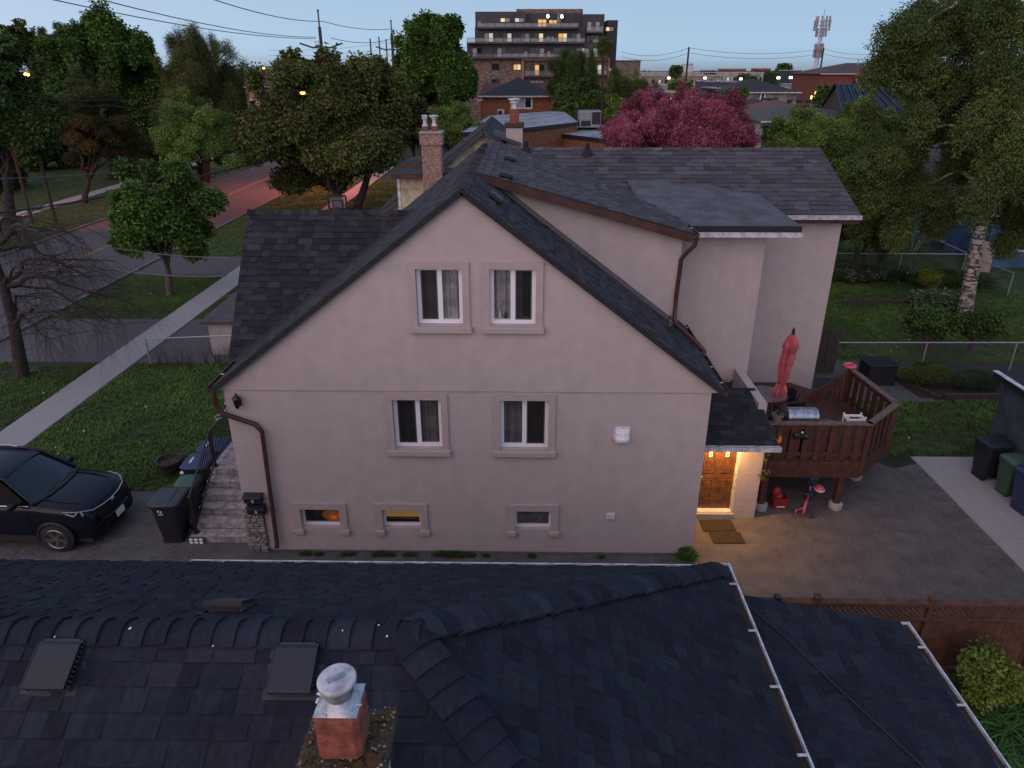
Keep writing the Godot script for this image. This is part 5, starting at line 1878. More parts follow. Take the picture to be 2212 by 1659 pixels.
# ---------------------------------------------------------------- parked car, nose to +x
func make_car() -> void:
	var o := thing("parked_car", "dark navy compact SUV parked on the gravel drive beside the lawn", "car", Vector3(-11.80, 0.01, -13.98), "", -0.03)
	# stations: x, shoulder y, half width, sill y, nose drop
	var st := [[-2.28, 0.92, 0.74, 0.48], [-2.22, 1.00, 0.84, 0.36], [-1.9, 1.03, 0.90, 0.30], [-1.2, 1.03, 0.92, 0.26], [0.0, 1.02, 0.92, 0.25], [0.8, 1.03, 0.915, 0.25], [1.05, 1.02, 0.91, 0.26], [1.45, 0.975, 0.905, 0.28], [1.85, 0.91, 0.88, 0.26], [2.08, 0.835, 0.83, 0.24], [2.20, 0.74, 0.77, 0.24], [2.27, 0.62, 0.71, 0.26], [2.30, 0.48, 0.66, 0.28]]
	var rows := []
	for s in st:
		var x: float = s[0]; var y: float = s[1]; var w: float = s[2]; var sl: float = s[3]
		var crown := 0.055 if x > 0.9 else 0.02
		var half := [[w * 0.90, sl], [w * 0.97, lerpf(sl, y, 0.25)], [w, lerpf(sl, y, 0.5)], [w * 0.985, lerpf(sl, y, 0.75)], [w * 0.965, y - 0.07], [w * 0.93, y - 0.02], [w * 0.84, y + crown * 0.35], [w * 0.55, y + crown * 0.8], [w * 0.2, y + crown], [0.0, y + crown]]
		var row := []
		for p in half: row.append(Vector3(x, p[1], p[0]))
		for i in range(half.size() - 2, -1, -1): row.append(Vector3(x, half[i][1], -half[i][0]))
		rows.append(row)
	var b := MB.new()
	b.grid(rows, true)
	b.poly((rows[st.size() - 1] as Array))
	put(o, "body", b, M.car_paint, false)
	b = MB.new()
	b.mm(Vector3(-2.1, 0.2, -0.80), Vector3(2.15, 0.30, 0.80))
	put(o, "underbody", b, M.car_trim, false)
	# hood crease lines
	for s in [-1.0, 1.0]:
		b = MB.new()
		b.tube([Vector3(1.12, 1.062, s * 0.60), Vector3(1.5, 1.018, s * 0.62), Vector3(1.9, 0.945, s * 0.58)], [0.012, 0.02, 0.008], 6)
		put(o, "hood_crease", b, M.car_paint, false)
	# greenhouse
	var base_y := 1.03
	var W0 := func(x: float) -> float: return 0.83 if x < 0.9 else 0.80
	var roof := []
	for s in [[-1.98, 1.50, 0.60], [-1.7, 1.60, 0.635], [-1.0, 1.655, 0.655], [-0.3, 1.655, 0.655], [0.26, 1.625, 0.64], [0.40, 1.585, 0.62]]:
		var row := []
		for k in 9:
			var t := -1.0 + k * 0.25
			row.append(Vector3(s[0], s[1] + 0.035 * (1 - t * t) - (0.03 if absf(t) > 0.9 else 0.0), -t * s[2]))
		rows = roof
		roof.append(row)
	b = MB.new()
	b.grid(roof, true)
	put(o, "roof_panel", b, M.car_paint, false)
	# windscreen, curved
	rows = []
	for i in 5:
		var t := i / 4.0
		var row := []
		for k in 9:
			var u := -1.0 + k * 0.25
			var w := lerpf(0.80, 0.60, t)
			row.append(Vector3(lerpf(1.14, 0.39, t) - 0.14 * u * u * (1 - 0.5 * t), lerpf(1.055, 1.60, t) - 0.02 * u * u, -u * w))
		rows.append(row)
	b = MB.new()
	b.grid(rows, true)
	put(o, "windscreen", b, M.car_glass, false)
	b = MB.new()   # cowl and wipers
	b.tube([Vector3(1.04, 1.055, 0.80), Vector3(1.17, 1.062, 0.4), Vector3(1.20, 1.066, 0), Vector3(1.17, 1.062, -0.4), Vector3(1.04, 1.055, -0.80)], [0.035], 6)
	put(o, "cowl", b, M.car_trim, false)
	for q in [[0.62, -0.02], [0.02, -0.62]]:
		b = MB.new()
		b.tube([Vector3(1.16, 1.09, q[0]), Vector3(1.10, 1.11, (q[0] + q[1]) / 2), Vector3(1.05, 1.125, q[1])], [0.011], 5)
		put(o, "wiper", b, M.car_trim, false)
	for s in [-1.0, 1.0]:
		b = MB.new()
		var g := [Vector3(-1.95, 1.04, s * 0.85), Vector3(-1.72, 1.50, s * 0.675), Vector3(-1.0, 1.60, s * 0.69), Vector3(0.06, 1.60, s * 0.69), Vector3(0.28, 1.56, s * 0.68), Vector3(0.95, 1.04, s * 0.855)]
		b.poly(g)
		put(o, "side_glass", b, M.car_side_glass, false)
		b = MB.new()
		b.tube([Vector3(1.02, 1.05, s * 0.82), Vector3(0.39, 1.57, s * 0.655), Vector3(0.0, 1.635, s * 0.665), Vector3(-1.0, 1.64, s * 0.665), Vector3(-1.72, 1.56, s * 0.645), Vector3(-2.05, 1.06, s * 0.80)], [0.035], 6)
		put(o, "pillar", b, M.car_paint, false)
		for x in [-0.35, -1.35]:
			b = MB.new()
			b.beam(Vector3(x + 0.05, 1.04, s * 0.862), Vector3(x, 1.61, s * 0.70), 0.07, 0.012, Vector3(0, 0, s))
			put(o, "door_pillar", b, M.car_trim, false)
		b = MB.new()
		b.tube([Vector3(0.95, 1.035, s * 0.885), Vector3(0.0, 1.04, s * 0.895), Vector3(-1.95, 1.05, s * 0.875)], [0.012], 6)
		put(o, "chrome_strip", b, M.chrome, false)
		b = MB.new()
		b.tube([Vector3(-0.15, 1.70, s * 0.60), Vector3(-0.3, 1.735, s * 0.60), Vector3(-1.55, 1.72, s * 0.59), Vector3(-1.7, 1.66, s * 0.59)], [0.018], 6)
		put(o, "roof_rail", b, M.alloy, false)
		# mirror
		b = MB.new()
		b.sphere(Vector3(0.72, 1.13, s * 1.04), Vector3(0.09, 0.085, 0.13), 12, 8)
		b.beam(Vector3(0.76, 1.07, s * 0.88), Vector3(0.74, 1.10, s * 0.98), 0.06, 0.03)
		put(o, "mirror", b, M.car_paint, false)
		# headlamp: long lens with a bright guide bar
		b = MB.new()
		b.poly([Vector3(1.66, 0.90, s * 0.895), Vector3(1.98, 0.865, s * 0.815), Vector3(2.19, 0.795, s * 0.60), Vector3(2.235, 0.735, s * 0.60), Vector3(2.09, 0.735, s * 0.80), Vector3(1.80, 0.775, s * 0.90)])
		var hl := put(o, "headlight", b, M.car_glass, false)
		b = MB.new()
		b.tube([Vector3(1.70, 0.905, s * 0.90), Vector3(1.99, 0.875, s * 0.825), Vector3(2.195, 0.805, s * 0.61)], [0.010], 6)
		b.tube([Vector3(1.76, 0.875, s * 0.905), Vector3(1.92, 0.80, s * 0.885), Vector3(1.99, 0.86, s * 0.835)], [0.014], 6)
		b.tube([Vector3(2.05, 0.86, s * 0.80), Vector3(2.08, 0.77, s * 0.805)], [0.018], 6)
		put(hl, "lamp_guide", b, M.lamp_glass, false)
		b = MB.new()
		b.tube([Vector3(2.14, 0.56, s * 0.74), Vector3(2.20, 0.40, s * 0.70), Vector3(2.24, 0.38, s * 0.60)], [0.022], 6)
		put(o, "fog_lamp_trim", b, M.alloy, false)
		# side cladding, arches and wheels
		b = MB.new()
		b.beam(Vector3(-1.05, 0.33, s * 0.905), Vector3(1.05, 0.33, s * 0.905), 0.04, 0.14)
		put(o, "side_skirt", b, M.car_trim, false)
		for wx in [1.40, -1.30]:
			b = MB.new()
			var arc := []
			for k in 13:
				var a := -0.15 + (PI + 0.3) * k / 12
				arc.append(Vector3(wx + cos(a) * 0.40, 0.36 + sin(a) * 0.40, s * 0.915))
			b.tube(arc, [0.035], 6)
			put(o, "wheel_arch", b, M.car_trim, false)
			b = MB.new()
			b.lathe([Vector2(0, -0.008), Vector2(0.385, -0.008), Vector2(0.385, 0.008), Vector2(0, 0.008)], 24, Transform3D(Basis(Vector3.RIGHT, s * PI / 2), Vector3(wx, 0.37, s * 0.918)))
			put(o, "wheel_well", b, M.car_trim, false)
			var xf := Transform3D(Basis(Vector3.RIGHT, s * PI / 2), Vector3(wx, 0.345, s * 0.835))
			b = MB.new()
			b.lathe([Vector2(0.20, -0.11), Vector2(0.32, -0.11), Vector2(0.345, -0.08), Vector2(0.345, 0.08), Vector2(0.325, 0.108), Vector2(0.25, 0.112), Vector2(0.245, 0.06)], 32, xf)
			var ty := put(o, "wheel", b, M.rubber, false)
			b = MB.new()
			b.lathe([Vector2(0.246, 0.11), Vector2(0.238, 0.114), Vector2(0.225, 0.10), Vector2(0.22, 0.05)], 32, xf)
			put(ty, "rim", b, M.alloy, false)
			b = MB.new()
			b.lathe([Vector2(0.235, 0.045), Vector2(0, 0.045)], 24, xf)
			put(ty, "brake_disc", b, M.car_trim, false)
			b = MB.new()
			b.lathe([Vector2(0.06, 0.06), Vector2(0.05, 0.10), Vector2(0, 0.105)], 14, xf)
			put(ty, "hub_cap", b, M.alloy, false)
			for k in 10:
				var a := TAU * (k / 2) / 5.0 + (0.16 if k % 2 else -0.16) + 0.3
				b = MB.new()
				b.beam(xf * Vector3(cos(a) * 0.045, 0.09, sin(a) * 0.045), xf * Vector3(cos(a * 1.0) * 0.23, 0.098, sin(a) * 0.23), 0.022, 0.018, xf.basis.y)
				put(ty, "spoke", b, M.alloy, false)
	# tall upright body: lift everything above the sills
	for ch in o.get_children():
		if String(ch.name).begins_with("wheel") or String(ch.name) in ["underbody", "side_skirt"]: continue
		var stack: Array = [ch]
		while not stack.is_empty():
			var nd = stack.pop_back()
			stack.append_array(nd.get_children())
			var ar: Array = nd.mesh.surface_get_arrays(0)
			var vv: PackedVector3Array = ar[Mesh.ARRAY_VERTEX]
			for i in vv.size():
				vv[i].y += 0.13 * clampf((vv[i].y - 0.35) / 0.4, 0, 1)
			ar[Mesh.ARRAY_VERTEX] = vv
			var am := ArrayMesh.new()
			am.add_surface_from_arrays(Mesh.PRIMITIVE_TRIANGLES, ar)
			nd.mesh = am
	for s in [-1.0, 1.0]:
		for x in [0.86, -0.32, -1.42]:
			b = MB.new()
			b.tube([Vector3(x, 0.42, s * 0.925), Vector3(x + 0.02, 0.75, s * 0.926), Vector3(x + 0.01, 1.02, s * 0.905)], [0.006], 4)
			put(o, "shut_line", b, M.car_trim, false)
		for x in [0.05, -1.1]:
			b = MB.new()
			b.cbox(Vector3(x, 0.98, s * 0.925), Vector3(0.2, 0.025, 0.03), 0.008)
			put(o, "door_handle", b, M.chrome, false)
	# nose: grille, emblem bar, bumper, plate
	b = MB.new()
	b.tube([Vector3(2.19, 0.925, 0.60), Vector3(2.255, 0.90, 0.3), Vector3(2.275, 0.89, 0.0), Vector3(2.255, 0.90, -0.3), Vector3(2.19, 0.925, -0.60)], [0.013], 6)
	put(o, "grille_bar", b, M.chrome, false)
	b = MB.new()
	b.sphere(Vector3(2.29, 0.85, 0), Vector3(0.02, 0.045, 0.07), 12, 8)
	put(o, "emblem", b, M.chrome, false)
	b = MB.new()
	b.prism([Vector3(2.265, 0.79, 0.56), Vector3(2.31, 0.42, 0.52), Vector3(2.31, 0.42, -0.52), Vector3(2.265, 0.79, -0.56)], Vector3(0.02, 0, 0))
	put(o, "grille", b, M.car_trim, false)
	b = MB.new()
	b.tube([Vector3(2.05, 0.55, 0.80), Vector3(2.25, 0.56, 0.62), Vector3(2.335, 0.57, 0.25), Vector3(2.335, 0.57, -0.25), Vector3(2.25, 0.56, -0.62), Vector3(2.05, 0.55, -0.80)], [0.05], 8)
	put(o, "bumper", b, M.car_paint, false)
	b = MB.new()
	b.box(Vector3(2.395, 0.52, 0.0), Vector3(0.012, 0.15, 0.31), Basis(Vector3(0, 0, 1), 0.1))
	put(o, "licence_plate", b, M.letter, false)

# ---------------------------------------------------------------- deck and what stands on it
func make_deck() -> void:
	var o := thing("wooden_deck", "brown stained raised deck with slatted railing and worn rail caps", "deck", Vector3(7.4, 0, -16.2))
	var dh := 1.42
	var poly := [Vector2(5.72, -15.02), Vector2(8.18, -15.02), Vector2(9.32, -16.12), Vector2(9.14, -18.35), Vector2(8.0, -19.6), Vector2(5.72, -19.6)]
	# boards run back from the front edge
	var x := 5.72
	var cl := PackedVector2Array(poly)
	while x < 9.3:
		var q := clip_convex(PackedVector2Array([Vector2(x, -20), Vector2(x + 0.135, -20), Vector2(x + 0.135, -14), Vector2(x, -14)]), cl)
		if q.size() >= 3:
			var p := []
			for v in q: p.append(Vector3(v.x, dh, v.y))
			var b := MB.new()
			b.prism(p, Vector3(0, -0.035, 0))
			put(o, "deck_board", b, M.stain)
		x += 0.142
	for i in 3:
		var a := Vector3(poly[i].x, dh - 0.27, poly[i].y)
		var e := Vector3(poly[i + 1].x, dh - 0.27, poly[i + 1].y)
		var b := MB.new()
		b.beam(a, e, 0.045, 0.46)
		put(o, "rim_joist", b, M.stain)
	for p in [Vector2(5.93, -14.92), Vector2(7.80, -14.97), Vector2(8.9, -16.4), Vector2(5.95, -17.5), Vector2(8.6, -18.2)]:
		var b := MB.new()
		b.mm(Vector3(p.x - 0.07, 0.12, p.y - 0.07 - 0.1), Vector3(p.x + 0.07, dh - 0.5, p.y + 0.07 - 0.1))
		put(o, "post", b, M.stain)
		b = MB.new()
		b.lathe([Vector2(0.17, 0), Vector2(0.17, 0.15), Vector2(0.15, 0.17), Vector2(0, 0.17)], 16, Transform3D(Basis(), Vector3(p.x, 0.005, p.y - 0.1)))
		put(o, "footing", b, M.concrete)
	var rg := RandomNumberGenerator.new()
	rg.seed = 44
	# railings: boards alternate on the two sides of the rails so that slits of light show
	for i in 3:
		var a := Vector3(poly[i].x, dh, poly[i].y)
		var e := Vector3(poly[i + 1].x, dh, poly[i + 1].y)
		var l := a.distance_to(e)
		var d := (e - a) / l
		var n := Vector3(-d.z, 0, d.x)
		if n.dot(Vector3(7.5, 0, -17) - a) > 0: n = -n
		for y in [0.86, 0.14]:
			var b := MB.new()
			b.beam(a + Vector3(0, y, 0), e + Vector3(0, y, 0), 0.04, 0.09)
			put(o, "rail", b, M.stain)
		var b2 := MB.new()
		b2.beam(a - d * 0.05 + Vector3(0, 0.965, 0), e + d * 0.05 + Vector3(0, 0.965, 0), 0.16, 0.04)
		put(o, "rail_cap", b2, M.rail_cap)
		var s := 0.02
		var k := 0
		while s < l - 0.1:
			var w := 0.135
			var c := a + d * (s + w / 2) + n * (0.035 if k % 2 == 0 else -0.035)
			var bb := MB.new()
			bb.box(c + Vector3(0, 0.47, 0), Vector3(w, 0.93, 0.02), Basis(d, Vector3.UP, d.cross(Vector3.UP)))
			put(o, "railing_board", bb, M.stain)
			s += 0.145 if k % 3 != 2 else 0.175
			k += 1
		b2 = MB.new()
		b2.mm(e + Vector3(-0.045, -0.4, -0.045), e + Vector3(0.045, 0.95, 0.045))
		put(o, "railing_post", b2, M.stain)
	# stair rail that falls away at the back
	var sa := Vector3(9.12, dh + 0.96, -18.35)
	var sb := Vector3(8.02, dh + 0.08, -18.35)
	var b3 := MB.new()
	b3.beam(sa, sb, 0.10, 0.04)
	put(o, "stair_rail", b3, M.stain)
	for i in 9:
		var f := (i + 0.5) / 9.0
		var p := sa.lerp(sb, f)
		b3 = MB.new()
		b3.mm(Vector3(p.x - 0.045, dh - 0.3, p.z - 0.012), Vector3(p.x + 0.045, p.y, p.z + 0.012))
		put(o, "railing_board", b3, M.stain)
	for i in 5:
		b3 = MB.new()
		b3.mm(Vector3(8.1, dh - 0.24 * (i + 1) - 0.04, -18.65 - i * 0.26), Vector3(9.1, dh - 0.24 * (i + 1), -18.39 - i * 0.26))
		put(o, "stair_tread", b3, M.stain)
	# ---- closed parasol
	var ps := thing("closed_parasol", "closed coral red patio parasol tied round its pole on the deck", "parasol", Vector3(6.74, dh, -17.15))
	var lean := Basis(Vector3(0, 0, 1), -0.055)
	var rows := []
	for s in [[0.42, 0.055], [0.46, 0.17], [0.62, 0.20], [0.9, 0.17], [1.06, 0.105], [1.10, 0.09], [1.16, 0.115], [1.4, 0.17], [1.75, 0.175], [1.98, 0.16], [2.05, 0.20], [2.25, 0.155], [2.42, 0.05]]:
		var row := []
		for k in 33:
			var a := TAU * k / 32
			var r: float = s[1] * 0.84 * (1.0 + 0.30 * sin(a * 8.0 + s[0] * 1.6) + 0.10 * sin(a * 3.0 + s[0] * 4.0))
			row.append(ps.position + lean * Vector3(r * cos(a), s[0] + 0.03 * sin(a * 8.0) * (1.0 if s[0] < 0.5 else 0.0), -r * sin(a)))
		rows.append(row)
	var b := MB.new()
	b.grid(rows, true)
	put(ps, "canopy", b, M.red_cloth)
	b = MB.new()
	b.tube([ps.position + lean * Vector3(0, 0, 0), ps.position + lean * Vector3(0, 2.48, 0)], [0.02], 8)
	put(ps, "pole", b, M.black_metal)
	b = MB.new()
	b.lathe([Vector2(0.03, 2.40), Vector2(0.05, 2.46), Vector2(0.03, 2.50), Vector2(0.045, 2.53), Vector2(0.0, 2.62)], 10, Transform3D(lean, ps.position))
	put(ps, "finial", b, M.black_metal)
	b = MB.new()
	b.lathe([Vector2(0.11, 1.06), Vector2(0.12, 1.08), Vector2(0.11, 1.10)], 12, Transform3D(lean, ps.position))
	put(ps, "tie", b, M.red_plastic)
	b = MB.new()
	b.lathe([Vector2(0.22, 0), Vector2(0.2, 0.06), Vector2(0.05, 0.1), Vector2(0.03, 0.3)], 16, Transform3D(Basis(), ps.position))
	put(ps, "base", b, M.black_metal)
	# ---- round glass table
	var tb := thing("patio_table", "round glass patio table with black rim on the deck", "table", Vector3(6.45, dh, -17.2))
	b = MB.new()
	var ring := []
	for k in 33:
		ring.append(tb.position + Vector3(0.56 * cos(TAU * k / 32), 0.72, 0.56 * sin(TAU * k / 32)))
	b.tube(ring, [0.022], 6, false)
	put(tb, "rim", b, M.black_metal)
	b = MB.new()
	b.lathe([Vector2(0.035, 0.72), Vector2(0.55, 0.72), Vector2(0.55, 0.728), Vector2(0.035, 0.728)], 32, Transform3D(Basis(), tb.position))
	put(tb, "glass_top", b, M.rail_glass)
	for k in 4:
		var a := TAU * (k + 0.5) / 4
		b = MB.new()
		b.tube([tb.position + Vector3(cos(a) * 0.54, 0.71, sin(a) * 0.54), tb.position + Vector3(cos(a) * 0.30, 0.4, sin(a) * 0.30), tb.position + Vector3(cos(a) * 0.42, 0.0, sin(a) * 0.42)], [0.015], 6)
		put(tb, "leg", b, M.black_metal)
	# ---- mesh chairs
	for q in [["black mesh patio chair with tall back beside the glass table", Vector3(7.15, dh, -17.5), 2.6], ["black mesh patio chair turned away in front of the parasol", Vector3(6.85, dh, -16.55), 3.3], ["black mesh patio chair between the glass table and the house wall", Vector3(5.98, dh, -17.5), 0.9]]:
		var ch := thing("patio_chair", q[0], "chair", q[1], "mesh chairs on the deck", q[2])
		b = MB.new()
		b.cbox(Vector3(0, 0.42, 0), Vector3(0.46, 0.02, 0.44), 0.008)
		put(ch, "seat", b, M.black_plastic, false)
		rows = []
		for i in 6:
			var row := []
			for k in 7:
				var t := -1.0 + k / 3.0
				var y := i / 5.0
				row.append(Vector3(t * (0.23 if i < 5 else 0.19), 0.46 + y * 0.46, -0.22 - 0.10 * y - 0.02 * (1 - t * t)))
			rows.append(row)
		b = MB.new()
		b.grid(rows, true)
		put(ch, "backrest", b, M.black_plastic, false)
		b = MB.new()
		b.tube([Vector3(-0.24, 0.40, -0.21), Vector3(-0.245, 0.86, -0.31), Vector3(-0.18, 0.94, -0.325), Vector3(0.18, 0.94, -0.325), Vector3(0.245, 0.86, -0.31), Vector3(0.24, 0.40, -0.21)], [0.014], 6)
		put(ch, "back_frame", b, M.black_metal, false)
		for s in [-1.0, 1.0]:
			b = MB.new()
			b.tube([Vector3(s * 0.245, 0.62, -0.26), Vector3(s * 0.27, 0.64, 0.0), Vector3(s * 0.27, 0.60, 0.18), Vector3(s * 0.25, 0.42, 0.2)], [0.014], 6)
			put(ch, "armrest", b, M.black_metal, false)
			for z in [-0.26, 0.22]:
				b = MB.new()
				b.tube([Vector3(s * 0.24, 0.42, z * 0.85), Vector3(s * 0.25, 0.0, z)], [0.013], 6)
				put(ch, "leg", b, M.black_metal, false)
	# ---- barbecue
	var bq := thing("gas_barbecue", "gas barbecue with shiny steel lid behind the deck railing", "barbecue", Vector3(6.78, dh, -15.62))
	rows = []
	for i in 9:
		var a := PI * i / 8
		rows.append([Vector3(6.42, dh + 0.88 + sin(a) * 0.19, -15.62 + cos(a) * 0.24), Vector3(7.14, dh + 0.88 + sin(a) * 0.19, -15.62 + cos(a) * 0.24)])
	b = MB.new()
	b.grid(rows, true)
	for xx in [6.42, 7.14]:
		var fan := []
		for i in 9: fan.append(Vector3(xx, dh + 0.88 + sin(PI * i / 8) * 0.19, -15.62 + cos(PI * i / 8) * 0.24))
		b.poly(fan)
	var ldd := put(bq, "lid", b, M.steel)
	b = MB.new()
	b.tube([Vector3(6.5, dh + 0.95, -15.34), Vector3(7.06, dh + 0.95, -15.34)], [0.014], 8)
	put(ldd, "handle", b, M.chrome)
	b = MB.new()
	b.cbox(Vector3(6.78, dh + 0.78, -15.62), Vector3(0.74, 0.20, 0.5), 0.02)
	put(bq, "firebox", b, M.black_plastic)
	b = MB.new()
	b.cbox(Vector3(6.78, dh + 0.36, -15.62), Vector3(0.66, 0.66, 0.46), 0.02)
	put(bq, "cabinet", b, M.black_plastic)
	# ---- pots, plastic tray, ring
	for q in [["pale clay pot with a small herb on the deck corner post", Vector3(5.98, dh, -15.2), 0.13, 0.98], ["empty grey clay pot standing next to the steel barbecue lid", Vector3(7.45, dh + 0.0, -15.5), 0.20, 0.72]]:
		var pt := thing("plant_pot", q[0], "pot", q[1])
		var r: float = q[2]
		var th: float = q[3]
		b = MB.new()
		if th > 0.9:
			b.lathe([Vector2(r * 0.7, 0.985), Vector2(r, 0.985 + r * 1.3), Vector2(r * 1.12, 0.985 + r * 1.3), Vector2(r * 1.12, 0.985 + r * 1.6), Vector2(r * 0.95, 0.985 + r * 1.6), Vector2(r * 0.9, 0.985 + r * 1.3), Vector2(0, 0.985 + r * 1.25)], 20, Transform3D(Basis(), pt.position + Vector3(0.02, 0, 0.16)))
		else:
			b.lathe([Vector2(r * 0.7, 0.0), Vector2(r, th - 0.08), Vector2(r * 1.1, th - 0.08), Vector2(r * 1.12, th), Vector2(r * 0.98, th), Vector2(r * 0.92, th - 0.08), Vector2(0, th - 0.1)], 22, Transform3D(Basis(), pt.position))
		put(pt, "pot", b, M.pot)
		if th > 0.9:
			b = MB.new()
			for i in 16:
				var a := TAU * i / 16 * 2.4
				var c := pt.position + Vector3(0.02, 0.985 + r * 1.3, 0.16)
				b.col = Color(0.045, 0.07, 0.03)
				b.tube([c, c + Vector3(cos(a) * 0.05, 0.10, sin(a) * 0.05), c + Vector3(cos(a) * 0.10, 0.12 + 0.05 * sin(i * 2.0), sin(a) * 0.10)], [0.008, 0.01, 0.002], 4)
			put(pt, "herb", b, M.leaf)
	var tr := thing("plastic_tray", "upturned white plastic tray on the deck behind the railing", "tray", Vector3(8.08, dh, -15.6))
	b = MB.new()
	for s in [-1.0, 1.0]:
		b.cbox(tr.position + Vector3(0, 0.82, 0.12 * s), Vector3(0.42, 0.07, 0.03), 0.012)
		b.cbox(tr.position + Vector3(0.21 * s, 0.82, 0), Vector3(0.04, 0.08, 0.26), 0.012)
		for t in [-1.0, 1.0]:
			b.tube([tr.position + Vector3(0.21 * s, 0.0, 0.12 * t), tr.position + Vector3(0.21 * s, 0.90, 0.12 * t)], [0.022], 8)
	put(tr, "frame", b, M.letter)
	b = MB.new()
	var rgs := []
	for k in 25:
		rgs.append(Vector3(9.10 + 0.135 * cos(TAU * k / 24), dh + 1.04, -18.42 + 0.135 * sin(TAU * k / 24)))
	b.tube(rgs, [0.05], 8, false)
	tag(put(self, "toy_ring", b, M.pink), "pink toy ring lying on the corner of the deck rail", "toy")
	# flood light on the railing
	var fl := thing("flood_lamp", "small black flood lamp clamped to the deck railing boards", "lamp", Vector3(6.55, 2.15, -14.97))
	b = MB.new()
	b.cbox(fl.position + Vector3(0, 0, 0.10), Vector3(0.16, 0.14, 0.10), 0.02)
	b.sphere(fl.position + Vector3(-0.11, -0.02, 0.10), Vector3(0.07, 0.09, 0.07), 10, 6)
	b.sphere(fl.position + Vector3(0.14, -0.04, 0.10), Vector3(0.08, 0.08, 0.08), 10, 6)
	put(fl, "housing", b, M.black_plastic)
	b = MB.new()
	b.sphere(fl.position + Vector3(0, 0.09, 0.14), Vector3(0.025, 0.025, 0.025), 8, 6)
	put(fl, "sensor", b, M.letter)

# ---------------------------------------------------------------- under and around the deck
func make_yard_things() -> void:
	# door mats
	for q in [[4.30, 5.08, -14.48, -14.02, "brown doormat lying against the doorstep"], [4.42, 5.16, -13.99, -13.54, "brown doormat lying one step out from the door"]]:
		var b := MB.new()
		b.cbox(Vector3((q[0] + q[1]) / 2, 0.024, (q[2] + q[3]) / 2), Vector3(q[1] - q[0], 0.018, q[3] - q[2]), 0.006, Basis(Vector3.UP, 0.02))
		tag(put(self, "doormat", b, M.doormat), q[4], "doormat")
	# milk crate with a red bag
	var cr := thing("plastic_crate", "red plastic crate under the deck with white lettering", "crate", Vector3(6.42, 0.01, -15.15))
	var c := cr.position
	var b := MB.new()
	for s in [-1.0, 1.0]:
		b.mm(c + Vector3(-0.17, 0, s * 0.16 - 0.012), c + Vector3(0.17, 0.29, s * 0.16 + 0.012))
		b.mm(c + Vector3(s * 0.17 - 0.012, 0, -0.148), c + Vector3(s * 0.17 + 0.012, 0.29, 0.148))
	b.mm(c + Vector3(-0.158, 0, -0.148), c + Vector3(0.158, 0.02, 0.148))
	put(cr, "box", b, M.red_plastic)
	b = MB.new()
	b.mm(c + Vector3(-0.10, 0.05, 0.1725), c + Vector3(0.10, 0.085, 0.176))
	put(cr, "lettering", b, M.letter)
	b = MB.new()
	b.sphere(c + Vector3(-0.10, 0.40, 0.02), Vector3(0.12, 0.16, 0.11), 12, 8)
	b.sphere(c + Vector3(-0.05, 0.30, 0.04), Vector3(0.13, 0.11, 0.11), 12, 8)
	tag(put(self, "bag", b, M.red_plastic), "bright red bag resting in the red plastic crate", "bag")
	# child's bicycle leaning forward, seen from its back wheel
	var bk := thing("kids_bicycle", "pink child's bicycle with training wheels parked under the deck", "bicycle", Vector3(6.92, 0.01, -14.75), "", -0.5)
	for q in [[0.0, 0.36], [-0.78, 0.0]]:
		b = MB.new()
		var zc: float = q[0]
		b = MB.new()
		var ring := []
		for k in 25:
			ring.append(Vector3(0, 0.20 + 0.18 * sin(TAU * k / 24), zc + 0.18 * cos(TAU * k / 24)))
		b.tube(ring, [0.024], 6, false)
		var wh := put(bk, "wheel", b, M.rubber if zc < -0.1 else M.pink, false)
		b = MB.new()
		for k in 8:
			b.tube([Vector3(0, 0.20, zc), Vector3(0, 0.20 + 0.17 * sin(TAU * k / 8), zc + 0.17 * cos(TAU * k / 8))], [0.005], 4)
		put(wh, "spokes", b, M.steel, false)
	b = MB.new()
	b.tube([Vector3(0, 0.20, 0), Vector3(0, 0.24, -0.32), Vector3(0, 0.50, -0.60)], [0.022], 8)
	b.tube([Vector3(0, 0.24, -0.32), Vector3(0, 0.50, -0.18)], [0.02], 8)
	b.tube([Vector3(0, 0.48, -0.60), Vector3(0, 0.20, -0.78)], [0.02], 8)
	put(bk, "frame", b, M.pink, false)
	b = MB.new()
	b.cbox(Vector3(0, 0.53, -0.16), Vector3(0.13, 0.05, 0.22), 0.02)
	put(bk, "saddle", b, M.black_plastic, false)
	b = MB.new()
	b.tube([Vector3(-0.22, 0.70, -0.52), Vector3(-0.1, 0.68, -0.58), Vector3(0, 0.62, -0.60), Vector3(0.1, 0.68, -0.58), Vector3(0.22, 0.70, -0.52)], [0.014], 6)
	b.tube([Vector3(0, 0.5, -0.6), Vector3(0, 0.62, -0.60)], [0.018], 6)
	put(bk, "handlebar", b, M.black_metal, false)
	for s in [-1.0, 1.0]:
		b = MB.new()
		b.tube([Vector3(s * 0.02, 0.2, 0.0), Vector3(s * 0.16, 0.10, 0.03)], [0.012], 6)
		b.lathe([Vector2(0, -0.015), Vector2(0.055, -0.015), Vector2(0.055, 0.015), Vector2(0, 0.015)], 14, Transform3D(Basis(Vector3(0, 0, 1), PI / 2), Vector3(s * 0.18, 0.058, 0.03)))
		put(bk, "training_wheel", b, M.pink if s < 0 else M.black_plastic, false)
	b = MB.new()
	b.sphere(Vector3(0.34, 0.66, -0.40), Vector3(0.13, 0.11, 0.16), 14, 8)
	var he := thing("kids_helmet", "pink child's helmet hanging from the bicycle handlebar", "helmet", Vector3(7.35, 0.42, -15.12))
	b = MB.new()
	b.sphere(he.position + Vector3(0, 0.1, 0), Vector3(0.12, 0.10, 0.15), 14, 8)
	put(he, "shell", b, M.pink)
	b = MB.new()
	var hr := []
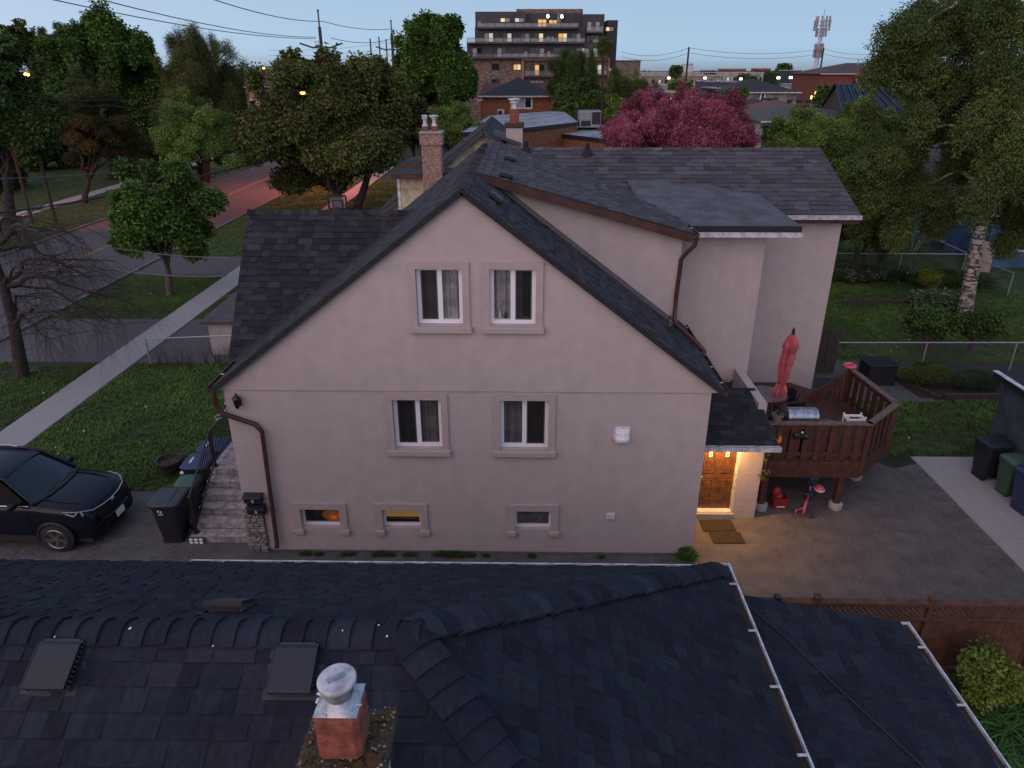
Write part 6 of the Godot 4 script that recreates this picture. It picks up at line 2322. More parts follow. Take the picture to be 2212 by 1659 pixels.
	for k in 21: hr.append(he.position + Vector3(0.115 * cos(TAU * k / 20), 0.10, 0.145 * sin(TAU * k / 20)))
	b.tube(hr, [0.014], 6, false)
	put(he, "rim", b, M.letter)
	b = MB.new()
	b.sphere(Vector3(7.28, 0.62, -15.42), Vector3(0.15, 0.22, 0.14), 12, 8)
	b.sphere(Vector3(7.20, 0.86, -15.42), Vector3(0.13, 0.16, 0.13), 12, 8)
	b.sphere(Vector3(7.28, 0.25, -15.42), Vector3(0.10, 0.25, 0.1), 12, 8)
	tag(put(self, "toy_bag", b, M.blue_siding), "bright blue cloth toy bag standing behind the pink bicycle", "bag")
	# boards leaning on the porch wall
	for i in 2:
		b = MB.new()
		b.beam(Vector3(5.80 + i * 0.10, 0.0, -15.05 - i * 0.12), Vector3(5.74 + i * 0.05, 1.0, -15.15 - i * 0.12), 0.10 - 0.05 * i, 0.025, Vector3(0, 0, 1))
		tag(put(self, "leaning_board", b, M.letter if i == 0 else M.steel), ["white board leaning on the porch wall under the deck", "thin grey rod leaning on the porch wall under the deck"][i], "board")
	# orange scraper hung below the porch eave
	b = MB.new()
	b.cbox(Vector3(5.82, 2.16, -14.55), Vector3(0.26, 0.09, 0.10), 0.03, Basis(Vector3(0, 0, 1), -0.25))
	b.cbox(Vector3(5.95, 2.20, -14.55), Vector3(0.05, 0.15, 0.09), 0.02)
	tag(put(self, "tool_holder", b, M.orange_plastic), "orange plastic holder hanging under the porch eave", "holder")
	# vine up the porch corner
	# shed
	var sh := thing("garden_shed", "blue grey shed with flat dark roof beside the concrete pad", "shed", Vector3(15, 0, -15))
	b = MB.new()
	b.mm(Vector3(13.02, 0, -17.75), Vector3(13.17, 2.46, -9.5))
	b.mm(Vector3(13.17, 0, -17.75), Vector3(17.5, 2.46, -17.6))
	put(sh, "wall", b, M.shed)
	b = MB.new()
	b.prism([Vector3(12.82, 2.38, -17.95), Vector3(12.82, 2.40, -9.5), Vector3(17.6, 2.95, -9.5), Vector3(17.6, 2.95, -17.95)], Vector3(0, 0.12, 0))
	put(sh, "roof", b, M.dark_roof)
	b = MB.new()
	b.mm(Vector3(12.79, 2.34, -17.95), Vector3(12.81, 2.51, -9.5))
	put(sh, "eave_trim", b, M.dark_frame)
	b = MB.new()
	b.mm(Vector3(12.76, 2.515, -17.98), Vector3(12.90, 2.53, -9.5))
	put(sh, "roof_edge", b, M.white_metal)
	# wooden gate panel behind the house
	var gt := thing("board_gate", "old grey board gate panel behind the rear wing", "gate", Vector3(10.7, 0, -23.6))
	for i in 6:
		b = MB.new()
		b.mm(Vector3(9.95 + i * 0.2, 0.05, -23.62 - 0.02 * (i % 2)), Vector3(10.13 + i * 0.2, 1.70 - 0.02 * (i % 3), -23.59 - 0.02 * (i % 2)))
		put(gt, "board", b, M.old_wood)
	for y in [0.4, 1.5]:
		b = MB.new()
		b.mm(Vector3(9.95, y, -23.72), Vector3(11.15, y + 0.09, -23.66))
		put(gt, "rail", b, M.old_wood)
	# chain link fences: rails, posts and woven wire
	chain_fence("chain link fence with bright top rail behind the board gate", Vector3(11.2, 0, -23.9), Vector3(24, 0, -24.1), 1.1, 3.0)
	chain_fence("chain link fence with bright top rail across the back of the lawn", on_h(1806, 547, 1.1) * Vector3(1, 0, 1), on_h(2092, 549, 1.1) * Vector3(1, 0, 1), 1.1, 2.6)
	chain_fence("chain link fence running back at an angle towards the dark shrubs", on_h(1978, 498, 1.2) * Vector3(1, 0, 1), on_h(2088, 546, 1.2) * Vector3(1, 0, 1), 1.2, 3.2)
	chain_fence("chain link fence running from the birch past the blue house", on_h(2096, 553, 1.1) * Vector3(1, 0, 1), on_h(2190, 590, 1.1) * Vector3(1, 0, 1), 1.1, 2.2)
	chain_fence("low chain link fence beside the neighbour's front driveway", Vector3(-13.75, 0, -24.15), Vector3(-9.5, 0, -24.75), 1.0, 2.4)
	# timber edging of the beds
	for q in [[Vector3(13.9, 0.12, -21.5), Vector3(17.2, 0.12, -21.5)], [Vector3(13.75, 0.06, -21.4), Vector3(12.6, 0.06, -24.6)], [Vector3(14.8, 0.12, -31.9), Vector3(18.0, 0.12, -31.9)]]:
		b = MB.new()
		b.beam(q[0], q[1], 0.12, 0.2)
		tag(put(self, "timber_edging", b, M.old_wood), "weathered timber edging a garden bed in the backyard", "edging", "timbers round the backyard beds")
	# compost box, side table
	b = MB.new()
	b.cbox(Vector3(12.35, 0.36, -23.0), Vector3(0.95, 0.72, 0.8), 0.02)
	b.cbox(Vector3(12.35, 0.74, -23.0), Vector3(1.05, 0.05, 0.9), 0.015)
	tag(put(self, "storage_box", b, M.black_plastic), "low black storage box beside the stone patio", "box")
	var st := thing("side_table", "dark folding table on the stone patio behind the house corner", "table", Vector3(9.75, 0, -21.2))
	b = MB.new()
	b.cbox(st.position + Vector3(0, 0.72, 0), Vector3(1.0, 0.03, 0.7), 0.008)
	put(st, "top", b, M.black_plastic)
	for s in [[-0.4, -0.28], [0.4, -0.28], [-0.4, 0.28], [0.4, 0.28]]:
		b = MB.new()
		b.tube([st.position + Vector3(s[0] * 0.7, 0.71, s[1]), st.position + Vector3(s[0], 0, s[1])], [0.014], 6)
		put(st, "leg", b, M.black_metal)
	# blue tub with yellow rim, climbing frame
	var tub := thing("planter_tub", "blue tub with a yellow rim behind the chain link fence", "tub", on_h(2025, 538))
	b = MB.new()
	b.lathe([Vector2(0.36, 0), Vector2(0.48, 0.55)], 20, Transform3D(Basis(), tub.position))
	put(tub, "body", b, M.blue_plastic)
	b = MB.new()
	b.lathe([Vector2(0.46, 0.55), Vector2(0.52, 0.57), Vector2(0.52, 0.64), Vector2(0.44, 0.64), Vector2(0.42, 0.55)], 20, Transform3D(Basis(), tub.position))
	put(tub, "rim", b, M.yellow)
	var cf := thing("jungle_gym", "pale metal pole jungle gym standing on the far backyard lawn", "jungle gym", on_h(2085, 545))
	var p0 := cf.position
	for q in [[Vector3(-0.6, 0, 0), Vector3(-0.6, 2.6, 0)], [Vector3(0.5, 0, 0), Vector3(0.5, 2.6, 0)], [Vector3(-0.6, 2.6, 0), Vector3(0.5, 2.6, 0)], [Vector3(-0.6, 1.4, 0), Vector3(1.0, 1.4, 0)], [Vector3(1.0, 0, 0), Vector3(1.0, 1.4, 0)]]:
		b = MB.new()
		b.tube([p0 + q[0], p0 + q[1]], [0.03], 6)
		put(cf, "pole", b, M.fence_steel)
	var ld := thing("pole_pair", "two slanting pale poles leaning beside the dark shrubs", "pole", on_h(1985, 545))
	for i in 2:
		b = MB.new()
		b.tube([on_h(1972 + i * 6, 545), on_h(1972 + i * 6, 545) + Vector3(1.1, 3.4, 0.2)], [0.03], 6)
		put(ld, "pole", b, M.fence_steel)

func chain_fence(label: String, a: Vector3, e: Vector3, hgt: float, every: float) -> void:
	var o := thing("chain_link_fence", label, "fence", (a + e) * 0.5)
	var l := a.distance_to(e)
	var d := (e - a) / l
	var b := MB.new()
	b.tube([a + Vector3(0, hgt, 0), e + Vector3(0, hgt, 0)], [0.024], 8)
	put(o, "top_rail", b, M.fence_steel)
	var n := maxi(2, int(l / every) + 1)
	for i in n:
		var p := a + d * (l * i / (n - 1))
		b = MB.new()
		b.tube([p, p + Vector3(0, hgt + 0.02, 0)], [0.028], 8)
		put(o, "post", b, M.fence_steel)
	# woven wire: thin crossing strands
	b = MB.new()
	var s := -hgt
	while s < l:
		for k in [1.0, -1.0]:
			var s0: float = s if k > 0 else s + hgt
			var s1: float = s0 + hgt * k
			var h0 := 0.03
			var h1 := hgt
			if minf(s0, s1) < 0.0 or maxf(s0, s1) > l: continue
			b.tube([a + d * s0 + Vector3(0, h0, 0), a + d * s1 + Vector3(0, h1, 0)], [0.0022], 3, false)
		s += 0.085
	put(o, "wire_netting", b, M.chain)

# ---------------------------------------------------------------- foliage
var clumps := {}

func leaf_clump(n: int, size: float, narrow: float, droop: float, sd: int, cup := 0.25) -> ArrayMesh:
	var rg := RandomNumberGenerator.new()
	rg.seed = sd
	var b := MB.new()
	for i in n:
		var p := Vector3(rg.randfn(), rg.randfn(), rg.randfn()).normalized() * pow(rg.randf(), 0.5)
		var d := (p + Vector3(rg.randf_range(-0.7, 0.7), rg.randf_range(-0.5, 0.4) - droop, rg.randf_range(-0.7, 0.7))).normalized()
		var nn := Vector3(rg.randf_range(-0.7, 0.7), 1.0, rg.randf_range(-0.7, 0.7)).normalized()
		var s := d.cross(nn).normalized() * size * narrow * rg.randf_range(0.8, 1.2)
		var l := size * rg.randf_range(0.75, 1.25)
		var u := s.cross(d).normalized() * size * cup
		var f := rg.randf_range(0.75, 1.2)
		b.col = Color(f, f * rg.randf_range(0.95, 1.05), f * 0.95)
		var a := p
		var t := p + d * l
		var m := p + d * l * 0.5
		b.tri(a, m + s * 0.5 + u, t)
		b.tri(a, t, m - s * 0.5 + u)
	return b.mesh()

func make_clumps() -> void:
	clumps.maple = leaf_clump(16, 0.62, 0.95, 0.25, 1)
	clumps.fine = leaf_clump(20, 0.42, 0.6, 0.5, 2)
	clumps.spray = leaf_clump(22, 0.6, 0.16, 0.2, 3, 0.05)
	clumps.needle = leaf_clump(26, 0.5, 0.10, 0.0, 5, 0.02)
	clumps.bloom = leaf_clump(26, 0.34, 1.0, 0.0, 4, 0.4)

# limbs: curved tapering tubes from the trunk into the crown
func limb(b: MB, a: Vector3, e: Vector3, r0: float, r1: float, rg: RandomNumberGenerator, sides := 6, wob := 0.12) -> Array:
	var n := 5
	var l := a.distance_to(e)
	var pts := []
	var rad := []
	for i in n + 1:
		var t := float(i) / n
		var p := a.lerp(e, t)
		if i > 0 and i < n:
			p += Vector3(rg.randf_range(-1, 1), rg.randf_range(-0.6, 1), rg.randf_range(-1, 1)) * l * wob * 0.5 * sin(PI * t)
		pts.append(p)
		rad.append(lerpf(r0, r1, t))
	b.tube(pts, rad, sides, false)
	return pts

# crown from lobes: [centre, radii]; leaves cluster at twig ends spread through each lobe's shell
func crown(par: Node, nm: String, lobes: Array, count: int, mesh: Mesh, size: float, mt: Material, tones: Array, sd: int, shell := 0.5, gap := 0.0, holes := []) -> void:
	var rg := RandomNumberGenerator.new()
	rg.seed = sd
	var nz := FastNoiseLite.new()
	nz.seed = sd
	var xf := []
	var cols := []
	var wts := []
	var tot := 0.0
	for l in lobes:
		var r: Vector3 = l[1]
		tot += pow(r.x * r.y * r.z, 0.667)
		wts.append(tot)
	var tries := 0
	while xf.size() < count and tries < count * 4:
		tries += 1
		var k := rg.randf() * tot
		var li := 0
		while wts[li] < k: li += 1
		var c: Vector3 = lobes[li][0]
		var r: Vector3 = lobes[li][1]
		var d := Vector3(rg.randfn(), rg.randfn(), rg.randfn()).normalized()
		nz.frequency = 1.0
		var rr := lerpf(shell, 1.0, pow(rg.randf(), 0.6)) * (0.86 + 0.42 * nz.get_noise_3d(d.x * 2.2 + li * 7.1, d.y * 2.2, d.z * 2.2))
		if d.y < -0.3 and rg.randf() < 0.45: continue
		var p := c + d * r * rr
		if gap > 0.0:
			nz.frequency = 1.0
			var g := nz.get_noise_3d(p.x / (r.x * 0.28), p.y / (r.x * 0.28), p.z / (r.x * 0.28))
			if g < -0.45 + gap: continue
		var cut := false
		for hp: Vector3 in holes:   # a thin place in the foliage
			var ln := (hp - Vector3(0, CAM_H, 0)).normalized()
			var w := p - hp
			if (w - ln * w.dot(ln)).length() < 0.5: cut = true
		if cut: continue
		var s := size * rg.randf_range(0.6, 1.25)
		var bs := Basis(Vector3.UP, rg.randf() * TAU) * Basis(Vector3.RIGHT, rg.randf_range(-0.6, 0.6))
		xf.append(Transform3D(bs.scaled(Vector3(s, s, s)), p))
		var t: Color = tones[rg.randi() % tones.size()]
		var f := rg.randf_range(0.75, 1.25) * (0.9 + 0.25 * sin(li * 2.4))
		cols.append(Color(t.r * f, t.g * f, t.b * f))
	var o := multi(par, nm, mesh, mt, xf, cols)

# a tree whose crown fills the picture box (x0, y0, x1, y1) at depth z; the trunk stands on the ground below
func tree(nm: String, label: String, box: Array, z: float, o := {}) -> Node3D:
	var sd: int = o.get("seed", int(box[0]) + 3)
	var rg := RandomNumberGenerator.new()
	rg.seed = sd
	var cx: float = (box[0] + box[2]) * 0.5
	var top := on_z(cx, box[1], z)
	var bot := on_z(cx, box[3], z)
	var hw := (on_z(box[2], (box[1] + box[3]) / 2, z).x - on_z(box[0], (box[1] + box[3]) / 2, z).x) * 0.5
	var base: Vector3 = o.get("base", Vector3(bot.x, 0, z))
	base.y = 0
	var mid := (top + bot) * 0.5
	mid.y = maxf(mid.y, 0.6)
	var hh := (top.y - bot.y) * 0.5
	var t := thing(nm, label, o.get("cat", "tree"), base, o.get("group", ""))
	var n: int = o.get("lobes", 9)
	var lobes := []
	var deep: float = o.get("deep", 0.9)
	var shape: String = o.get("shape", "round")
	var nz := FastNoiseLite.new()
	nz.seed = sd
	nz.frequency = 1.0
	var N := n * 3
	for i in N:
		var y := 1.0 - 2.0 * (i + 0.5) / N
		var a := i * 2.39996 + rg.randf_range(-0.3, 0.3)
		if shape == "cone":
			var k := 1.0 - (y + 1.0) * 0.5
			var rr := hw * (0.12 + 0.80 * k)
			lobes.append([mid + Vector3(cos(a) * rr * 0.6, y * hh * 0.92, sin(a) * rr * 0.6), Vector3(rr * 0.45, hh * 0.07 + rr * 0.12, rr * 0.45)])
			continue
		if y < o.get("low", -0.62): continue
		var s := sqrt(1.0 - y * y)
		var d := Vector3(cos(a) * s, y, sin(a) * s)
		var env := 0.80 + 0.55 * nz.get_noise_3d(d.x * 1.3, d.y * 1.3 + 5.0, d.z * 1.3)
		var f := rg.randf_range(0.62, 0.92) if i % 4 else rg.randf_range(0.2, 0.5)
		var rs := hw * rg.randf_range(0.15, 0.28)
		var rv := Vector3(rs, rs * rg.randf_range(0.55, 0.8), rs)
		if shape == "vase":
			rv = Vector3(rs * 0.72, rs * rg.randf_range(1.3, 1.9), rs * 0.72)
		lobes.append([mid + Vector3(d.x * hw, d.y * hh, d.z * hw * deep) * env * f, rv])
	if shape != "cone":
		for i in int(n * o.get("shoots", 1.6 if shape == "vase" else 0.6)):
			var a := rg.randf() * TAU
			var q := sqrt(rg.randf()) * 0.8
			var yy := sqrt(maxf(0.0, 1.0 - q * q)) * hh * rg.randf_range(0.78, 0.98)
			var rs := hw * rg.randf_range(0.035, 0.07)
			lobes.append([mid + Vector3(cos(a) * q * hw, yy, sin(a) * q * hw), Vector3(rs, rs * 3.2, rs)])
	var b := MB.new()
	var r0: float = o.get("trunk", 0.2)
	var fork := base.lerp(Vector3(mid.x, base.y, mid.z), 0.5)
	fork.y = maxf(bot.y + hh * 0.15, 0.5)
	var lean := base + Vector3(0, -0.1, 0)
	limb(b, lean, fork, r0 * 1.25, r0 * 0.8, rg, 9, 0.04)
	# a few scaffold limbs carry the side branches
	var arms := []
	for i in 6:
		var tg: Vector3 = lobes[(i * lobes.size() / 6 + i) % lobes.size()][0]
		arms.append(limb(b, fork, fork.lerp(tg, 0.8), r0 * 0.55, r0 * 0.16, rg, 7, 0.15))
	for l in lobes:
		var tip: Vector3 = l[0]
		var best: Vector3 = fork
		var bd := 1e9
		for am in arms:
			for q: Vector3 in am:
				if q.distance_to(tip) < bd and q.y < tip.y + 0.5:
					bd = q.distance_to(tip); best = q
		limb(b, best, tip, r0 * 0.2, r0 * 0.05, rg, 5, 0.12)
		for k in 2:
			var d := Vector3(rg.randfn(), rg.randfn() * 0.7 + 0.2, rg.randfn()).normalized()
			limb(b, tip.lerp(best, 0.25), tip + d * (l[1] as Vector3) * 0.85, r0 * 0.06, r0 * 0.02, rg, 4, 0.12)
	if shape == "cone":
		limb(b, fork, Vector3(mid.x, mid.y + hh * 0.95, mid.z), r0 * 0.7, r0 * 0.08, rg, 6, 0.02)
	put(t, "trunk", b, o.get("bark", M.bark))
	crown(t, "crown", lobes, int(o.get("count", 2600) * 1.5), clumps[o.get("clump", "maple")], o.get("size", 0.4) * 0.82, o.get("mat", M.leaf), o.get("tones", [Color(0.035, 0.055, 0.015)]), sd + 50, o.get("shell", 0.45), o.get("gap", 0.2), o.get("holes", []))
	return t

func make_trees() -> void:
	make_clumps()
	var green := [Color(0.087, 0.172, 0.035), Color(0.066, 0.136, 0.025), Color(0.109, 0.194, 0.045)]
	var dark := [Color(0.064, 0.115, 0.035), Color(0.084, 0.136, 0.036), Color(0.100, 0.152, 0.046)]
	var olive := [Color(0.102, 0.143, 0.037), Color(0.121, 0.130, 0.044), Color(0.085, 0.130, 0.030), Color(0.129, 0.117, 0.047)]
	var rust := [Color(0.095, 0.085, 0.036), Color(0.080, 0.082, 0.032), Color(0.072, 0.085, 0.030)]
	var light := [Color(0.153, 0.238, 0.054), Color(0.124, 0.203, 0.046), Color(0.178, 0.256, 0.066)]
	# street trees
	tree("maple_tree", "small round maple on the boulevard between two driveways", [226, 340, 470, 596], -32.9, {"base": Vector3(-17.04, 0, -32.87), "trunk": 0.15, "count": 3600, "size": 0.30, "tones": green, "lobes": 13, "bark": M.grey_bark, "gap": 0.12, "low": -0.8})
	tree("maple_tree", "broad spreading maple with rusty new leaves beside the basketball hoop", [508, 108, 912, 440], -54.9, {"base": on_h(735, 462), "trunk": 0.42, "count": 11000, "size": 0.42, "tones": olive, "lobes": 22, "gap": 0.16, "seed": 61, "low": -0.93, "holes": [on_z(653, 200, -66)]})
	var b := MB.new()
	var rg := RandomNumberGenerator.new()
	rg.seed = 5
	var mp := get_node("maple_tree_001")
	limb(b, on_h(770, 455), on_z(800, 360, -55.4), 0.33, 0.22, rg, 8, 0.04)
	put(mp, "second_stem", b, M.bark)
	tree("tall_maple_tree", "tall dense bright green tree in front of the brick apartment block", [838, 34, 1042, 265], -84, {"trunk": 0.5, "count": 9000, "size": 0.55, "tones": green, "lobes": 18, "shape": "vase", "gap": 0.05})
	tree("ash_tree", "tall dark upright tree at the far left side of the street", [-130, 55, 130, 440], -46, {"holes": [on_z(55, 160, -50)], "trunk": 0.35, "count": 6000, "size": 0.42, "tones": dark, "lobes": 14, "gap": 0.1}).set_meta("label", "dark tall tree with a leaning utility pole in front")
	tree("ash_tree", "tall green tree with an upright crest above its neighbours", [100, 44, 375, 380], -72, {"trunk": 0.45, "count": 8000, "size": 0.5, "tones": green, "lobes": 16, "shape": "vase", "gap": 0.08})
	tree("ash_tree", "tall olive tree with spiky upright shoots beside the brown roofed house", [318, 66, 556, 370], -70, {"trunk": 0.45, "count": 8000, "size": 0.48, "tones": olive, "lobes": 16, "shape": "vase", "gap": 0.05, "clump": "spray"})
	tree("locust_tree", "sparse rusty brown tree standing by the far sidewalk", [92, 150, 290, 405], -59, {"base": on_h(180, 440), "trunk": 0.22, "count": 3000, "size": 0.36, "tones": rust, "lobes": 11, "gap": 0.35, "clump": "fine"})
	tree("locust_tree", "loose light green tree arching over the street beyond the small maple", [322, 195, 552, 412], -52, {"base": on_h(430, 425), "trunk": 0.2, "count": 4200, "size": 0.38, "tones": light, "lobes": 13, "gap": 0.3, "clump": "fine"})
	tree("locust_tree", "brownish undergrowth tree beneath the tall olive tree", [240, 270, 420, 425], -64, {"trunk": 0.2, "count": 2600, "size": 0.4, "tones": rust, "lobes": 9, "gap": 0.2, "clump": "fine"})
	tree("round_tree", "hazy grey green tree on the skyline behind the crested tree", [80, 48, 172, 160], -130, {"trunk": 0.4, "count": 2200, "size": 0.7, "tones": dark, "lobes": 8, "gap": 0.3, "clump": "fine"})
	tree("round_tree", "hazy olive tree on the skyline at the end of the row", [-30, 42, 82, 170], -110, {"trunk": 0.4, "count": 2400, "size": 0.7, "tones": olive, "lobes": 8, "gap": 0.2})
	tree("round_tree", "dark tree filling the gap behind the two tall street trees", [255, 78, 350, 260], -105, {"trunk": 0.4, "count": 2600, "size": 0.7, "tones": dark, "lobes": 8, "gap": 0.0})
	tree("round_tree", "dark low tree behind the sparse rusty tree", [0, 200, 200, 420], -80, {"trunk": 0.3, "count": 4200, "size": 0.6, "tones": dark, "lobes": 10, "gap": 0.0})
	tree("round_tree", "olive tree behind the broad maple beneath the utility pole", [600, 105, 720, 260], -100, {"trunk": 0.4, "count": 2600, "size": 0.7, "tones": olive, "lobes": 8})
	tree("round_tree", "pale reed like tree beside the brown roofed house", [570, 160, 660, 290], -80, {"trunk": 0.2, "count": 2200, "size": 0.55, "tones": light, "lobes": 8, "clump": "spray"})
	tree("round_tree", "rusty olive tree between the broad maple and the tall green tree", [770, 140, 905, 330], -88, {"trunk": 0.3, "count": 3400, "size": 0.6, "tones": rust, "lobes": 10})
	tree("round_tree", "small dark tree at the foot of the far utility poles", [800, 125, 850, 210], -120, {"trunk": 0.3, "count": 1200, "size": 0.7, "tones": green, "lobes": 6})
	tree("round_tree", "fresh green young tree beside the brick chimney of the cream house", [905, 226, 1045, 345], -62, {"trunk": 0.2, "count": 3600, "size": 0.42, "tones": light, "lobes": 11, "clump": "fine"})
	tree("round_tree", "brownish leafy bush tree under the tall bright green tree", [850, 200, 935, 345], -70, {"trunk": 0.2, "count": 2200, "size": 0.5, "tones": rust, "lobes": 8})
	# thicket that closes the far side of the street
	var k := 0
	for q in [[-60, 190, 150, 400, -92], [120, 190, 320, 395, -95], [300, 180, 470, 360, -98], [440, 190, 600, 350, -112], [640, 190, 800, 330, -118], [870, 200, 980, 320, -105], [-150, 260, 40, 440, -64]]:
		var lb: String = ["dense dark thicket behind the dark tall tree by the leaning pole", "dense dark thicket behind the sparse rusty tree", "dense dark thicket behind the spiky olive tree", "dense dark thicket beside the brown roofed house", "dense dark thicket behind the broad spreading maple", "dense dark thicket at the foot of the tall bright green tree", "dense dark thicket at the end of the far sidewalk"][k]
		tree("thicket", lb, [q[0], q[1], q[2], q[3]], q[4], {"trunk": 0.2, "count": 3000, "size": 0.72, "tones": dark if k % 2 else olive, "lobes": 10, "gap": 0.0, "low": -1.0, "shoots": 1.0, "cat": "thicket"})
		k += 1
	# behind the house
	tree("cedar_tree", "rounded olive cedar in front of the apartment block balconies", [1176, 108, 1290, 275], -90, {"trunk": 0.3, "count": 4200, "size": 0.55, "tones": dark, "lobes": 12, "shape": "vase", "clump": "spray", "gap": 0.0})
	tree("spruce_tree", "narrow dark spruce with a pointed tip among the cedars", [1252, 100, 1302, 235], -88, {"trunk": 0.2, "count": 2200, "size": 0.45, "tones": dark, "lobes": 10, "shape": "cone", "clump": "needle", "gap": 0.0})
	tree("pine_tree", "thin lanky pine with a tufted top in front of the balconies", [1288, 76, 1320, 130], -82, {"trunk": 0.12, "count": 600, "size": 0.45, "tones": olive, "lobes": 6, "clump": "needle"})
	tree("willow_tree", "feathery willow with drooping sprays behind the pink blossom tree", [1270, 150, 1432, 300], -84, {"trunk": 0.25, "count": 5200, "size": 0.5, "tones": olive, "lobes": 13, "clump": "spray", "gap": 0.1})
	tree("round_tree", "dark green thicket tree between the flat roof and the willow", [1180, 180, 1330, 300], -86, {"trunk": 0.25, "count": 4200, "size": 0.5, "tones": dark, "lobes": 10, "gap": 0.0})
	tree("round_tree", "bright yellow green bush tree behind the rooftop air unit", [1302, 205, 1372, 290], -76, {"trunk": 0.15, "count": 1800, "size": 0.36, "tones": light, "lobes": 8})
	tree("blossom_tree", "wide crab apple tree covered in deep pink blossom", [1288, 208, 1652, 372], -37, {"trunk": 0.28, "count": 9500, "size": 0.26, "tones": [Color(0.346, 0.096, 0.162), Color(0.273, 0.072, 0.120), Color(0.420, 0.150, 0.229), Color(0.256, 0.087, 0.098)], "mat": M.petal, "lobes": 24, "clump": "bloom", "gap": 0.18, "seed": 15})
	# right side thicket
	tree("willow_tree", "tall pale green willow shrub at the corner of the rear wing", [1640, 232, 1800, 420], -40, {"trunk": 0.15, "count": 4600, "size": 0.34, "tones": light, "lobes": 13, "clump": "fine", "gap": 0.1})
	tree("willow_tree", "pale green willow shrub in front of the navy metal roof", [1735, 215, 1905, 440], -43, {"trunk": 0.15, "count": 5200, "size": 0.34, "tones": light, "lobes": 13, "clump": "fine", "gap": 0.08})
	tree("round_tree", "dark thicket tree rising behind the end of the rear roof", [1760, 330, 1960, 545], -36, {"trunk": 0.15, "count": 5200, "size": 0.34, "tones": dark, "lobes": 13, "clump": "fine", "gap": 0.0})
	tree("round_tree", "dense green tree between the willow shrubs and the birch", [1840, 210, 2010, 480], -40, {"trunk": 0.2, "count": 5600, "size": 0.34, "tones": green, "lobes": 13, "clump": "fine", "gap": 0.08})
	tree("round_tree", "brown twiggy thicket under the dark shrubs by the lawn", [1760, 440, 1980, 545], -39, {"trunk": 0.1, "count": 2600, "size": 0.3, "tones": rust, "lobes": 9, "clump": "fine", "gap": 0.2})
	tree("round_tree", "dark evergreen hedge tree behind the brown house roofs", [1648, 262, 1720, 320], -62, {"trunk": 0.2, "count": 1800, "size": 0.4, "tones": dark, "lobes": 8, "gap": 0.0})
	tree("round_tree", "autumn yellow green tree beside the red brick apartment house", [1868, 140, 1960, 210], -130, {"trunk": 0.3, "count": 1500, "size": 0.8, "tones": [Color(0.159, 0.160, 0.042), Color(0.191, 0.176, 0.058)], "lobes": 7, "clump": "fine"})
	tree("round_tree", "small green tree in front of the red brick apartment house", [1760, 190, 1815, 240], -90, {"trunk": 0.2, "count": 900, "size": 0.6, "tones": green, "lobes": 6})
	tree("round_tree", "dark wall of trees behind the birch trunk", [2000, 330, 2260, 470], -58, {"trunk": 0.3, "count": 5000, "size": 0.5, "tones": dark, "lobes": 12, "gap": 0.0})
	for q in [[1676, 141, 1708, 168, -260, green], [1450, 147, 1470, 161, -330, dark], [1585, 165, 1640, 185, -240, olive], [1440, 175, 1500, 205, -120, light], [1560, 190, 1620, 225, -85, green], [1720, 160, 1760, 185, -200, dark]]:
		tree("distant_tree", "small distant tree among the lit industrial roofs", [q[0], q[1], q[2], q[3]], q[4], {"trunk": 0.3, "count": 420, "size": 0.0045 * -q[4], "tones": q[5], "lobes": 5, "clump": "maple", "group": "distant trees among the industrial roofs"})
	birch()
	bare_tree()
	shrubs()

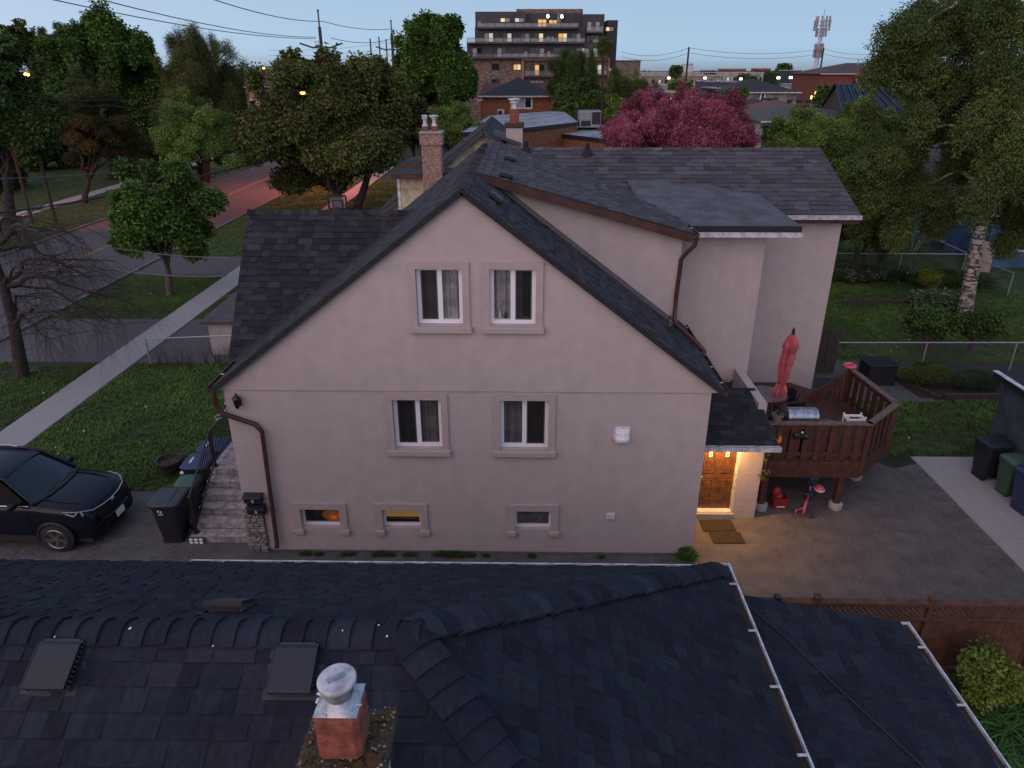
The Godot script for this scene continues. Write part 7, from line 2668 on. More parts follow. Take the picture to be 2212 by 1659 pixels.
func birch() -> void:
	var base := Vector3(19.5, 0, -30.15)
	var t := thing("birch_tree", "tall white barked birch with drooping leafy branches on the back lawn", "tree", base)
	var rg := RandomNumberGenerator.new()
	rg.seed = 23
	var b := MB.new()
	var z := base.z
	var pts := [base + Vector3(0, -0.1, 0), on_z(2090, 640, z), on_z(2112, 520, z), on_z(2135, 400, z), on_z(2152, 290, z), on_z(2165, 150, z - 0.3), on_z(2172, 0, z - 0.5), on_z(2180, -160, z - 0.4)]
	pts[0] = base + Vector3(-0.05, -0.1, 0)
	b.tube(pts, [0.33, 0.28, 0.26, 0.23, 0.18, 0.13, 0.08, 0.03], 14, false)
	var lobes := []
	var st := [[4, 2290, 380], [3, 1985, 425], [4, 1905, 340], [4, 2020, 260], [5, 1965, 150], [5, 2080, 90], [5, 2060, 190], [6, 2010, 50], [6, 2120, 10], [6, 2230, 60], [4, 2240, 250], [5, 2260, 150], [4, 2110, 330], [6, 1960, 90], [5, 2170, 220], [3, 2200, 440], [4, 1880, 420]]
	for s in st:
		var f: Vector3 = pts[s[0]]
		var e := on_z(s[1], s[2], z + rg.randf_range(-2.2, 2.4))
		var up := f.lerp(e, 0.5) + Vector3(0, 0.8, 0)
		limb(b, f, up, 0.09, 0.06, rg, 7, 0.1)
		limb(b, up, e, 0.06, 0.015, rg, 6, 0.15)
		lobes.append([e, Vector3(1.5, 1.25, 1.5) * rg.randf_range(0.8, 1.15)])
		for k in 3:   # hanging sprays
			var h := e + Vector3(rg.randf_range(-1.2, 1.2), -rg.randf_range(0.8, 2.0), rg.randf_range(-1.2, 1.2))
			limb(b, e, h, 0.02, 0.006, rg, 4, 0.2)
			lobes.append([h, Vector3(0.6, 0.95, 0.6)])
	for q in [[2120, 440, 1.6], [2150, 360, 1.7], [2175, 300, 1.6], [2140, 240, 1.8], [2180, 190, 1.6], [2150, 130, 1.7], [2190, 70, 1.6], [2150, 30, 1.6], [2100, 290, 1.5], [2205, 380, 1.5]]:
		var e := on_z(q[0], q[1], z + q[2])
		limb(b, pts[5].lerp(pts[4], 0.5), e, 0.035, 0.01, rg, 5, 0.15)
		lobes.append([e, Vector3(0.9, 1.15, 0.7)])
	put(t, "trunk", b, M.birch)
	crown(t, "crown", lobes, 13000, clumps.fine, 0.25, M.leaf, [Color(0.108, 0.160, 0.044), Color(0.088, 0.136, 0.036), Color(0.124, 0.176, 0.054)], 71, 0.15, 0.36)

# leafless weeping tree at the kerb
func grow(b: MB, p: Vector3, d: Vector3, r: float, l: float, depth: int, rg: RandomNumberGenerator) -> void:
	var n := 4
	var pts := [p]
	var rad := [r]
	var q := p
	for i in n:
		d = (d + Vector3(rg.randf_range(-0.35, 0.35), rg.randf_range(-0.22, 0.2) - 0.085 * (5 - depth), rg.randf_range(-0.35, 0.35))).normalized()
		q += d * l / n
		pts.append(q)
		rad.append(r * (1.0 - 0.5 * (i + 1) / n))
	b.tube(pts, rad, 5 if depth > 2 else 3, false)
	if depth <= 0 or q.y < 0.8: return
	var k := 3 if depth > 1 else 2
	for i in k:
		var f := rg.randi_range(1, n)
		var nd := (d + Vector3(rg.randf_range(-1, 1), rg.randf_range(-0.5, 0.55), rg.randf_range(-1, 1)) * 0.9).normalized()
		grow(b, pts[f], nd, r * 0.5 * rg.randf_range(0.7, 1.0), l * rg.randf_range(0.6, 0.85), depth - 1, rg)

func bare_tree() -> void:
	var base := Vector3(-17.78, 0, -22.88)
	var t := thing("bare_tree", "leafless weeping tree with tangled dark twigs on the boulevard", "tree", base)
	var rg := RandomNumberGenerator.new()
	rg.seed = 14
	var b := MB.new()
	var z := base.z
	var pts := [base + Vector3(0.05, -0.1, 0), on_z(30, 700, z), on_z(8, 620, z), on_z(-20, 540, z), on_z(-60, 440, z)]
	b.tube(pts, [0.25, 0.18, 0.15, 0.13, 0.10], 10, false)
	var tw := MB.new()
	for s in [[1, 150, 692, 0.09], [2, 210, 640, 0.09], [2, 150, 560, 0.08], [3, 130, 500, 0.10], [3, 60, 470, 0.08], [1, 100, 735, 0.06], [2, 250, 700, 0.05], [3, 190, 600, 0.06], [1, 60, 640, 0.06], [2, 90, 600, 0.06]]:
		var e := on_z(s[1], s[2], z + rg.randf_range(-1.6, 1.8))
		var f: Vector3 = pts[s[0]]
		var up := f.lerp(e, 0.45) + Vector3(0, 0.55, 0)
		limb(b, f, up, s[3], s[3] * 0.7, rg, 6, 0.12)
		var lp := limb(b, up, e, s[3] * 0.7, s[3] * 0.3, rg, 6, 0.15)
		for k in 15:
			var p: Vector3 = lp[rg.randi_range(1, 5)] if k > 2 else up.lerp(f, rg.randf() * 0.5)
			grow(tw, p, Vector3(rg.randf_range(-0.4, 1.0), rg.randf_range(-0.2, 0.35), rg.randf_range(-0.9, 0.9)).normalized(), s[3] * 0.2, rg.randf_range(1.0, 1.6), 4, rg)
	put(t, "trunk", b, M.bark)
	put(t, "twigs", tw, M.twig).set_meta("kind", "stuff")

# bush: clumps in lobes with a few stems
func bush(nm: String, label: String, at: Vector3, r: Vector3, count: int, clump: String, size: float, tones: Array, sd: int, stems := 5, cat := "bush", group := "") -> void:
	var t := thing(nm, label, cat, at, group)
	var rg := RandomNumberGenerator.new()
	rg.seed = sd
	var b := MB.new()
	var lobes := []
	for i in 6:
		var a := i * 2.1 + rg.randf()
		lobes.append([at + Vector3(cos(a) * r.x * 0.5, r.y * rg.randf_range(0.9, 1.5), sin(a) * r.z * 0.5), r * rg.randf_range(0.45, 0.62)])
	for i in stems:
		var l: Array = lobes[i % 6]
		limb(b, at + Vector3(rg.randf_range(-0.2, 0.2) * r.x, 0, rg.randf_range(-0.2, 0.2) * r.z), l[0], 0.025, 0.01, rg, 5, 0.1)
	put(t, "stems", b, M.grey_bark)
	crown(t, "foliage", lobes, count, clumps[clump], size, M.leaf, tones, sd, 0.3, 0.0)

# strap-leaved plant
func straps(nm: String, label: String, at: Vector3, n: int, l: float, sd: int, tones: Array, group := "") -> void:
	var rg := RandomNumberGenerator.new()
	rg.seed = sd
	var t := thing(nm, label, "plant", at, group)
	var b := MB.new()
	for i in n:
		var a := rg.randf() * TAU
		var d := Vector3(cos(a), 0, sin(a))
		var s := Vector3(-d.z, 0, d.x) * rg.randf_range(0.010, 0.017) * (l / 0.6)
		var p := at + Vector3(rg.randf_range(-0.1, 0.1), 0, rg.randf_range(-0.1, 0.1))
		var ll := l * rg.randf_range(0.7, 1.2)
		var up := rg.randf_range(0.55, 1.0)
		var c: Color = tones[rg.randi() % tones.size()]
		b.col = c * rg.randf_range(0.8, 1.2)
		var rows := []
		for k in 6:
			var u := k / 5.0
			var q := p + d * ll * (0.25 * u + 0.65 * u * u) + Vector3(0, ll * up * (1.25 * u - 0.95 * u * u), 0)
			var w := s * (1.0 - 0.8 * u * u)
			rows.append([q - w, q + w])
		b.grid(rows, true)
	put(t, "leaves", b, M.leaf).set_meta("kind", "stuff")

func shrubs() -> void:
	var yel := [Color(0.154, 0.200, 0.033), Color(0.121, 0.178, 0.032), Color(0.186, 0.228, 0.045)]
	var grn := [Color(0.062, 0.116, 0.029), Color(0.050, 0.097, 0.022)]
	var pale := [Color(0.124, 0.186, 0.056), Color(0.098, 0.148, 0.045)]
	bush("leafy_shrub", "dark leafy shrub on bare forked stems behind the chain link fence", Vector3(15.0, 0.4, -24.9), Vector3(1.15, 0.95, 0.8), 330, "maple", 0.15, grn, 3, 16)
	bush("leafy_shrub", "dark leafy shrub with pale stems nearest to the birch", Vector3(16.6, 0.4, -24.9), Vector3(1.0, 0.9, 0.7), 280, "maple", 0.15, grn, 4, 16)
	bush("leafy_shrub", "twiggy shrub with few leaves above the garden bed", Vector3(19.3, 0.1, -24.6), Vector3(0.9, 0.9, 0.7), 200, "fine", 0.12, pale, 5, 10)
	bush("leafy_shrub", "low mound of yellow green leaves beside the stone patio", Vector3(13.85, 0.0, -22.7), Vector3(0.85, 0.38, 0.7), 1500, "fine", 0.12, [Color(0.085, 0.115, 0.035), Color(0.065, 0.095, 0.028)], 6, 4)
	bush("leafy_shrub", "blue green clump of fine foliage in the garden bed", Vector3(15.4, 0.0, -22.4), Vector3(0.9, 0.3, 0.5), 900, "spray", 0.14, [Color(0.050, 0.094, 0.047)], 7, 3)
	bush("leafy_shrub", "broad leaved hosta with pale leaf edges below the back fence", on_h(2015, 668), Vector3(1.0, 0.35, 0.6), 500, "maple", 0.26, [Color(0.062, 0.126, 0.056), Color(0.177, 0.262, 0.128)], 8, 3)
	bush("leafy_shrub", "small bush with a yellow flowering top at the back fence", on_h(1998, 640), Vector3(0.5, 0.75, 0.4), 300, "fine", 0.16, [Color(0.088, 0.148, 0.032), Color(0.283, 0.315, 0.047)], 9, 4)
	bush("leafy_shrub", "scrubby dark planting with white flowers along the back fence", Vector3(17.8, 0.0, -36.0), Vector3(3.2, 0.32, 0.9), 1300, "fine", 0.2, [Color(0.04, 0.07, 0.024), Color(0.04, 0.08, 0.024), Color(0.05, 0.08, 0.026), Color(0.05, 0.075, 0.025), Color(0.045, 0.07, 0.025), Color(0.045, 0.08, 0.02), Color(0.045, 0.075, 0.025), Color(0.04, 0.07, 0.024), Color(0.3, 0.3, 0.27)], 10, 4)
	bush("leafy_shrub", "weedy planting under the chain link fence on the lawn's far edge", Vector3(21.5, 0.0, -35.2), Vector3(2.2, 0.35, 1.2), 1200, "fine", 0.2, grn, 16, 4)
	# front corner by the cedar fence
	var yb := on_h(2150, 1430, 0.3)
	bush("yellow_shrub", "yellow green spirea shrub in front of the cedar fence boards", Vector3(7.75, 0.0, -8.9), Vector3(0.55, 0.72, 0.4), 420, "maple", 0.10, yel, 11, 14)
	var rg := RandomNumberGenerator.new()
	rg.seed = 70
	for i in 34:
		var g := on_h(rg.randf_range(2060, 2290), rg.randf_range(1440, 1720), 0.35)
		var x := g.x
		var z := minf(g.z, -4.2)
		if x < 5.9: continue
		straps("day_lily", "day lily clump with long arching leaves beside the lean-to roof", Vector3(x, 0.01, z), 46, rg.randf_range(0.6, 0.85), 300 + i, [Color(0.052, 0.131, 0.029), Color(0.067, 0.158, 0.035), Color(0.043, 0.104, 0.025)], "day lilies below the lean-to roof")
	for i in 9:
		var p := Vector3(-9.3 + 0.33 * i + rg.randf_range(-0.1, 0.1), 0.01, -17.5 + rg.randf_range(-0.35, 0.25))
		straps("day_lily", "strap leaved clump in the bed behind the blue bins", p, 40, 0.6, 400 + i, [Color(0.052, 0.109, 0.032), Color(0.067, 0.131, 0.039)], "strap leaved plants behind the blue bins")
	# weeds along the foot of the stucco wall
	for q in [[660, 0.1], [690, 0.08], [745, 0.06], [815, 0.12], [838, 0.10], [885, 0.10], [955, 0.17], [985, 0.2], [1010, 0.12], [1050, 0.05], [1150, 0.06], [1298, 0.05], [760, 0.05]]:
		var p := on_z(q[0], 1196, FZ + 0.12)
		p.y = 0.0
		bush("weed", "small green weed at the foot of the stucco wall", p, Vector3(q[1] * 1.6, q[1] * 0.32, q[1] * 0.6), int(30 + 260 * q[1]), "fine", 0.055, [Color(0.044, 0.094, 0.022)], int(q[0]), 2, "plant", "weeds along the stucco wall")
	straps("corner_weed", "bushy green weed at the stucco wall's driveway corner", Vector3(3.72, 0.0, -12.98), 60, 0.32, 500, [Color(0.052, 0.116, 0.024)], "")
	bush("corner_weed", "rounded leafy weed growing where the wall meets the drive", Vector3(3.70, 0.0, -13.0), Vector3(0.2, 0.14, 0.16), 140, "fine", 0.09, [Color(0.052, 0.116, 0.024)], 51, 2, "plant")
	# dry stalks by the front fence
	for i in 10:
		var p := Vector3(-13.4 + i * 0.42 + rg.randf_range(-0.1, 0.1), 0.0, -23.9 + rg.randf_range(-0.2, 0.2))
		var t := thing("dry_stalks", "tuft of dry brown stalks along the low chain link fence", "plant", p, "dry stalks along the low fence")
		var b := MB.new()
		for k in 14:
			var e := p + Vector3(rg.randf_range(-0.35, 0.35), rg.randf_range(0.5, 1.0), rg.randf_range(-0.25, 0.25))
			limb(b, p + Vector3(rg.randf_range(-0.12, 0.12), 0, rg.randf_range(-0.1, 0.1)), e, 0.008, 0.003, rg, 3, 0.1)
		put(t, "stems", b, M.old_wood)
	# vine over the porch corner
	var vt := thing("climbing_vine", "thin vine climbing the corner between porch and deck", "vine", Vector3(5.72, 0.9, -14.8))
	var b := MB.new()
	limb(b, Vector3(5.70, 1.0, -14.62), Vector3(5.72, 2.3, -14.58), 0.01, 0.006, rg, 4, 0.12)
	put(vt, "stem", b, M.twig)
	crown(vt, "leaves", [[Vector3(5.70, 1.25, -14.62), Vector3(0.12, 0.2, 0.1)], [Vector3(5.74, 1.8, -14.6), Vector3(0.1, 0.3, 0.1)]], 26, clumps.maple, 0.06, M.leaf, [Color(0.071, 0.104, 0.032)], 9, 0.2)

# ---------------------------------------------------------------- neighbourhood behind
func pane_window(h: Node, a: Vector3, e: Vector3, frame: Material, panes: Array, lights := 2, deep := 0.25, fw_ := 0.12) -> void:
	var l := minf(a.x, e.x); var r := maxf(a.x, e.x)
	var d := minf(a.y, e.y); var t := maxf(a.y, e.y)
	var z := a.z
	var b := MB.new()
	b.mm(Vector3(l - fw_, d - fw_, z - deep), Vector3(l, t + fw_, z + 0.06))
	b.mm(Vector3(r, d - fw_, z - deep), Vector3(r + fw_, t + fw_, z + 0.06))
	b.mm(Vector3(l, t, z - deep), Vector3(r, t + fw_, z + 0.06))
	b.mm(Vector3(l, d - fw_, z - deep), Vector3(r, d, z + 0.06))
	for i in range(1, lights):
		var x := lerpf(l, r, float(i) / lights)
		b.mm(Vector3(x - fw_ * 0.35, d, z - deep), Vector3(x + fw_ * 0.35, t, z + 0.05))
	var o := put(h, "window", b, frame)
	for i in lights:
		var g := MB.new()
		g.mm(Vector3(lerpf(l, r, float(i) / lights), d, z + 0.004), Vector3(lerpf(l, r, float(i + 1) / lights), t, z + 0.012))
		put(o, "pane", g, panes[i % panes.size()])

func block(h: Node, nm: String, a: Vector3, e: Vector3, depth: float, m: Material, y0 := -1.0) -> void:
	var b := MB.new()
	b.mm(Vector3(minf(a.x, e.x), y0 if y0 >= 0.0 else minf(a.y, e.y), a.z - depth), Vector3(maxf(a.x, e.x), maxf(a.y, e.y), a.z))
	put(h, nm, b, m)

func zoomA(x: float, y: float, z: float) -> Vector3:
	return on_z((1150 + x / 6.144) * 0.8848, (10 + y / 6.144) * 0.8848, z)

func zoomR(x: float, y: float, z: float) -> Vector3:
	return on_z((1630 + x / 4.424) * 0.8848, (100 + y / 4.424) * 0.8848, z)

func make_apartment() -> void:
	var h := thing("apartment_block", "stepped charcoal apartment block on a mottled brick base with glass balconies", "building", Vector3(zoomA(1000, 800, -136).x, 0, -140))
	var rows := [["penthouse", 678, 72, 1680, 345, -143.0, "apartment_brick", 10.0], ["panel_wall", 65, 112, 825, 345, -138.0, "charcoal_panel", 12.0], ["recess_wall", 825, 134, 1680, 345, -140.0, "navy_panel", 2.5], ["panel_wall", 1290, 140, 1360, 345, -138.4, "charcoal_panel", 2.0], ["panel_wall", 1680, 150, 2005, 430, -138.0, "charcoal_panel", 12.0], ["panel_wall", 60, 345, 1722, 575, -137.0, "charcoal_panel", 13.0], ["recess_wall", 1722, 430, 2005, 575, -139.0, "navy_panel", 10.0], ["tower_wall", 2005, 240, 2205, 960, -139.4, "navy_panel", 12.0], ["panel_wall", -60, 575, 2070, 800, -136.0, "charcoal_panel", 14.0]]
	for q in rows:
		block(h, q[0], zoomA(q[1], q[4], q[5]), zoomA(q[3], q[2], q[5]), q[7], M[q[6]])
	block(h, "brick_base", zoomA(-60, 800, -135.2), zoomA(2070, 801, -135.2), 15.0, M.apartment_brick, 0.0)
	# copper frame round the recessed balconies
	for q in [[755, 797, 2085, 845], [755, 845, 795, 1180], [2045, 845, 2085, 1180]]:
		block(h, "copper_frame", zoomA(q[0], q[3], -134.4), zoomA(q[2], q[1], -134.4), 0.9, M.copper_panel)
	# panel joints
	for q in [[372, 575, 800], [775, 575, 800], [1125, 575, 800], [1470, 575, 800], [735, 345, 575]]:
		var b := MB.new()
		b.mm(zoomA(q[0], q[2], -135.99 if q[1] > 500 else -136.99), zoomA(q[0] + 5, q[1], -135.97 if q[1] > 500 else -136.97))
		put(h, "panel_joint", b, M.navy_panel)
	var wp: Material = M.blind
	var dk: Material = M.car_glass
	for q in [[445, 212, 578, 266, -138.0, ["lit_window", "blind"]], [660, 212, 792, 266, -138.0, ["lit_pale_window", "blind"]], [1005, 232, 1128, 335, -140.0, ["lit_orange_window", "lit_orange_window"]], [1172, 242, 1285, 300, -140.0, ["lit_orange_window", "lit_orange_window"]], [1742, 264, 1930, 395, -138.0, ["blind", "car_glass", "blind"]],
			[202, 437, 328, 562, -137.0, ["blind", "lit_pale_window"]], [482, 442, 605, 562, -137.0, ["car_glass", "lit_pale_window"]], [747, 442, 872, 562, -137.0, ["car_glass", "blind"]], [952, 442, 1080, 562, -137.0, ["car_glass", "lit_window"]], [1310, 442, 1438, 562, -137.0, ["lit_orange_window", "lit_window"]], [1514, 442, 1642, 562, -137.0, ["car_glass", "blind"]], [1730, 470, 1915, 562, -139.0, ["blind", "car_glass", "blind"]],
			[25, 662, 155, 782, -136.0, ["blind", "car_glass"]], [397, 662, 525, 790, -136.0, ["blind", "car_glass"]], [890, 662, 1095, 790, -136.0, ["car_glass", "car_glass", "blind"]], [1237, 662, 1437, 790, -136.0, ["car_glass", "car_glass", "car_glass"]], [1582, 667, 1770, 790, -136.0, ["blind", "lit_pale_window", "blind"]], [1827, 667, 2030, 790, -136.0, ["lit_pale_window", "blind", "blind"]],
			[317, 902, 413, 980, -135.2, ["car_glass", "car_glass"]], [640, 907, 742, 985, -135.2, ["lit_orange_window", "lit_window"]], [887, 912, 1090, 1065, -135.2, ["car_glass", "lit_orange_window", "car_glass"]], [1832, 912, 1955, 1050, -135.2, ["blind", "lit_pale_window"]], [317, 1132, 413, 1180, -135.2, ["car_glass", "red_roof"]], [887, 1147, 1090, 1180, -135.2, ["blind", "blind", "blind"]], [2024, 347, 2138, 402, -139.4, ["lit_window", "blind"]]]:
		var ps := []
		for k in q[5]: ps.append(M[k])
		pane_window(h, zoomA(q[0], q[3], q[4]), zoomA(q[2], q[1], q[4]), M.dark_frame, ps, ps.size())
	# balcony slabs and glass rails
	for q in [[95, 1615, 285, 345, -135.6], [-60, 1712, 510, 572, -134.8], [-60, 2062, 742, 797, -134.2], [1728, 1990, 335, 415, -136.4], [800, 1290, 1000, 1075, -134.0], [1560, 2045, 990, 1060, -134.0], [1820, 2120, 530, 590, -136.4]]:
		var a := zoomA(q[0], q[3], q[4])
		var e := zoomA(q[1], q[2], q[4])
		var b := MB.new()
		b.mm(Vector3(a.x, a.y - 0.25, q[4] - 2.2), Vector3(e.x, a.y, q[4]))
		var sl := put(h, "balcony", b, M.charcoal_panel)
		var n := int((e.x - a.x) / 1.5)
		for i in n:
			b = MB.new()
			b.mm(Vector3(lerpf(a.x, e.x, (i + 0.03) / n), a.y + 0.03, q[4] - 0.06), Vector3(lerpf(a.x, e.x, (i + 0.97) / n), e.y, q[4] - 0.03))
			put(sl, "glass_panel", b, M.rail_glass)
		b = MB.new()
		b.mm(Vector3(a.x, e.y, q[4] - 0.09), Vector3(e.x, e.y + 0.06, q[4]))
		for i in n + 1:
			var x := lerpf(a.x, e.x, float(i) / n)
			b.mm(Vector3(x - 0.03, a.y, q[4] - 0.08), Vector3(x + 0.03, e.y, q[4] - 0.02))
		put(sl, "railing", b, M.dark_frame)
	# air units standing on the balconies
	for q in [[800, 842, 715, 795, -134.9], [1145, 1188, 715, 795, -134.9], [1490, 1530, 715, 795, -134.9], [1142, 1180, 490, 555, -135.4], [1205, 1243, 490, 555, -135.4], [105, 145, 265, 335, -136.2]]:
		var a := zoomA(q[0], q[3], q[4])
		var e := zoomA(q[1], q[2], q[4])
		var b := MB.new()
		b.mm(Vector3(a.x, a.y, q[4] - 0.4), Vector3(e.x, e.y, q[4]))
		put(h, "air_unit", b, M.pale_wall)
	# wall lamps on the top terrace
	for q in [[1152, 182], [1362, 184]]:
		var p := zoomA(q[0], q[1], -137.6)
		var b := MB.new()
		b.sphere(p, Vector3(0.22, 0.3, 0.15), 10, 7)
		put(h, "terrace_lamp", b, M.flood)
		var om := OmniLight3D.new()
		om.name = "terrace_light"
		om.position = p + Vector3(0, 0, 0.25)
		om.light_color = Color(1, 0.9, 0.7)
		om.light_energy = 4.0
		om.light_size = 0.2
		om.shadow_enabled = true
		add_child(om)

# house with a hip or gable roof: a and e are the eave corners at the front, yr the ridge height
func hip_house(nm: String, label: String, x0: float, x1: float, z0: float, depth: float, eave: float, ridge: float, wall: Material, roof: Material, inset := 1.0) -> Node3D:
	var h := thing(nm, label, "house", Vector3((x0 + x1) / 2, 0, z0 - depth / 2))
	var b := MB.new()
	b.mm(Vector3(x0, 0, z0 - depth), Vector3(x1, eave, z0))
	put(h, "wall", b, wall)
	var o := 0.45
	var zc := z0 - depth / 2
	var ins := minf(depth * 0.5 * inset, (x1 - x0) * 0.5 + o - 0.05)
	var A := Vector3(x0 - o, eave, z0 + o); var B := Vector3(x1 + o, eave, z0 + o)
	var C := Vector3(x1 + o, eave, z0 - depth - o); var D := Vector3(x0 - o, eave, z0 - depth - o)
	var R0 := Vector3(x0 - o + ins, ridge, zc); var R1 := Vector3(x1 + o - ins, ridge, zc)
	b = MB.new()
	b.quad(A, R0, R1, B); b.quad(C, R1, R0, D)
	b.tri(B, R1, C); b.tri(D, R0, A)
	b.mm(Vector3(x0 - o, eave - 0.15, z0 - depth - o), Vector3(x1 + o, eave - 0.003, z0 + o))
	put(h, "roof", b, roof)
	b = MB.new()
	b.mm(Vector3(x0 - o, eave - 0.14, z0 + o + 0.003), Vector3(x1 + o, eave + 0.02, z0 + o + 0.10))
	put(h, "gutter", b, M.white_metal)
	return h

func make_cream_house() -> void:
	# the next house to the north: cream siding, its own gables and two chimneys
	var zf := -33.2
	var h := thing("cream_house", "cream sided house with charcoal roofs right behind the stucco house", "house", Vector3(-1, 0, -34))
	var ap := on_z(1045, 277, zf)
	var ex := 5.2
	var b := MB.new()
	b.prism([Vector3(ap.x - ex, 0, zf), Vector3(ap.x - ex, ap.y - 0.75 * ex, zf), Vector3(ap.x, ap.y - 0.1, zf), Vector3(ap.x + ex, ap.y - 0.75 * ex, zf), Vector3(ap.x + ex, 0, zf)], Vector3(0, 0, -8.5))
	put(h, "gable_wall", b, M.yellow_siding)
	for s in [-1.0, 1.0]:
		var e := Vector3(ap.x + s * (ex + 0.4), ap.y - 0.75 * (ex + 0.4), zf + 0.35)
		var rp := [Vector3(ap.x, ap.y, zf + 0.35), e, e + Vector3(0, 0, -9.2), Vector3(ap.x, ap.y, zf - 8.85)]
		var rf := put(h, "roof", slab_of(rp, 0.12), M.underlay)
		lay(rf, e, Vector3(0, 0, -1), Vector3(-s, 0.75, 0), rp, 0.2, [Color(0.085, 0.088, 0.10), Color(0.07, 0.072, 0.084), Color(0.095, 0.097, 0.11)], 301 + int(s), Vector2(0.2, 0.5))
		b = MB.new()
		b.beam(Vector3(ap.x, ap.y - 0.14, zf + 0.36), e + Vector3(0, -0.14, 0.01), 0.03, 0.16)
		put(h, "rake_board", b, M.mauve_roof)
	caps(h.get_child(1), Vector3(ap.x, ap.y, zf + 0.35), Vector3(ap.x, ap.y, zf - 8.8), Vector3(-1, -0.75, 0), Vector3(1, -0.75, 0), 0.25, 0.16, [Color(0.09, 0.09, 0.10)], 9, 0.01)
	# side dormer gable on the right
	var dp := on_z(1098, 312, zf - 1.2)
	b = MB.new()
	b.prism([Vector3(ap.x + 0.25, ap.y - 0.9, zf - 0.7), Vector3(ap.x + 0.25, ap.y - 0.35, zf - 0.7), Vector3(dp.x + 0.25, dp.y - 0.1, zf - 0.7), Vector3(dp.x + 0.25, dp.y - 0.5, zf - 0.7)], Vector3(0, 0, -2.0))
	put(h, "dormer_wall", b, M.yellow_siding)
	b = MB.new()
	b.prism([Vector3(ap.x + 0.1, ap.y - 0.18, zf - 0.4), Vector3(dp.x + 0.6, dp.y + 0.12, zf - 0.4), Vector3(dp.x + 0.6, dp.y + 0.12, zf - 3.2), Vector3(ap.x + 0.1, ap.y - 0.18, zf - 3.2)], Vector3(0, -0.12, 0))
	put(h, "dormer_roof", b, M.mauve_roof)
	# lower block with clapboards
	var a := on_z(858, 380, -31.0)
	var a1 := on_z(960, 380, -31.0)
	b = MB.new()
	b.mm(Vector3(a.x, 0, -38), Vector3(a1.x, a.y, -31.02))
	var wl := put(h, "side_wall", b, M.yellow_siding)
	var y := a.y - 0.26
	while y > 2.2:
		b = MB.new()
		b.prism([Vector3(a.x + 0.1, y, -31.0), Vector3(a.x + 0.1, y + 0.25, -31.02), Vector3(a.x + 0.1, y + 0.25, -31.04), Vector3(a.x + 0.1, y, -31.04)], Vector3(a1.x - a.x - 0.1, 0, 0))
		put(wl, "clapboard", b, M.yellow_siding)
		y -= 0.255
	b = MB.new()
	b.mm(Vector3(a.x - 0.02, 0, -31.05), Vector3(a.x + 0.1, a.y, -30.97))
	put(h, "corner_board", b, M.white)
	for q in [[845, 977, 376, 362, -30.6, -33.0], [868, 980, 351, 336, -33.4, -36.0]]:
		var p0 := on_z(q[0], q[2], q[4])
		var p1 := on_z(q[1], q[2], q[4])
		var top := on_z(q[0] + 12, q[3], q[5])
		var pr := [p0, p1, Vector3(p1.x, top.y, q[5]), Vector3(p0.x + 0.3, top.y, q[5])]
		var rf := put(h, "roof", slab_of(pr, 0.1), M.underlay)
		lay(rf, p0, Vector3(1, 0, 0), Vector3(0, top.y - p0.y, q[5] - q[4]), pr, 0.22, [Color(0.085, 0.088, 0.10), Color(0.07, 0.072, 0.084), Color(0.11, 0.112, 0.125)], int(q[0]), Vector2(0.2, 0.5))
		b = MB.new()
		b.mm(p0 + Vector3(0, -0.20, -0.02), p1 + Vector3(0, -0.02, 0.03))
		put(h, "fascia", b, M.brown)
		b = MB.new()
		b.mm(Vector3(p0.x + 0.4, 0, q[4] - 3), Vector3(p1.x, p0.y - 0.1, q[4] - 0.45))
		put(h, "side_wall", b, M.yellow_siding)
	finish_tabs(0)
	# brick chimney with two flues
	var ch := thing("brick_chimney", "tall tan brick chimney with two white capped flues beside the cream wall", "chimney", on_z(931, 420, -30.2) * Vector3(1, 0, 1))
	var c0 := on_z(909, 290, -30.2)
	var c1 := on_z(951, 290, -30.2)
	b = MB.new()
	b.mm(Vector3(c0.x, 0, -31.0), Vector3(c1.x, c0.y, -30.2))
	put(ch, "stack", b, M.tan_brick)
	b = MB.new()
	var cb := on_z(909, 313, -30.2).y
	b.mm(Vector3(c0.x - 0.06, cb, -31.05), Vector3(c1.x + 0.06, c0.y + 0.004, -30.15))
	put(ch, "corbel", b, M.tan_brick)
	b = MB.new()
	b.cbox(Vector3((c0.x + c1.x) / 2, c0.y + 0.05, -30.6), Vector3(c1.x - c0.x + 0.14, 0.10, 0.98), 0.03)
	put(ch, "crown_slab", b, M.concrete)
	for q in [[919, 0.13], [939, 0.19]]:
		var p := on_z(q[0], 288, -30.5)
		p.y = c0.y + 0.1
		b = MB.new()
		b.cbox(p + Vector3(0, 0.09, 0), Vector3(0.24, 0.2, 0.26), 0.02)
		put(ch, "flue_tile", b, M.clay)
		b = MB.new()
		b.lathe([Vector2(0.12, 0.19), Vector2(0.12, 0.24), Vector2(0.075, 0.28), Vector2(0.075, 0.44), Vector2(0.12, 0.46), Vector2(0.12, 0.52), Vector2(q[1], 0.54), Vector2(q[1], 0.60), Vector2(0.0, 0.62)], 16, Transform3D(Basis(), p))
		put(ch, "flue_cap", b, M.white_metal)
	# rendered chimney with orange flue
	ch = thing("stucco_chimney", "short beige stucco chimney with an orange clay flue and white cap", "chimney", on_z(1110, 320, -34) * Vector3(1, 0, 1))
	c0 = on_z(1093, 275, -34.0)
	c1 = on_z(1129, 275, -34.0)
	b = MB.new()
	b.mm(Vector3(c0.x, 0, -34.8), Vector3(c1.x, c0.y, -34))
	put(ch, "stack", b, M.stucco)
	b = MB.new()
	b.cbox(Vector3((c0.x + c1.x) / 2, c0.y + 0.08, -34.4), Vector3(c1.x - c0.x + 0.14, 0.2, 0.95), 0.03)
	put(ch, "crown_slab", b, M.slab)
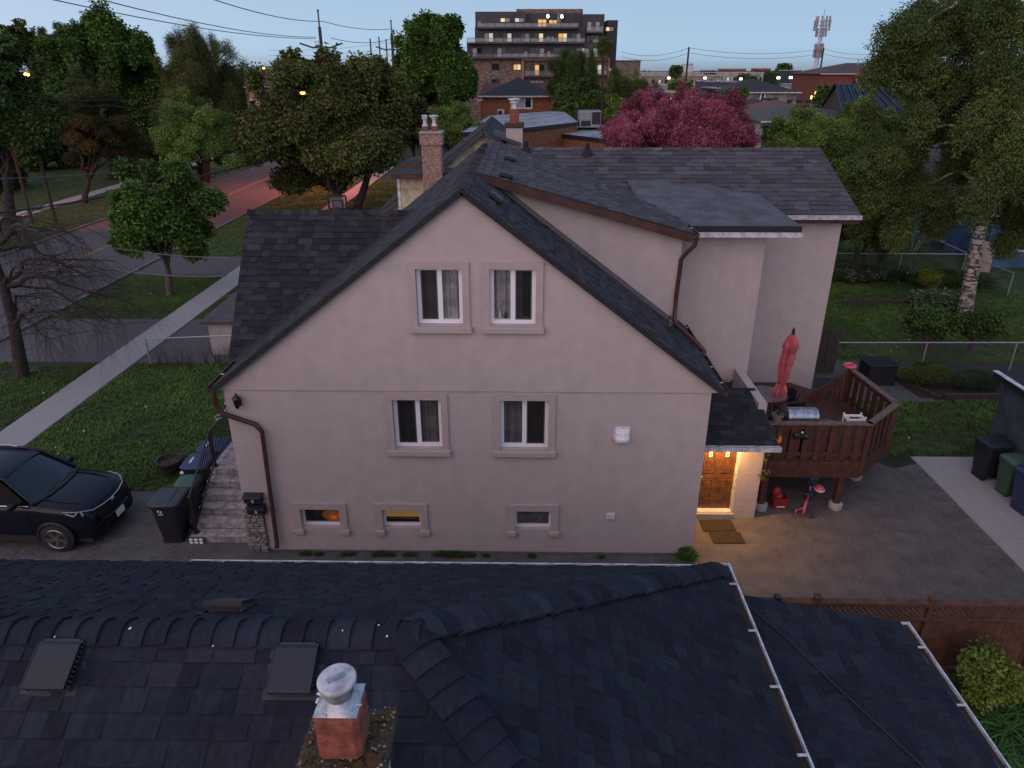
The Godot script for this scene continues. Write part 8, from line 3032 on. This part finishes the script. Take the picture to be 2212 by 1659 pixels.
	var fp := Vector3((c0.x + c1.x) / 2, c0.y + 0.16, -34.4)
	b = MB.new()
	b.cbox(fp + Vector3(0, 0.30, 0), Vector3(0.42, 0.62, 0.42), 0.03)
	put(ch, "flue_tile", b, M.clay)
	b = MB.new()
	b.lathe([Vector2(0.2, 0.6), Vector2(0.13, 0.66), Vector2(0.13, 0.80), Vector2(0.20, 0.84), Vector2(0.20, 0.95), Vector2(0.28, 0.97), Vector2(0.28, 1.04), Vector2(0, 1.06)], 18, Transform3D(Basis(), fp))
	put(ch, "flue_cap", b, M.white_metal)
	# low flat-roofed porch beyond the cross gable
	var pc := thing("entry_porch", "small pale porch with a flat grey roof beside the low fence", "porch", Vector3(-10.6, 0, -25.6))
	var q0 := on_z(437, 694, -25.0)
	b = MB.new()
	b.mm(Vector3(q0.x + 0.1, 0, -27.5), Vector3(q0.x + 2.4, q0.y - 0.12, -25.15))
	put(pc, "wall", b, M.pale_wall)
	b = MB.new()
	b.prism([Vector3(q0.x - 0.1, q0.y, -24.95), Vector3(q0.x + 2.6, q0.y, -24.95), Vector3(q0.x + 2.6, q0.y + 0.5, -27.6), Vector3(q0.x + 0.5, q0.y + 0.5, -27.6)], Vector3(0, -0.12, 0))
	put(pc, "roof", b, M.mauve_roof)

func make_neighbours() -> void:
	make_apartment()
	make_cream_house()
	var b: MB
	# brick house with dark hip roof
	var a := on_z(1042, 207, -96)
	var e := on_z(1198, 207, -96)
	var rg_ := on_z(1115, 167, -100)
	var h := hip_house("brick_house", "orange brick house with a dark blue hip roof below the apartment block", a.x, e.x, -96, 10.0, a.y, rg_.y, M.orange_brick, M.dark_roof)
	pane_window(h, on_z(1107, 232, -95.99), on_z(1147, 211, -95.99), M.white, [M.car_glass, M.blind, M.car_glass], 3, 0.2, 0.2)
	b = MB.new()
	var au := on_z(1082, 243, -95.6)
	b.cbox(au, Vector3(0.85, 0.75, 0.35), 0.05)
	var aun := put(h, "air_unit", b, M.white)
	b = MB.new()
	b.lathe([Vector2(0.28, 0), Vector2(0.25, 0.02), Vector2(0, 0.02)], 16, Transform3D(Basis(Vector3.RIGHT, PI / 2), au + Vector3(-0.08, 0, 0.18)))
	put(aun, "fan_grille", b, M.dark_frame)
	a = on_z(1038, 215, -112); e = on_z(1218, 215, -112)
	hip_house("brick_house", "red brown roofed house between the brick house and the apartments", a.x, e.x, -112, 8.0, a.y, on_z(1100, 180, -114).y, M.red_brick, M.red_roof, 0.2)
	# flat grey roofed building
	var fr := thing("flat_roof_building", "orange brick building with a pale grey flat roof behind the stucco house", "building", on_h(1120, 270) * Vector3(1, 0, 1))
	var rp := []
	for q in [[994, 287], [1057, 250], [1216, 238], [1250, 264], [1100, 281]]: rp.append(on_h(q[0], q[1], 5.7))
	b = MB.new()
	b.prism(rp, Vector3(0, -0.25, 0))
	put(fr, "roof", b, M.grey_roof)
	b = MB.new()
	var wp := []
	var cc := Vector3.ZERO
	for p: Vector3 in rp: cc += p / rp.size()
	for p: Vector3 in rp: wp.append(Vector3(cc.x + (p.x - cc.x) * 0.97, 5.4, cc.z + (p.z - cc.z) * 0.985))
	b.prism(wp, Vector3(0, -5.4, 0))
	put(fr, "wall", b, M.orange_brick)
	b = MB.new()
	for i in 5:
		b.beam(rp[i] + Vector3(0, -0.1, 0), rp[(i + 1) % 5] + Vector3(0, -0.1, 0), 0.1, 0.26)
	put(fr, "roof_edge", b, M.dark_frame)
	for i in 3:
		b = MB.new()
		b.beam(rp[0].lerp(rp[1], 0.25 * (i + 1)) + Vector3(0, 0.02, 0), rp[4].lerp(rp[2], 0.25 * (i + 1)) + Vector3(0, 0.02, 0), 0.12, 0.02)
		put(fr, "roof_seam", b, M.pale_wall)
	b = MB.new()
	rp = []
	for q in [[1206, 288], [1243, 268], [1330, 272], [1326, 302]]: rp.append(on_h(q[0], q[1], 4.9))
	b.prism(rp, Vector3(0, -0.3, 0))
	put(fr, "lower_roof", b, M.grey_roof)
	b = MB.new()
	var wq := []
	cc = Vector3.ZERO
	for p: Vector3 in rp: cc += p * 0.25
	for p: Vector3 in rp: wq.append(Vector3(cc.x + (p.x - cc.x) * 0.96, 4.65, cc.z + (p.z - cc.z) * 0.98))
	b.prism(wq, Vector3(0, -4.65, 0))
	put(fr, "wall", b, M.orange_brick)
	b = MB.new()
	for i in 4: b.beam(rp[i] + Vector3(0, -0.15, 0), rp[(i + 1) % 4] + Vector3(0, -0.15, 0), 0.1, 0.3)
	put(fr, "roof_edge", b, M.dark_frame)
	# roof top air handler
	var ac := on_h(1272, 277, 5.0)
	var rt_ := thing("rooftop_air_unit", "grey metal air conditioning unit on the lower flat roof", "air unit", Vector3(ac.x, 4.9, ac.z))
	var w := 44.0 / FPX * 1.0 * (ac - Vector3(0, 10, 0)).length()
	b = MB.new()
	b.cbox(Vector3(ac.x, 4.98 + w * 0.42, ac.z), Vector3(w, w * 0.72, w), 0.05)
	put(rt_, "case", b, M.steel)
	b = MB.new()
	b.mm(Vector3(ac.x + w * 0.08, 5.0 + w * 0.2, ac.z + w * 0.501), Vector3(ac.x + w * 0.46, 5.0 + w * 0.72, ac.z + w * 0.515))
	put(rt_, "coil_grille", b, M.dark_frame)
	b = MB.new()
	b.mm(Vector3(ac.x - w * 0.4, 5.0 + w * 0.12, ac.z + w * 0.501), Vector3(ac.x + w * 0.02, 5.0 + w * 0.36, ac.z + w * 0.515))
	put(rt_, "access_panel", b, M.dark_frame)
	b = MB.new()
	b.mm(Vector3(ac.x - w * 0.6, 4.9, ac.z - w * 0.55), Vector3(ac.x + w * 0.6, 4.98, ac.z + w * 0.6))
	put(rt_, "curb", b, M.dark_frame)
	# house across the street
	a = on_z(528, 186, -98); e = on_z(618, 186, -98)
	h = hip_house("brown_roof_house", "house with a plain brown roof across the street behind the trees", a.x, e.x + 6, -98, 9, a.y, on_z(560, 154, -102).y, M.beige_wall, M.brown_roof, 0.15)
	pane_window(h, on_z(541, 237, -97.99), on_z(552, 217, -97.99), M.white, [M.car_glass], 1, 0.2, 0.2)
	b = MB.new()
	b.prism([on_z(524, 190, -97), on_z(538, 174, -97), on_z(556, 190, -97)], Vector3(0, 0, -2.5))
	put(h, "dormer", b, M.white)
	a = on_z(880, 176, -170); e = on_z(925, 176, -170)
	hip_house("grey_gable_house", "small grey house with a pale gable beneath the far utility poles", a.x, e.x, -170, 8, a.y, on_z(905, 165, -172).y, M.pale_wall, M.mauve_roof, 0.3)
	# right hand houses
	a = zoomR(745, 552, -112); e = zoomR(1405, 552, -112)
	var wl := zoomR(632, 552, -112)
	h = hip_house("grey_house", "two storey grey sided house with a charcoal hip roof", wl.x, e.x, -112, 12, a.y, zoomR(1100, 405, -118).y, M.grey_siding, M.charcoal_roof)
	for q in [[655, 560, 685, 650], [703, 562, 733, 655], [1010, 572, 1042, 635], [685, 725, 718, 790]]:
		pane_window(h, zoomR(q[0], q[3], -111.99), zoomR(q[2], q[1], -111.99), M.white, [M.car_glass], 1, 0.2, 0.25)
	for q in [["red_roof_house", "brick house with a dark red hip roof beside the grey sided house", 785, 1285, 752, 615, -84.0, "red_brick", "red_roof"], ["tan_roof_house", "brick house with a tan brown hip roof in front of the red roof", 940, 1700, 778, 632, -76.0, "red_brick", "tan_roof"], ["mauve_roof_house", "pale house with a mauve grey hip roof in front of the tan roof", 1045, 1760, 862, 690, -66.0, "pale_wall", "mauve_roof"]]:
		a = zoomR(q[2], q[4], q[6]); e = zoomR(q[3], q[4], q[6])
		var dz := 9.0
		h = hip_house(q[0], q[1], a.x, e.x, q[6], dz, a.y, zoomR((q[2] + q[3]) / 2, q[5], q[6] - dz / 2).y, M[q[7]], M[q[8]])
		for k in 2:
			var x: float = q[2] + 35 + 65 * k
			pane_window(h, zoomR(x, q[4] + 62, q[6] + 0.01), zoomR(x + 18, q[4] + 22, q[6] + 0.01), M.white, [M.car_glass], 1, 0.2, 0.15)
		for k in 3:
			b = MB.new()
			var p := zoomR(lerpf(q[2], q[3], 0.5 + 0.13 * k), q[5] + 14, q[6] - 3.2)
			b.cbox(p, Vector3(0.5, 0.3, 0.5), 0.06)
			put(h, "roof_vent", b, M.black_plastic)
	# navy standing seam roof
	var nh := thing("metal_roof_house", "building with a steep navy standing seam metal roof", "house", zoomR(2000, 700, -62) * Vector3(1, 0, 1))
	var p0 := zoomR(1818, 466, -64); var p1 := zoomR(2700, 466, -64)
	var q0 := zoomR(1872, 750, -58); var q1 := Vector3(p1.x + 1.2, q0.y, q0.z)
	var g0 := zoomR(1672, 700, -66)
	b = MB.new()
	b.quad(q0, p0, p1, q1)
	b.prism([q0, p0, p1, q1], Vector3(0, -0.15, 0))
	var nr := put(nh, "roof", b, M.navy_roof)
	for i in 16:
		b = MB.new()
		var f := i / 15.0
		b.beam(q0.lerp(q1, f) + Vector3(0, 0.04, 0.02), p0.lerp(p1, f) + Vector3(0, 0.04, 0.02), 0.05, 0.08)
		put(nr, "standing_seam", b, M.navy_roof)
	b = MB.new()
	b.prism([q0 + Vector3(0.1, -0.2, 0), p0 + Vector3(0.1, -0.2, 0), g0 + Vector3(0, -0.1, 0), Vector3(g0.x, 0, g0.z), Vector3(q0.x, 0, q0.z)], Vector3(0.3, 0, -0.1))
	put(nh, "gable_wall", b, M.old_wood)
	b = MB.new()
	b.beam(p0, g0, 0.3, 0.15)
	put(nh, "rake_board", b, M.dark_frame)
	b = MB.new()
	b.mm(Vector3(q0.x + 0.3, 0, q0.z - 6.5), Vector3(q1.x, q0.y - 0.2, q0.z - 0.4))
	put(nh, "wall", b, M.dark_siding)
	# red brick apartments with brown roof
	a = zoomR(1668, 352, -150); e = zoomR(2700, 352, -150)
	h = hip_house("brick_apartments", "long red brick apartment house with a brown hip roof", a.x, e.x, -150, 16, a.y, zoomR(1940, 237, -157).y, M.red_brick, M.brown_roof)
	for q in [[2005, 400, 2055, 450], [2075, 402, 2145, 452]]:
		pane_window(h, zoomR(q[0], q[3], -149.9), zoomR(q[2], q[1], -149.9), M.dark_frame, [M.car_glass, M.blind], 2)
	b = MB.new()
	b.prism([zoomR(2010, 388, -149.2), zoomR(2100, 322, -149.2), zoomR(2165, 375, -149.2)], Vector3(0, 0, -4))
	put(h, "gable", b, M.red_brick)
	for q in [2055, 2130, 2205]:
		b = MB.new()
		var p := zoomR(q, 245, -156)
		b.tube([p - Vector3(0, 0.5, 0), p + Vector3(0, 0.9, 0)], [0.12], 6)
		put(h, "vent_pipe", b, M.pale_wall)
	# beige block and flat industrial roofs
	for q in [["beige_block", "plain beige block right behind the apartment building's navy tower", 1333, 132, 1384, -160.0, "beige_wall", 10.0], ["grey_warehouse", "low grey warehouse with dark doors in the middle distance", 1528, 178, 1610, -170.0, "dark_siding", 12.0], ["grey_warehouse", "tall dark grey shed wall beside the grey sided house", 1542, 192, 1580, -118.0, "dark_siding", 8.0], ["pale_warehouse", "long pale warehouse roofline across the horizon", 1380, 158, 1650, -420.0, "pale_wall", 40.0], ["pale_warehouse", "white walled warehouse behind the cell tower", 1720, 184, 1775, -190.0, "pale_wall", 12.0], ["pale_warehouse", "low white building with bright yard lights", 1395, 186, 1530, -230.0, "pale_wall", 20.0], ["pale_warehouse", "brownish low building in front of the water tower", 1400, 164, 1560, -330.0, "beige_wall", 20.0], ["pale_warehouse", "flat roofed shop building with a dark parapet behind the pink blossom", 1424, 201, 1475, -105.0, "beige_wall", 8.0], ["brick_tower", "far off brick apartment tower on the horizon, the wider one", 1560, 150, 1612, -900.0, "red_brick", 20.0], ["brick_tower", "far off brick apartment tower on the horizon, the narrower one", 1633, 149, 1665, -920.0, "red_brick", 20.0], ["dark_store", "dark blue store block on the horizon behind the warehouses", 1522, 153, 1548, -420.0, "navy_panel", 10.0], ["dark_store", "dark store front with a white sign panel by the cell tower", 1708, 153, 1730, -230.0, "navy_panel", 10.0], ["lit_tower", "tan high rise with a glowing top above the street trees", 254, 78, 284, -420.0, "beige_wall", 12.0]]:
		var t := thing(q[0], q[1], "building", on_z((q[2] + q[4]) / 2, q[3], q[5]) * Vector3(1, 0, 1))
		a = on_z(q[2], q[3], q[5]); e = on_z(q[4], q[3], q[5])
		b = MB.new()
		b.mm(Vector3(a.x, 0, q[5] - q[7]), Vector3(e.x, a.y, q[5]))
		put(t, "wall", b, M[q[6]])
		b = MB.new()
		b.mm(Vector3(a.x - 0.2, a.y, q[5] - q[7]), Vector3(e.x + 0.2, a.y + 0.0012 * -q[5], q[5] + 0.2))
		put(t, "parapet", b, M.lit_pale_window if q[0] == "lit_tower" else (M.pale_wall if q[0] != "grey_warehouse" else M.grey_roof))
		var n := int((q[4] - q[2]) / 14.0)
		for i in n:
			if q[0] in ["beige_block", "dark_store", "lit_tower"]: continue
			var x: float = q[2] + 8 + i * 14
			pane_window(t, on_z(x, q[3] + 16, q[5] + 0.02), on_z(x + 5, q[3] + 9, q[5] + 0.02), M.dark_frame, [M.lit_pale_window if i % 3 == 1 else M.car_glass], 1, 0.2, 0.1)
	# blue house by the birch
	var bh := thing("blue_house", "bright blue sided cottage with white trim behind the birch", "house", Vector3(31, 0, -40))
	var c0 := on_h(2120, 578)
	b = MB.new()
	b.mm(Vector3(c0.x, 0, c0.z - 8), Vector3(c0.x + 12, 3.0, c0.z))
	put(bh, "wall", b, M.blue_siding)
	b = MB.new()
	b.prism([Vector3(c0.x - 0.4, 3.0, c0.z + 0.5), Vector3(c0.x + 12, 3.0, c0.z + 0.5), Vector3(c0.x + 12, 4.9, c0.z - 4), Vector3(c0.x + 1.4, 4.9, c0.z - 4)], Vector3(0, -0.12, 0))
	b.prism([Vector3(c0.x - 0.4, 3.0, c0.z + 0.5), Vector3(c0.x + 1.4, 4.9, c0.z - 4), Vector3(c0.x - 0.4, 3.0, c0.z - 8.5)], Vector3(0, -0.12, 0))
	put(bh, "roof", b, M.brown_roof)
	b = MB.new()
	b.mm(Vector3(c0.x - 0.45, 2.84, c0.z + 0.5), Vector3(c0.x + 12, 3.0, c0.z + 0.58))
	b.mm(Vector3(c0.x - 0.53, 2.84, c0.z - 8.5), Vector3(c0.x - 0.45, 3.0, c0.z + 0.58))
	put(bh, "white_gutter", b, M.white)
	pane_window(bh, Vector3(c0.x + 1.6, 1.0, c0.z + 0.01), Vector3(c0.x + 2.4, 2.2, c0.z + 0.01), M.white, [M.car_glass], 1, 0.1, 0.1)
	for i in 2:
		b = MB.new()
		b.beam(Vector3(c0.x - 0.5 - i * 0.5, 0, c0.z + 0.9 + i * 0.2), Vector3(c0.x - 0.2 - i * 0.5, 1.5, c0.z + 0.3 + i * 0.2), 0.7 - 0.5 * i, 0.04)
		tag(put(self, "plywood_sheet", b, [M.beige_wall, M.yellow][i]), ["pale plywood panel leaning on the blue house", "thin yellow board leaning beside the plywood panel"][i], "panel")
	# grey shed deep in the trees on the right
	# water tower
	var wt := thing("water_tower", "white mushroom shaped municipal water tower on the horizon", "water tower", zoomR(203, 350, -700) * Vector3(1, 0, 1))
	var r := (zoomR(268, 250, -700).x - zoomR(137, 250, -700).x) * 0.5
	var yt := zoomR(203, 222, -700).y
	var yb := zoomR(203, 268, -700).y
	b = MB.new()
	b.lathe([Vector2(r * 0.72, yb - 1), Vector2(r * 0.98, yb + 1), Vector2(r, yb + (yt - yb) * 0.35), Vector2(r * 0.85, yb + (yt - yb) * 0.7), Vector2(r * 0.5, yt - 0.8), Vector2(0, yt)], 28, Transform3D(Basis(), wt.position))
	put(wt, "tank", b, M.white)
	for k in 12:
		b = MB.new()
		var an := TAU * k / 12
		b.mm(wt.position + Vector3(cos(an) * r * 0.72 - 1.3, 0, sin(an) * r * 0.72 - 1.3), wt.position + Vector3(cos(an) * r * 0.72 + 1.3, yb, sin(an) * r * 0.72 + 1.3))
		put(wt, "pillar", b, M.white)
	# cell tower with antenna rings
	var ct := thing("cell_tower", "tall white monopole cell tower with antenna clusters", "tower", zoomR(1575, 440, -185) * Vector3(1, 0, 1))
	var tp := zoomR(1640, -205, -185)
	var th := on_z(1778, 40, -185).y
	b = MB.new()
	b.tube([ct.position, ct.position + Vector3(0, th, 0)], [0.75, 0.38], 12)
	put(ct, "mast", b, M.white)
	for lv in [[0.97, 1.5, 2.2], [0.93, 1.7, 2.2], [0.86, 1.1, 1.8], [0.70, 0.9, 2.0], [0.64, 0.9, 1.6], [0.40, 1.0, 1.6]]:
		for k in 9:
			var an := TAU * k / 9
			b = MB.new()
			var c := ct.position + Vector3(cos(an) * lv[1], th * lv[0], sin(an) * lv[1])
			b.box(c, Vector3(0.35, lv[2], 0.25), Basis(Vector3.UP, -an))
			b.beam(c, ct.position + Vector3(0, th * lv[0], 0), 0.08, 0.08)
			put(ct, "antenna", b, M.pale_wall)
	b = MB.new()
	b.tube([ct.position + Vector3(0, th, 0), ct.position + Vector3(0, th + 2.0, 0)], [0.06], 6)
	put(ct, "spike", b, M.pale_wall)

# ---------------------------------------------------------------- poles, wires and lamps
func utility_pole(label: String, at: Vector3, top: float, r: float, arm: float, m: Material) -> Node3D:
	var o := thing("utility_pole", label, "pole", at)
	var b := MB.new()
	b.tube([at - Vector3(0, 0.1, 0), at + Vector3(0, top, 0)], [r, r * 0.65], 10)
	put(o, "shaft", b, m)
	if arm > 0.0:
		b = MB.new()
		b.tube([at + Vector3(0, top, 0), at + Vector3(0, top + 1.6, 0)], [r * 0.35], 6)
		b.sphere(at + Vector3(0, top + 1.6, 0), Vector3(0.14, 0.14, 0.14), 8, 6)
		put(o, "top_bracket", b, M.screen)
		for s in [-1.0, 1.0]:
			b = MB.new()
			b.tube([at + Vector3(0, top * 0.86, 0), at + Vector3(s * arm * 0.4, top * 0.86 - 0.1, 0), at + Vector3(s * arm, top * 0.86 + 0.35, 0)], [0.05, 0.09, 0.09], 8)
			put(o, "insulator", b, M.dark_frame)
	return o

func wire(label: String, pts: Array, r: float, m: Material, sag := 0.0, group := "") -> void:
	var p := []
	for i in pts.size() - 1:
		for k in 10:
			var t := k / 10.0
			p.append((pts[i] as Vector3).lerp(pts[i + 1], t) - Vector3(0, sag * 4.0 * t * (1.0 - t), 0))
	p.append(pts[pts.size() - 1])
	var b := MB.new()
	b.tube(p, [r], 5)
	tag(put(self, "overhead_wire", b, m), label, "wire", group)

func street_lamp(label: String, head: Vector3, side: float, power: float) -> void:
	var o := thing("street_lamp", label, "street lamp", Vector3(head.x - side * 2.2, 0, head.z))
	var p := o.position
	var b := MB.new()
	b.tube([p, p + Vector3(0, head.y - 0.3, 0)], [0.11, 0.07], 8)
	put(o, "pole", b, M.pole_wood)
	b = MB.new()
	b.tube([p + Vector3(0, head.y - 0.6, 0), p + Vector3(side * 0.9, head.y + 0.1, 0), head + Vector3(-side * 0.3, 0.12, 0)], [0.04], 6)
	put(o, "arm", b, M.steel)
	b = MB.new()
	b.cbox(head + Vector3(0, 0.12, 0), Vector3(0.75, 0.16, 0.34), 0.06)
	put(o, "head", b, M.steel)
	b = MB.new()
	b.sphere(head + Vector3(0.02, -0.02, 0), Vector3(0.22, 0.13, 0.17), 12, 8)
	put(o, "lamp_bowl", b, M.sodium)
	var om := SpotLight3D.new()
	om.name = "sodium_light"
	om.rotation = Vector3(-PI / 2, 0, 0)
	om.spot_angle = 74.0
	om.spot_angle_attenuation = 0.6
	om.position = head + Vector3(0.02, -0.03, 0)
	om.light_color = Color(1.0, 0.42, 0.20)
	om.light_energy = power
	om.spot_range = 80.0
	om.light_size = 0.15
	om.shadow_enabled = true
	add_child(om)

func make_lines() -> void:
	var b: MB
	var p1 := utility_pole("tall utility pole with two angled insulators above the broad maple", on_z(702, 180, -88) * Vector3(1, 0, 1), on_z(697, 58, -88).y, 0.26, 2.4, M.pole_wood)
	var p2 := utility_pole("tall utility pole beside the bright green tree", on_z(856, 235, -112) * Vector3(1, 0, 1), on_z(850, 72, -112).y, 0.28, 2.4, M.pole_wood)
	utility_pole("bare thin pole, the first of three in the distance", on_z(805, 160, -170) * Vector3(1, 0, 1), on_z(800, 83, -170).y, 0.22, 0.0, M.pole_wood)
	utility_pole("bare thin pole, the middle of three in the distance", on_z(823, 150, -180) * Vector3(1, 0, 1), on_z(818, 79, -180).y, 0.22, 0.0, M.pole_wood)
	utility_pole("bare thin pole, the last of three in the distance", on_z(838, 150, -190) * Vector3(1, 0, 1), on_z(836, 84, -190).y, 0.22, 0.0, M.pole_wood)
	utility_pole("dark utility pole in front of the water tower", zoomR(187, 540, -150) * Vector3(1, 0, 1), zoomR(228, 66, -150).y, 0.24, 0.0, M.dark_frame)
	utility_pole("dark utility pole right beside the cell tower", zoomR(1615, 520, -170) * Vector3(1, 0, 1), zoomR(1676, 70, -170).y, 0.24, 0.0, M.dark_frame)
	utility_pole("leaning wooden pole by the far sidewalk under the dark tree", on_h(122, 486), 6.2, 0.13, 0.0, M.cedar)
	# high lines
	var A := on_z(697, 46, -88)
	var Ab := on_z(682, 80, -88)
	var Ac := on_z(715, 82, -88)
	var B := on_z(850, 62, -112)
	var Bb := on_z(845, 84, -112)
	wire("highest overhead wire running to the top of the tall pole", [on_z(440, -8, -50), A, B], 0.035, M.pale_wire, 0.4)
	wire("overhead wire to the tall pole's insulator, upper of a pair", [on_z(190, -8, -40), Ab], 0.03, M.pale_wire, 0.5)
	wire("overhead wire to the tall pole's insulator, lower of a pair", [on_z(80, -8, -40), Ab + Vector3(0, -0.15, 0)], 0.03, M.pale_wire, 0.5)
	wire("overhead wire between the two tall poles", [Ac, Bb], 0.035, M.pale_wire, 0.5)
	for i in 3:
		wire("thin distant wire crossing the sky behind the tall poles", [on_z(580, 108 + i * 11, -190), on_z(836, 92 + i * 13, -190), on_z(980, 80 + i * 12, -190)], 0.03, M.pale_wire, 0.6, "thin wires between the far poles")
	for i in 2:
		wire("thin wire along the horizon past the water tower", [zoomR(-500, 118 + i * 50, -150), zoomR(228, 74 + i * 55, -150), zoomR(1676, 85 + i * 52, -170), zoomR(2500, 100 + i * 50, -180)], 0.035, M.pale_wire, 1.0, "wires along the horizon")
	# service lines low on the left
	wire("thick black cable sweeping down past the small maple", [on_z(-40, 464, -30), on_z(275, 414, -38), on_z(590, 340, -50)], 0.045, M.wire, 0.1)
	wire("thin pale wire crossing above the thick black cable", [on_z(-30, 387, -30), on_z(335, 362, -40), on_z(545, 318, -52)], 0.018, M.pale_wire, 0.1)
	wire("thin service wire through the small maple to the house roof", [on_z(120, 512, -24), on_z(300, 543, -24), on_z(492, 557, -20)], 0.015, M.pale_wire, 0.05)
	wire("sagging service wire below the small maple's crown", [on_z(0, 538, -24), on_z(250, 582, -23), on_z(488, 596, -20)], 0.018, M.pale_wire, 0.1)
	for i in 2:
		wire("thin dark wire in front of the far street trees", [on_z(-20, 190 + i * 12, -44), on_z(240, 215 + i * 12, -48), on_z(540, 215 + i * 30, -56)], 0.02, M.wire, 0.3, "dark wires before the street trees")
	# lamps
	street_lamp("lit orange street lamp glowing through the broad maple", on_z(653, 200, -66), -1.0, 120.0)
	street_lamp("lit orange street lamp above the brown roofed house", on_z(568, 147, -92), 1.0, 40.0)
	street_lamp("lit orange street lamp among the dark trees by the far sidewalk", on_z(55, 160, -50), 1.0, 40.0)
	# yard floodlights
	for q in [[405, 400, -225], [790, 410, -225], [1197, 398, -200], [1330, 395, -200], [1485, 410, -185], [112, 470, -220], [152, 478, -220], [212, 480, -220], [1412, 350, -225], [12, 400, -225]]:
		var p := zoomR(q[0], q[1], q[2])
		var t := thing("flood_light", "bright white flood light on a pole in the industrial yard", "flood light", Vector3(p.x, 0, p.z), "flood lights in the industrial yard")
		b = MB.new()
		b.tube([t.position, p], [0.12, 0.08], 6)
		put(t, "pole", b, M.screen)
		b = MB.new()
		b.cbox(p, Vector3(0.8, 0.55, 0.3), 0.1)
		put(t, "lamp_head", b, M.flood)
	var fs := thing("lit_sign", "glowing orange sign panel below the cell tower", "sign", zoomR(1600, 625, -150) * Vector3(1, 0, 1))
	b = MB.new()
	b.mm(zoomR(1580, 620, -150), zoomR(1622, 540, -149.8))
	b.mm(zoomR(1540, 628, -150), zoomR(1566, 590, -149.8))
	put(fs, "sign_panel", b, M.flame_sign)
	b = MB.new()
	b.tube([fs.position, fs.position + Vector3(0, 2, 0)], [0.15], 6)
	put(fs, "post", b, M.screen)
	# basketball hoop
	var bb := on_z(729, 437, -41)
	var hp := thing("basketball_hoop", "freestanding basketball hoop with a dark framed backboard", "basketball hoop", Vector3(bb.x + 0.1, 0, -41.9))
	b = MB.new()
	b.tube([hp.position, Vector3(bb.x + 0.1, bb.y - 0.3, -41.7), Vector3(bb.x, bb.y, -41.1)], [0.06], 8)
	put(hp, "pole", b, M.black_metal)
	var w := (on_z(748, 437, -41).x - on_z(710, 437, -41).x) * 0.5
	var hh := w * 0.72
	b = MB.new()
	for s in [-1.0, 1.0]:
		b.mm(bb + Vector3(-w, s * hh - 0.045, -0.03), bb + Vector3(w, s * hh + 0.045, 0.03))
		b.mm(bb + Vector3(s * w - 0.045, -hh + 0.045, -0.03), bb + Vector3(s * w + 0.045, hh - 0.045, 0.03))
	b.mm(bb + Vector3(-0.3, 0.10, -0.01), bb + Vector3(0.3, 0.14, 0.035))
	for s in [-1.0, 1.0]: b.mm(bb + Vector3(s * 0.28 - 0.02, -0.3, -0.01), bb + Vector3(s * 0.28 + 0.02, 0.10, 0.035))
	put(hp, "backboard_frame", b, M.black_metal)
	b = MB.new()
	b.mm(bb + Vector3(-w + 0.045, -hh + 0.045, -0.012), bb + Vector3(w - 0.045, hh - 0.045, 0.008))
	put(hp, "backboard", b, M.rail_glass)
	b = MB.new()
	var rg := []
	for k in 21: rg.append(bb + Vector3(0.23 * cos(TAU * k / 20), -hh * 0.75, 0.27 + 0.23 * sin(TAU * k / 20)))
	b.tube(rg, [0.014], 6, false)
	put(hp, "rim", b, M.red_plastic)

# far-off wood that closes the view
func make_horizon() -> void:
	var rg := RandomNumberGenerator.new()
	rg.seed = 808
	var xf := []
	var cols := []
	for i in 9000:
		var px := rg.randf_range(-150, 2350)
		var z := -rg.randf_range(260, 900)
		var p := on_z(px, 150, z)
		var gap := 0.45 + 0.55 * sin(px * 0.021 + z * 0.01)
		var h := rg.randf_range(0.0, 1.0) * (11.0 if px < 900 else 6.5) * gap
		if px > 1380 and px < 1800 and z > -600: h *= 0.35
		var s := rg.randf_range(1.2, 2.6) * (-z / 400.0 * 0.5 + 0.6)
		xf.append(Transform3D(Basis(Vector3.UP, rg.randf() * TAU).scaled(Vector3(s, s, s)), Vector3(p.x, maxf(h, 0.3), z)))
		var f := rg.randf_range(0.7, 1.3)
		cols.append(Color(0.042 * f, 0.054 * f, 0.026 * f))
	tag(multi(self, "treeline", clumps.maple, M.leaf, xf, cols), "dark band of distant trees along the horizon", "trees")

func _ready() -> void:
	rng.seed = 9
	make_world()
	make_textures()
	make_materials()
	make_ground()
	make_house()
	make_near_house()
	print("houses ", Time.get_ticks_msec())
	make_bins()
	make_steps()
	make_car()
	make_deck()
	make_yard_things()
	print("things ", Time.get_ticks_msec())
	make_trees()
	print("trees ", Time.get_ticks_msec())
	make_neighbours()
	make_lines()
	make_horizon()
	print("far ", Time.get_ticks_msec())
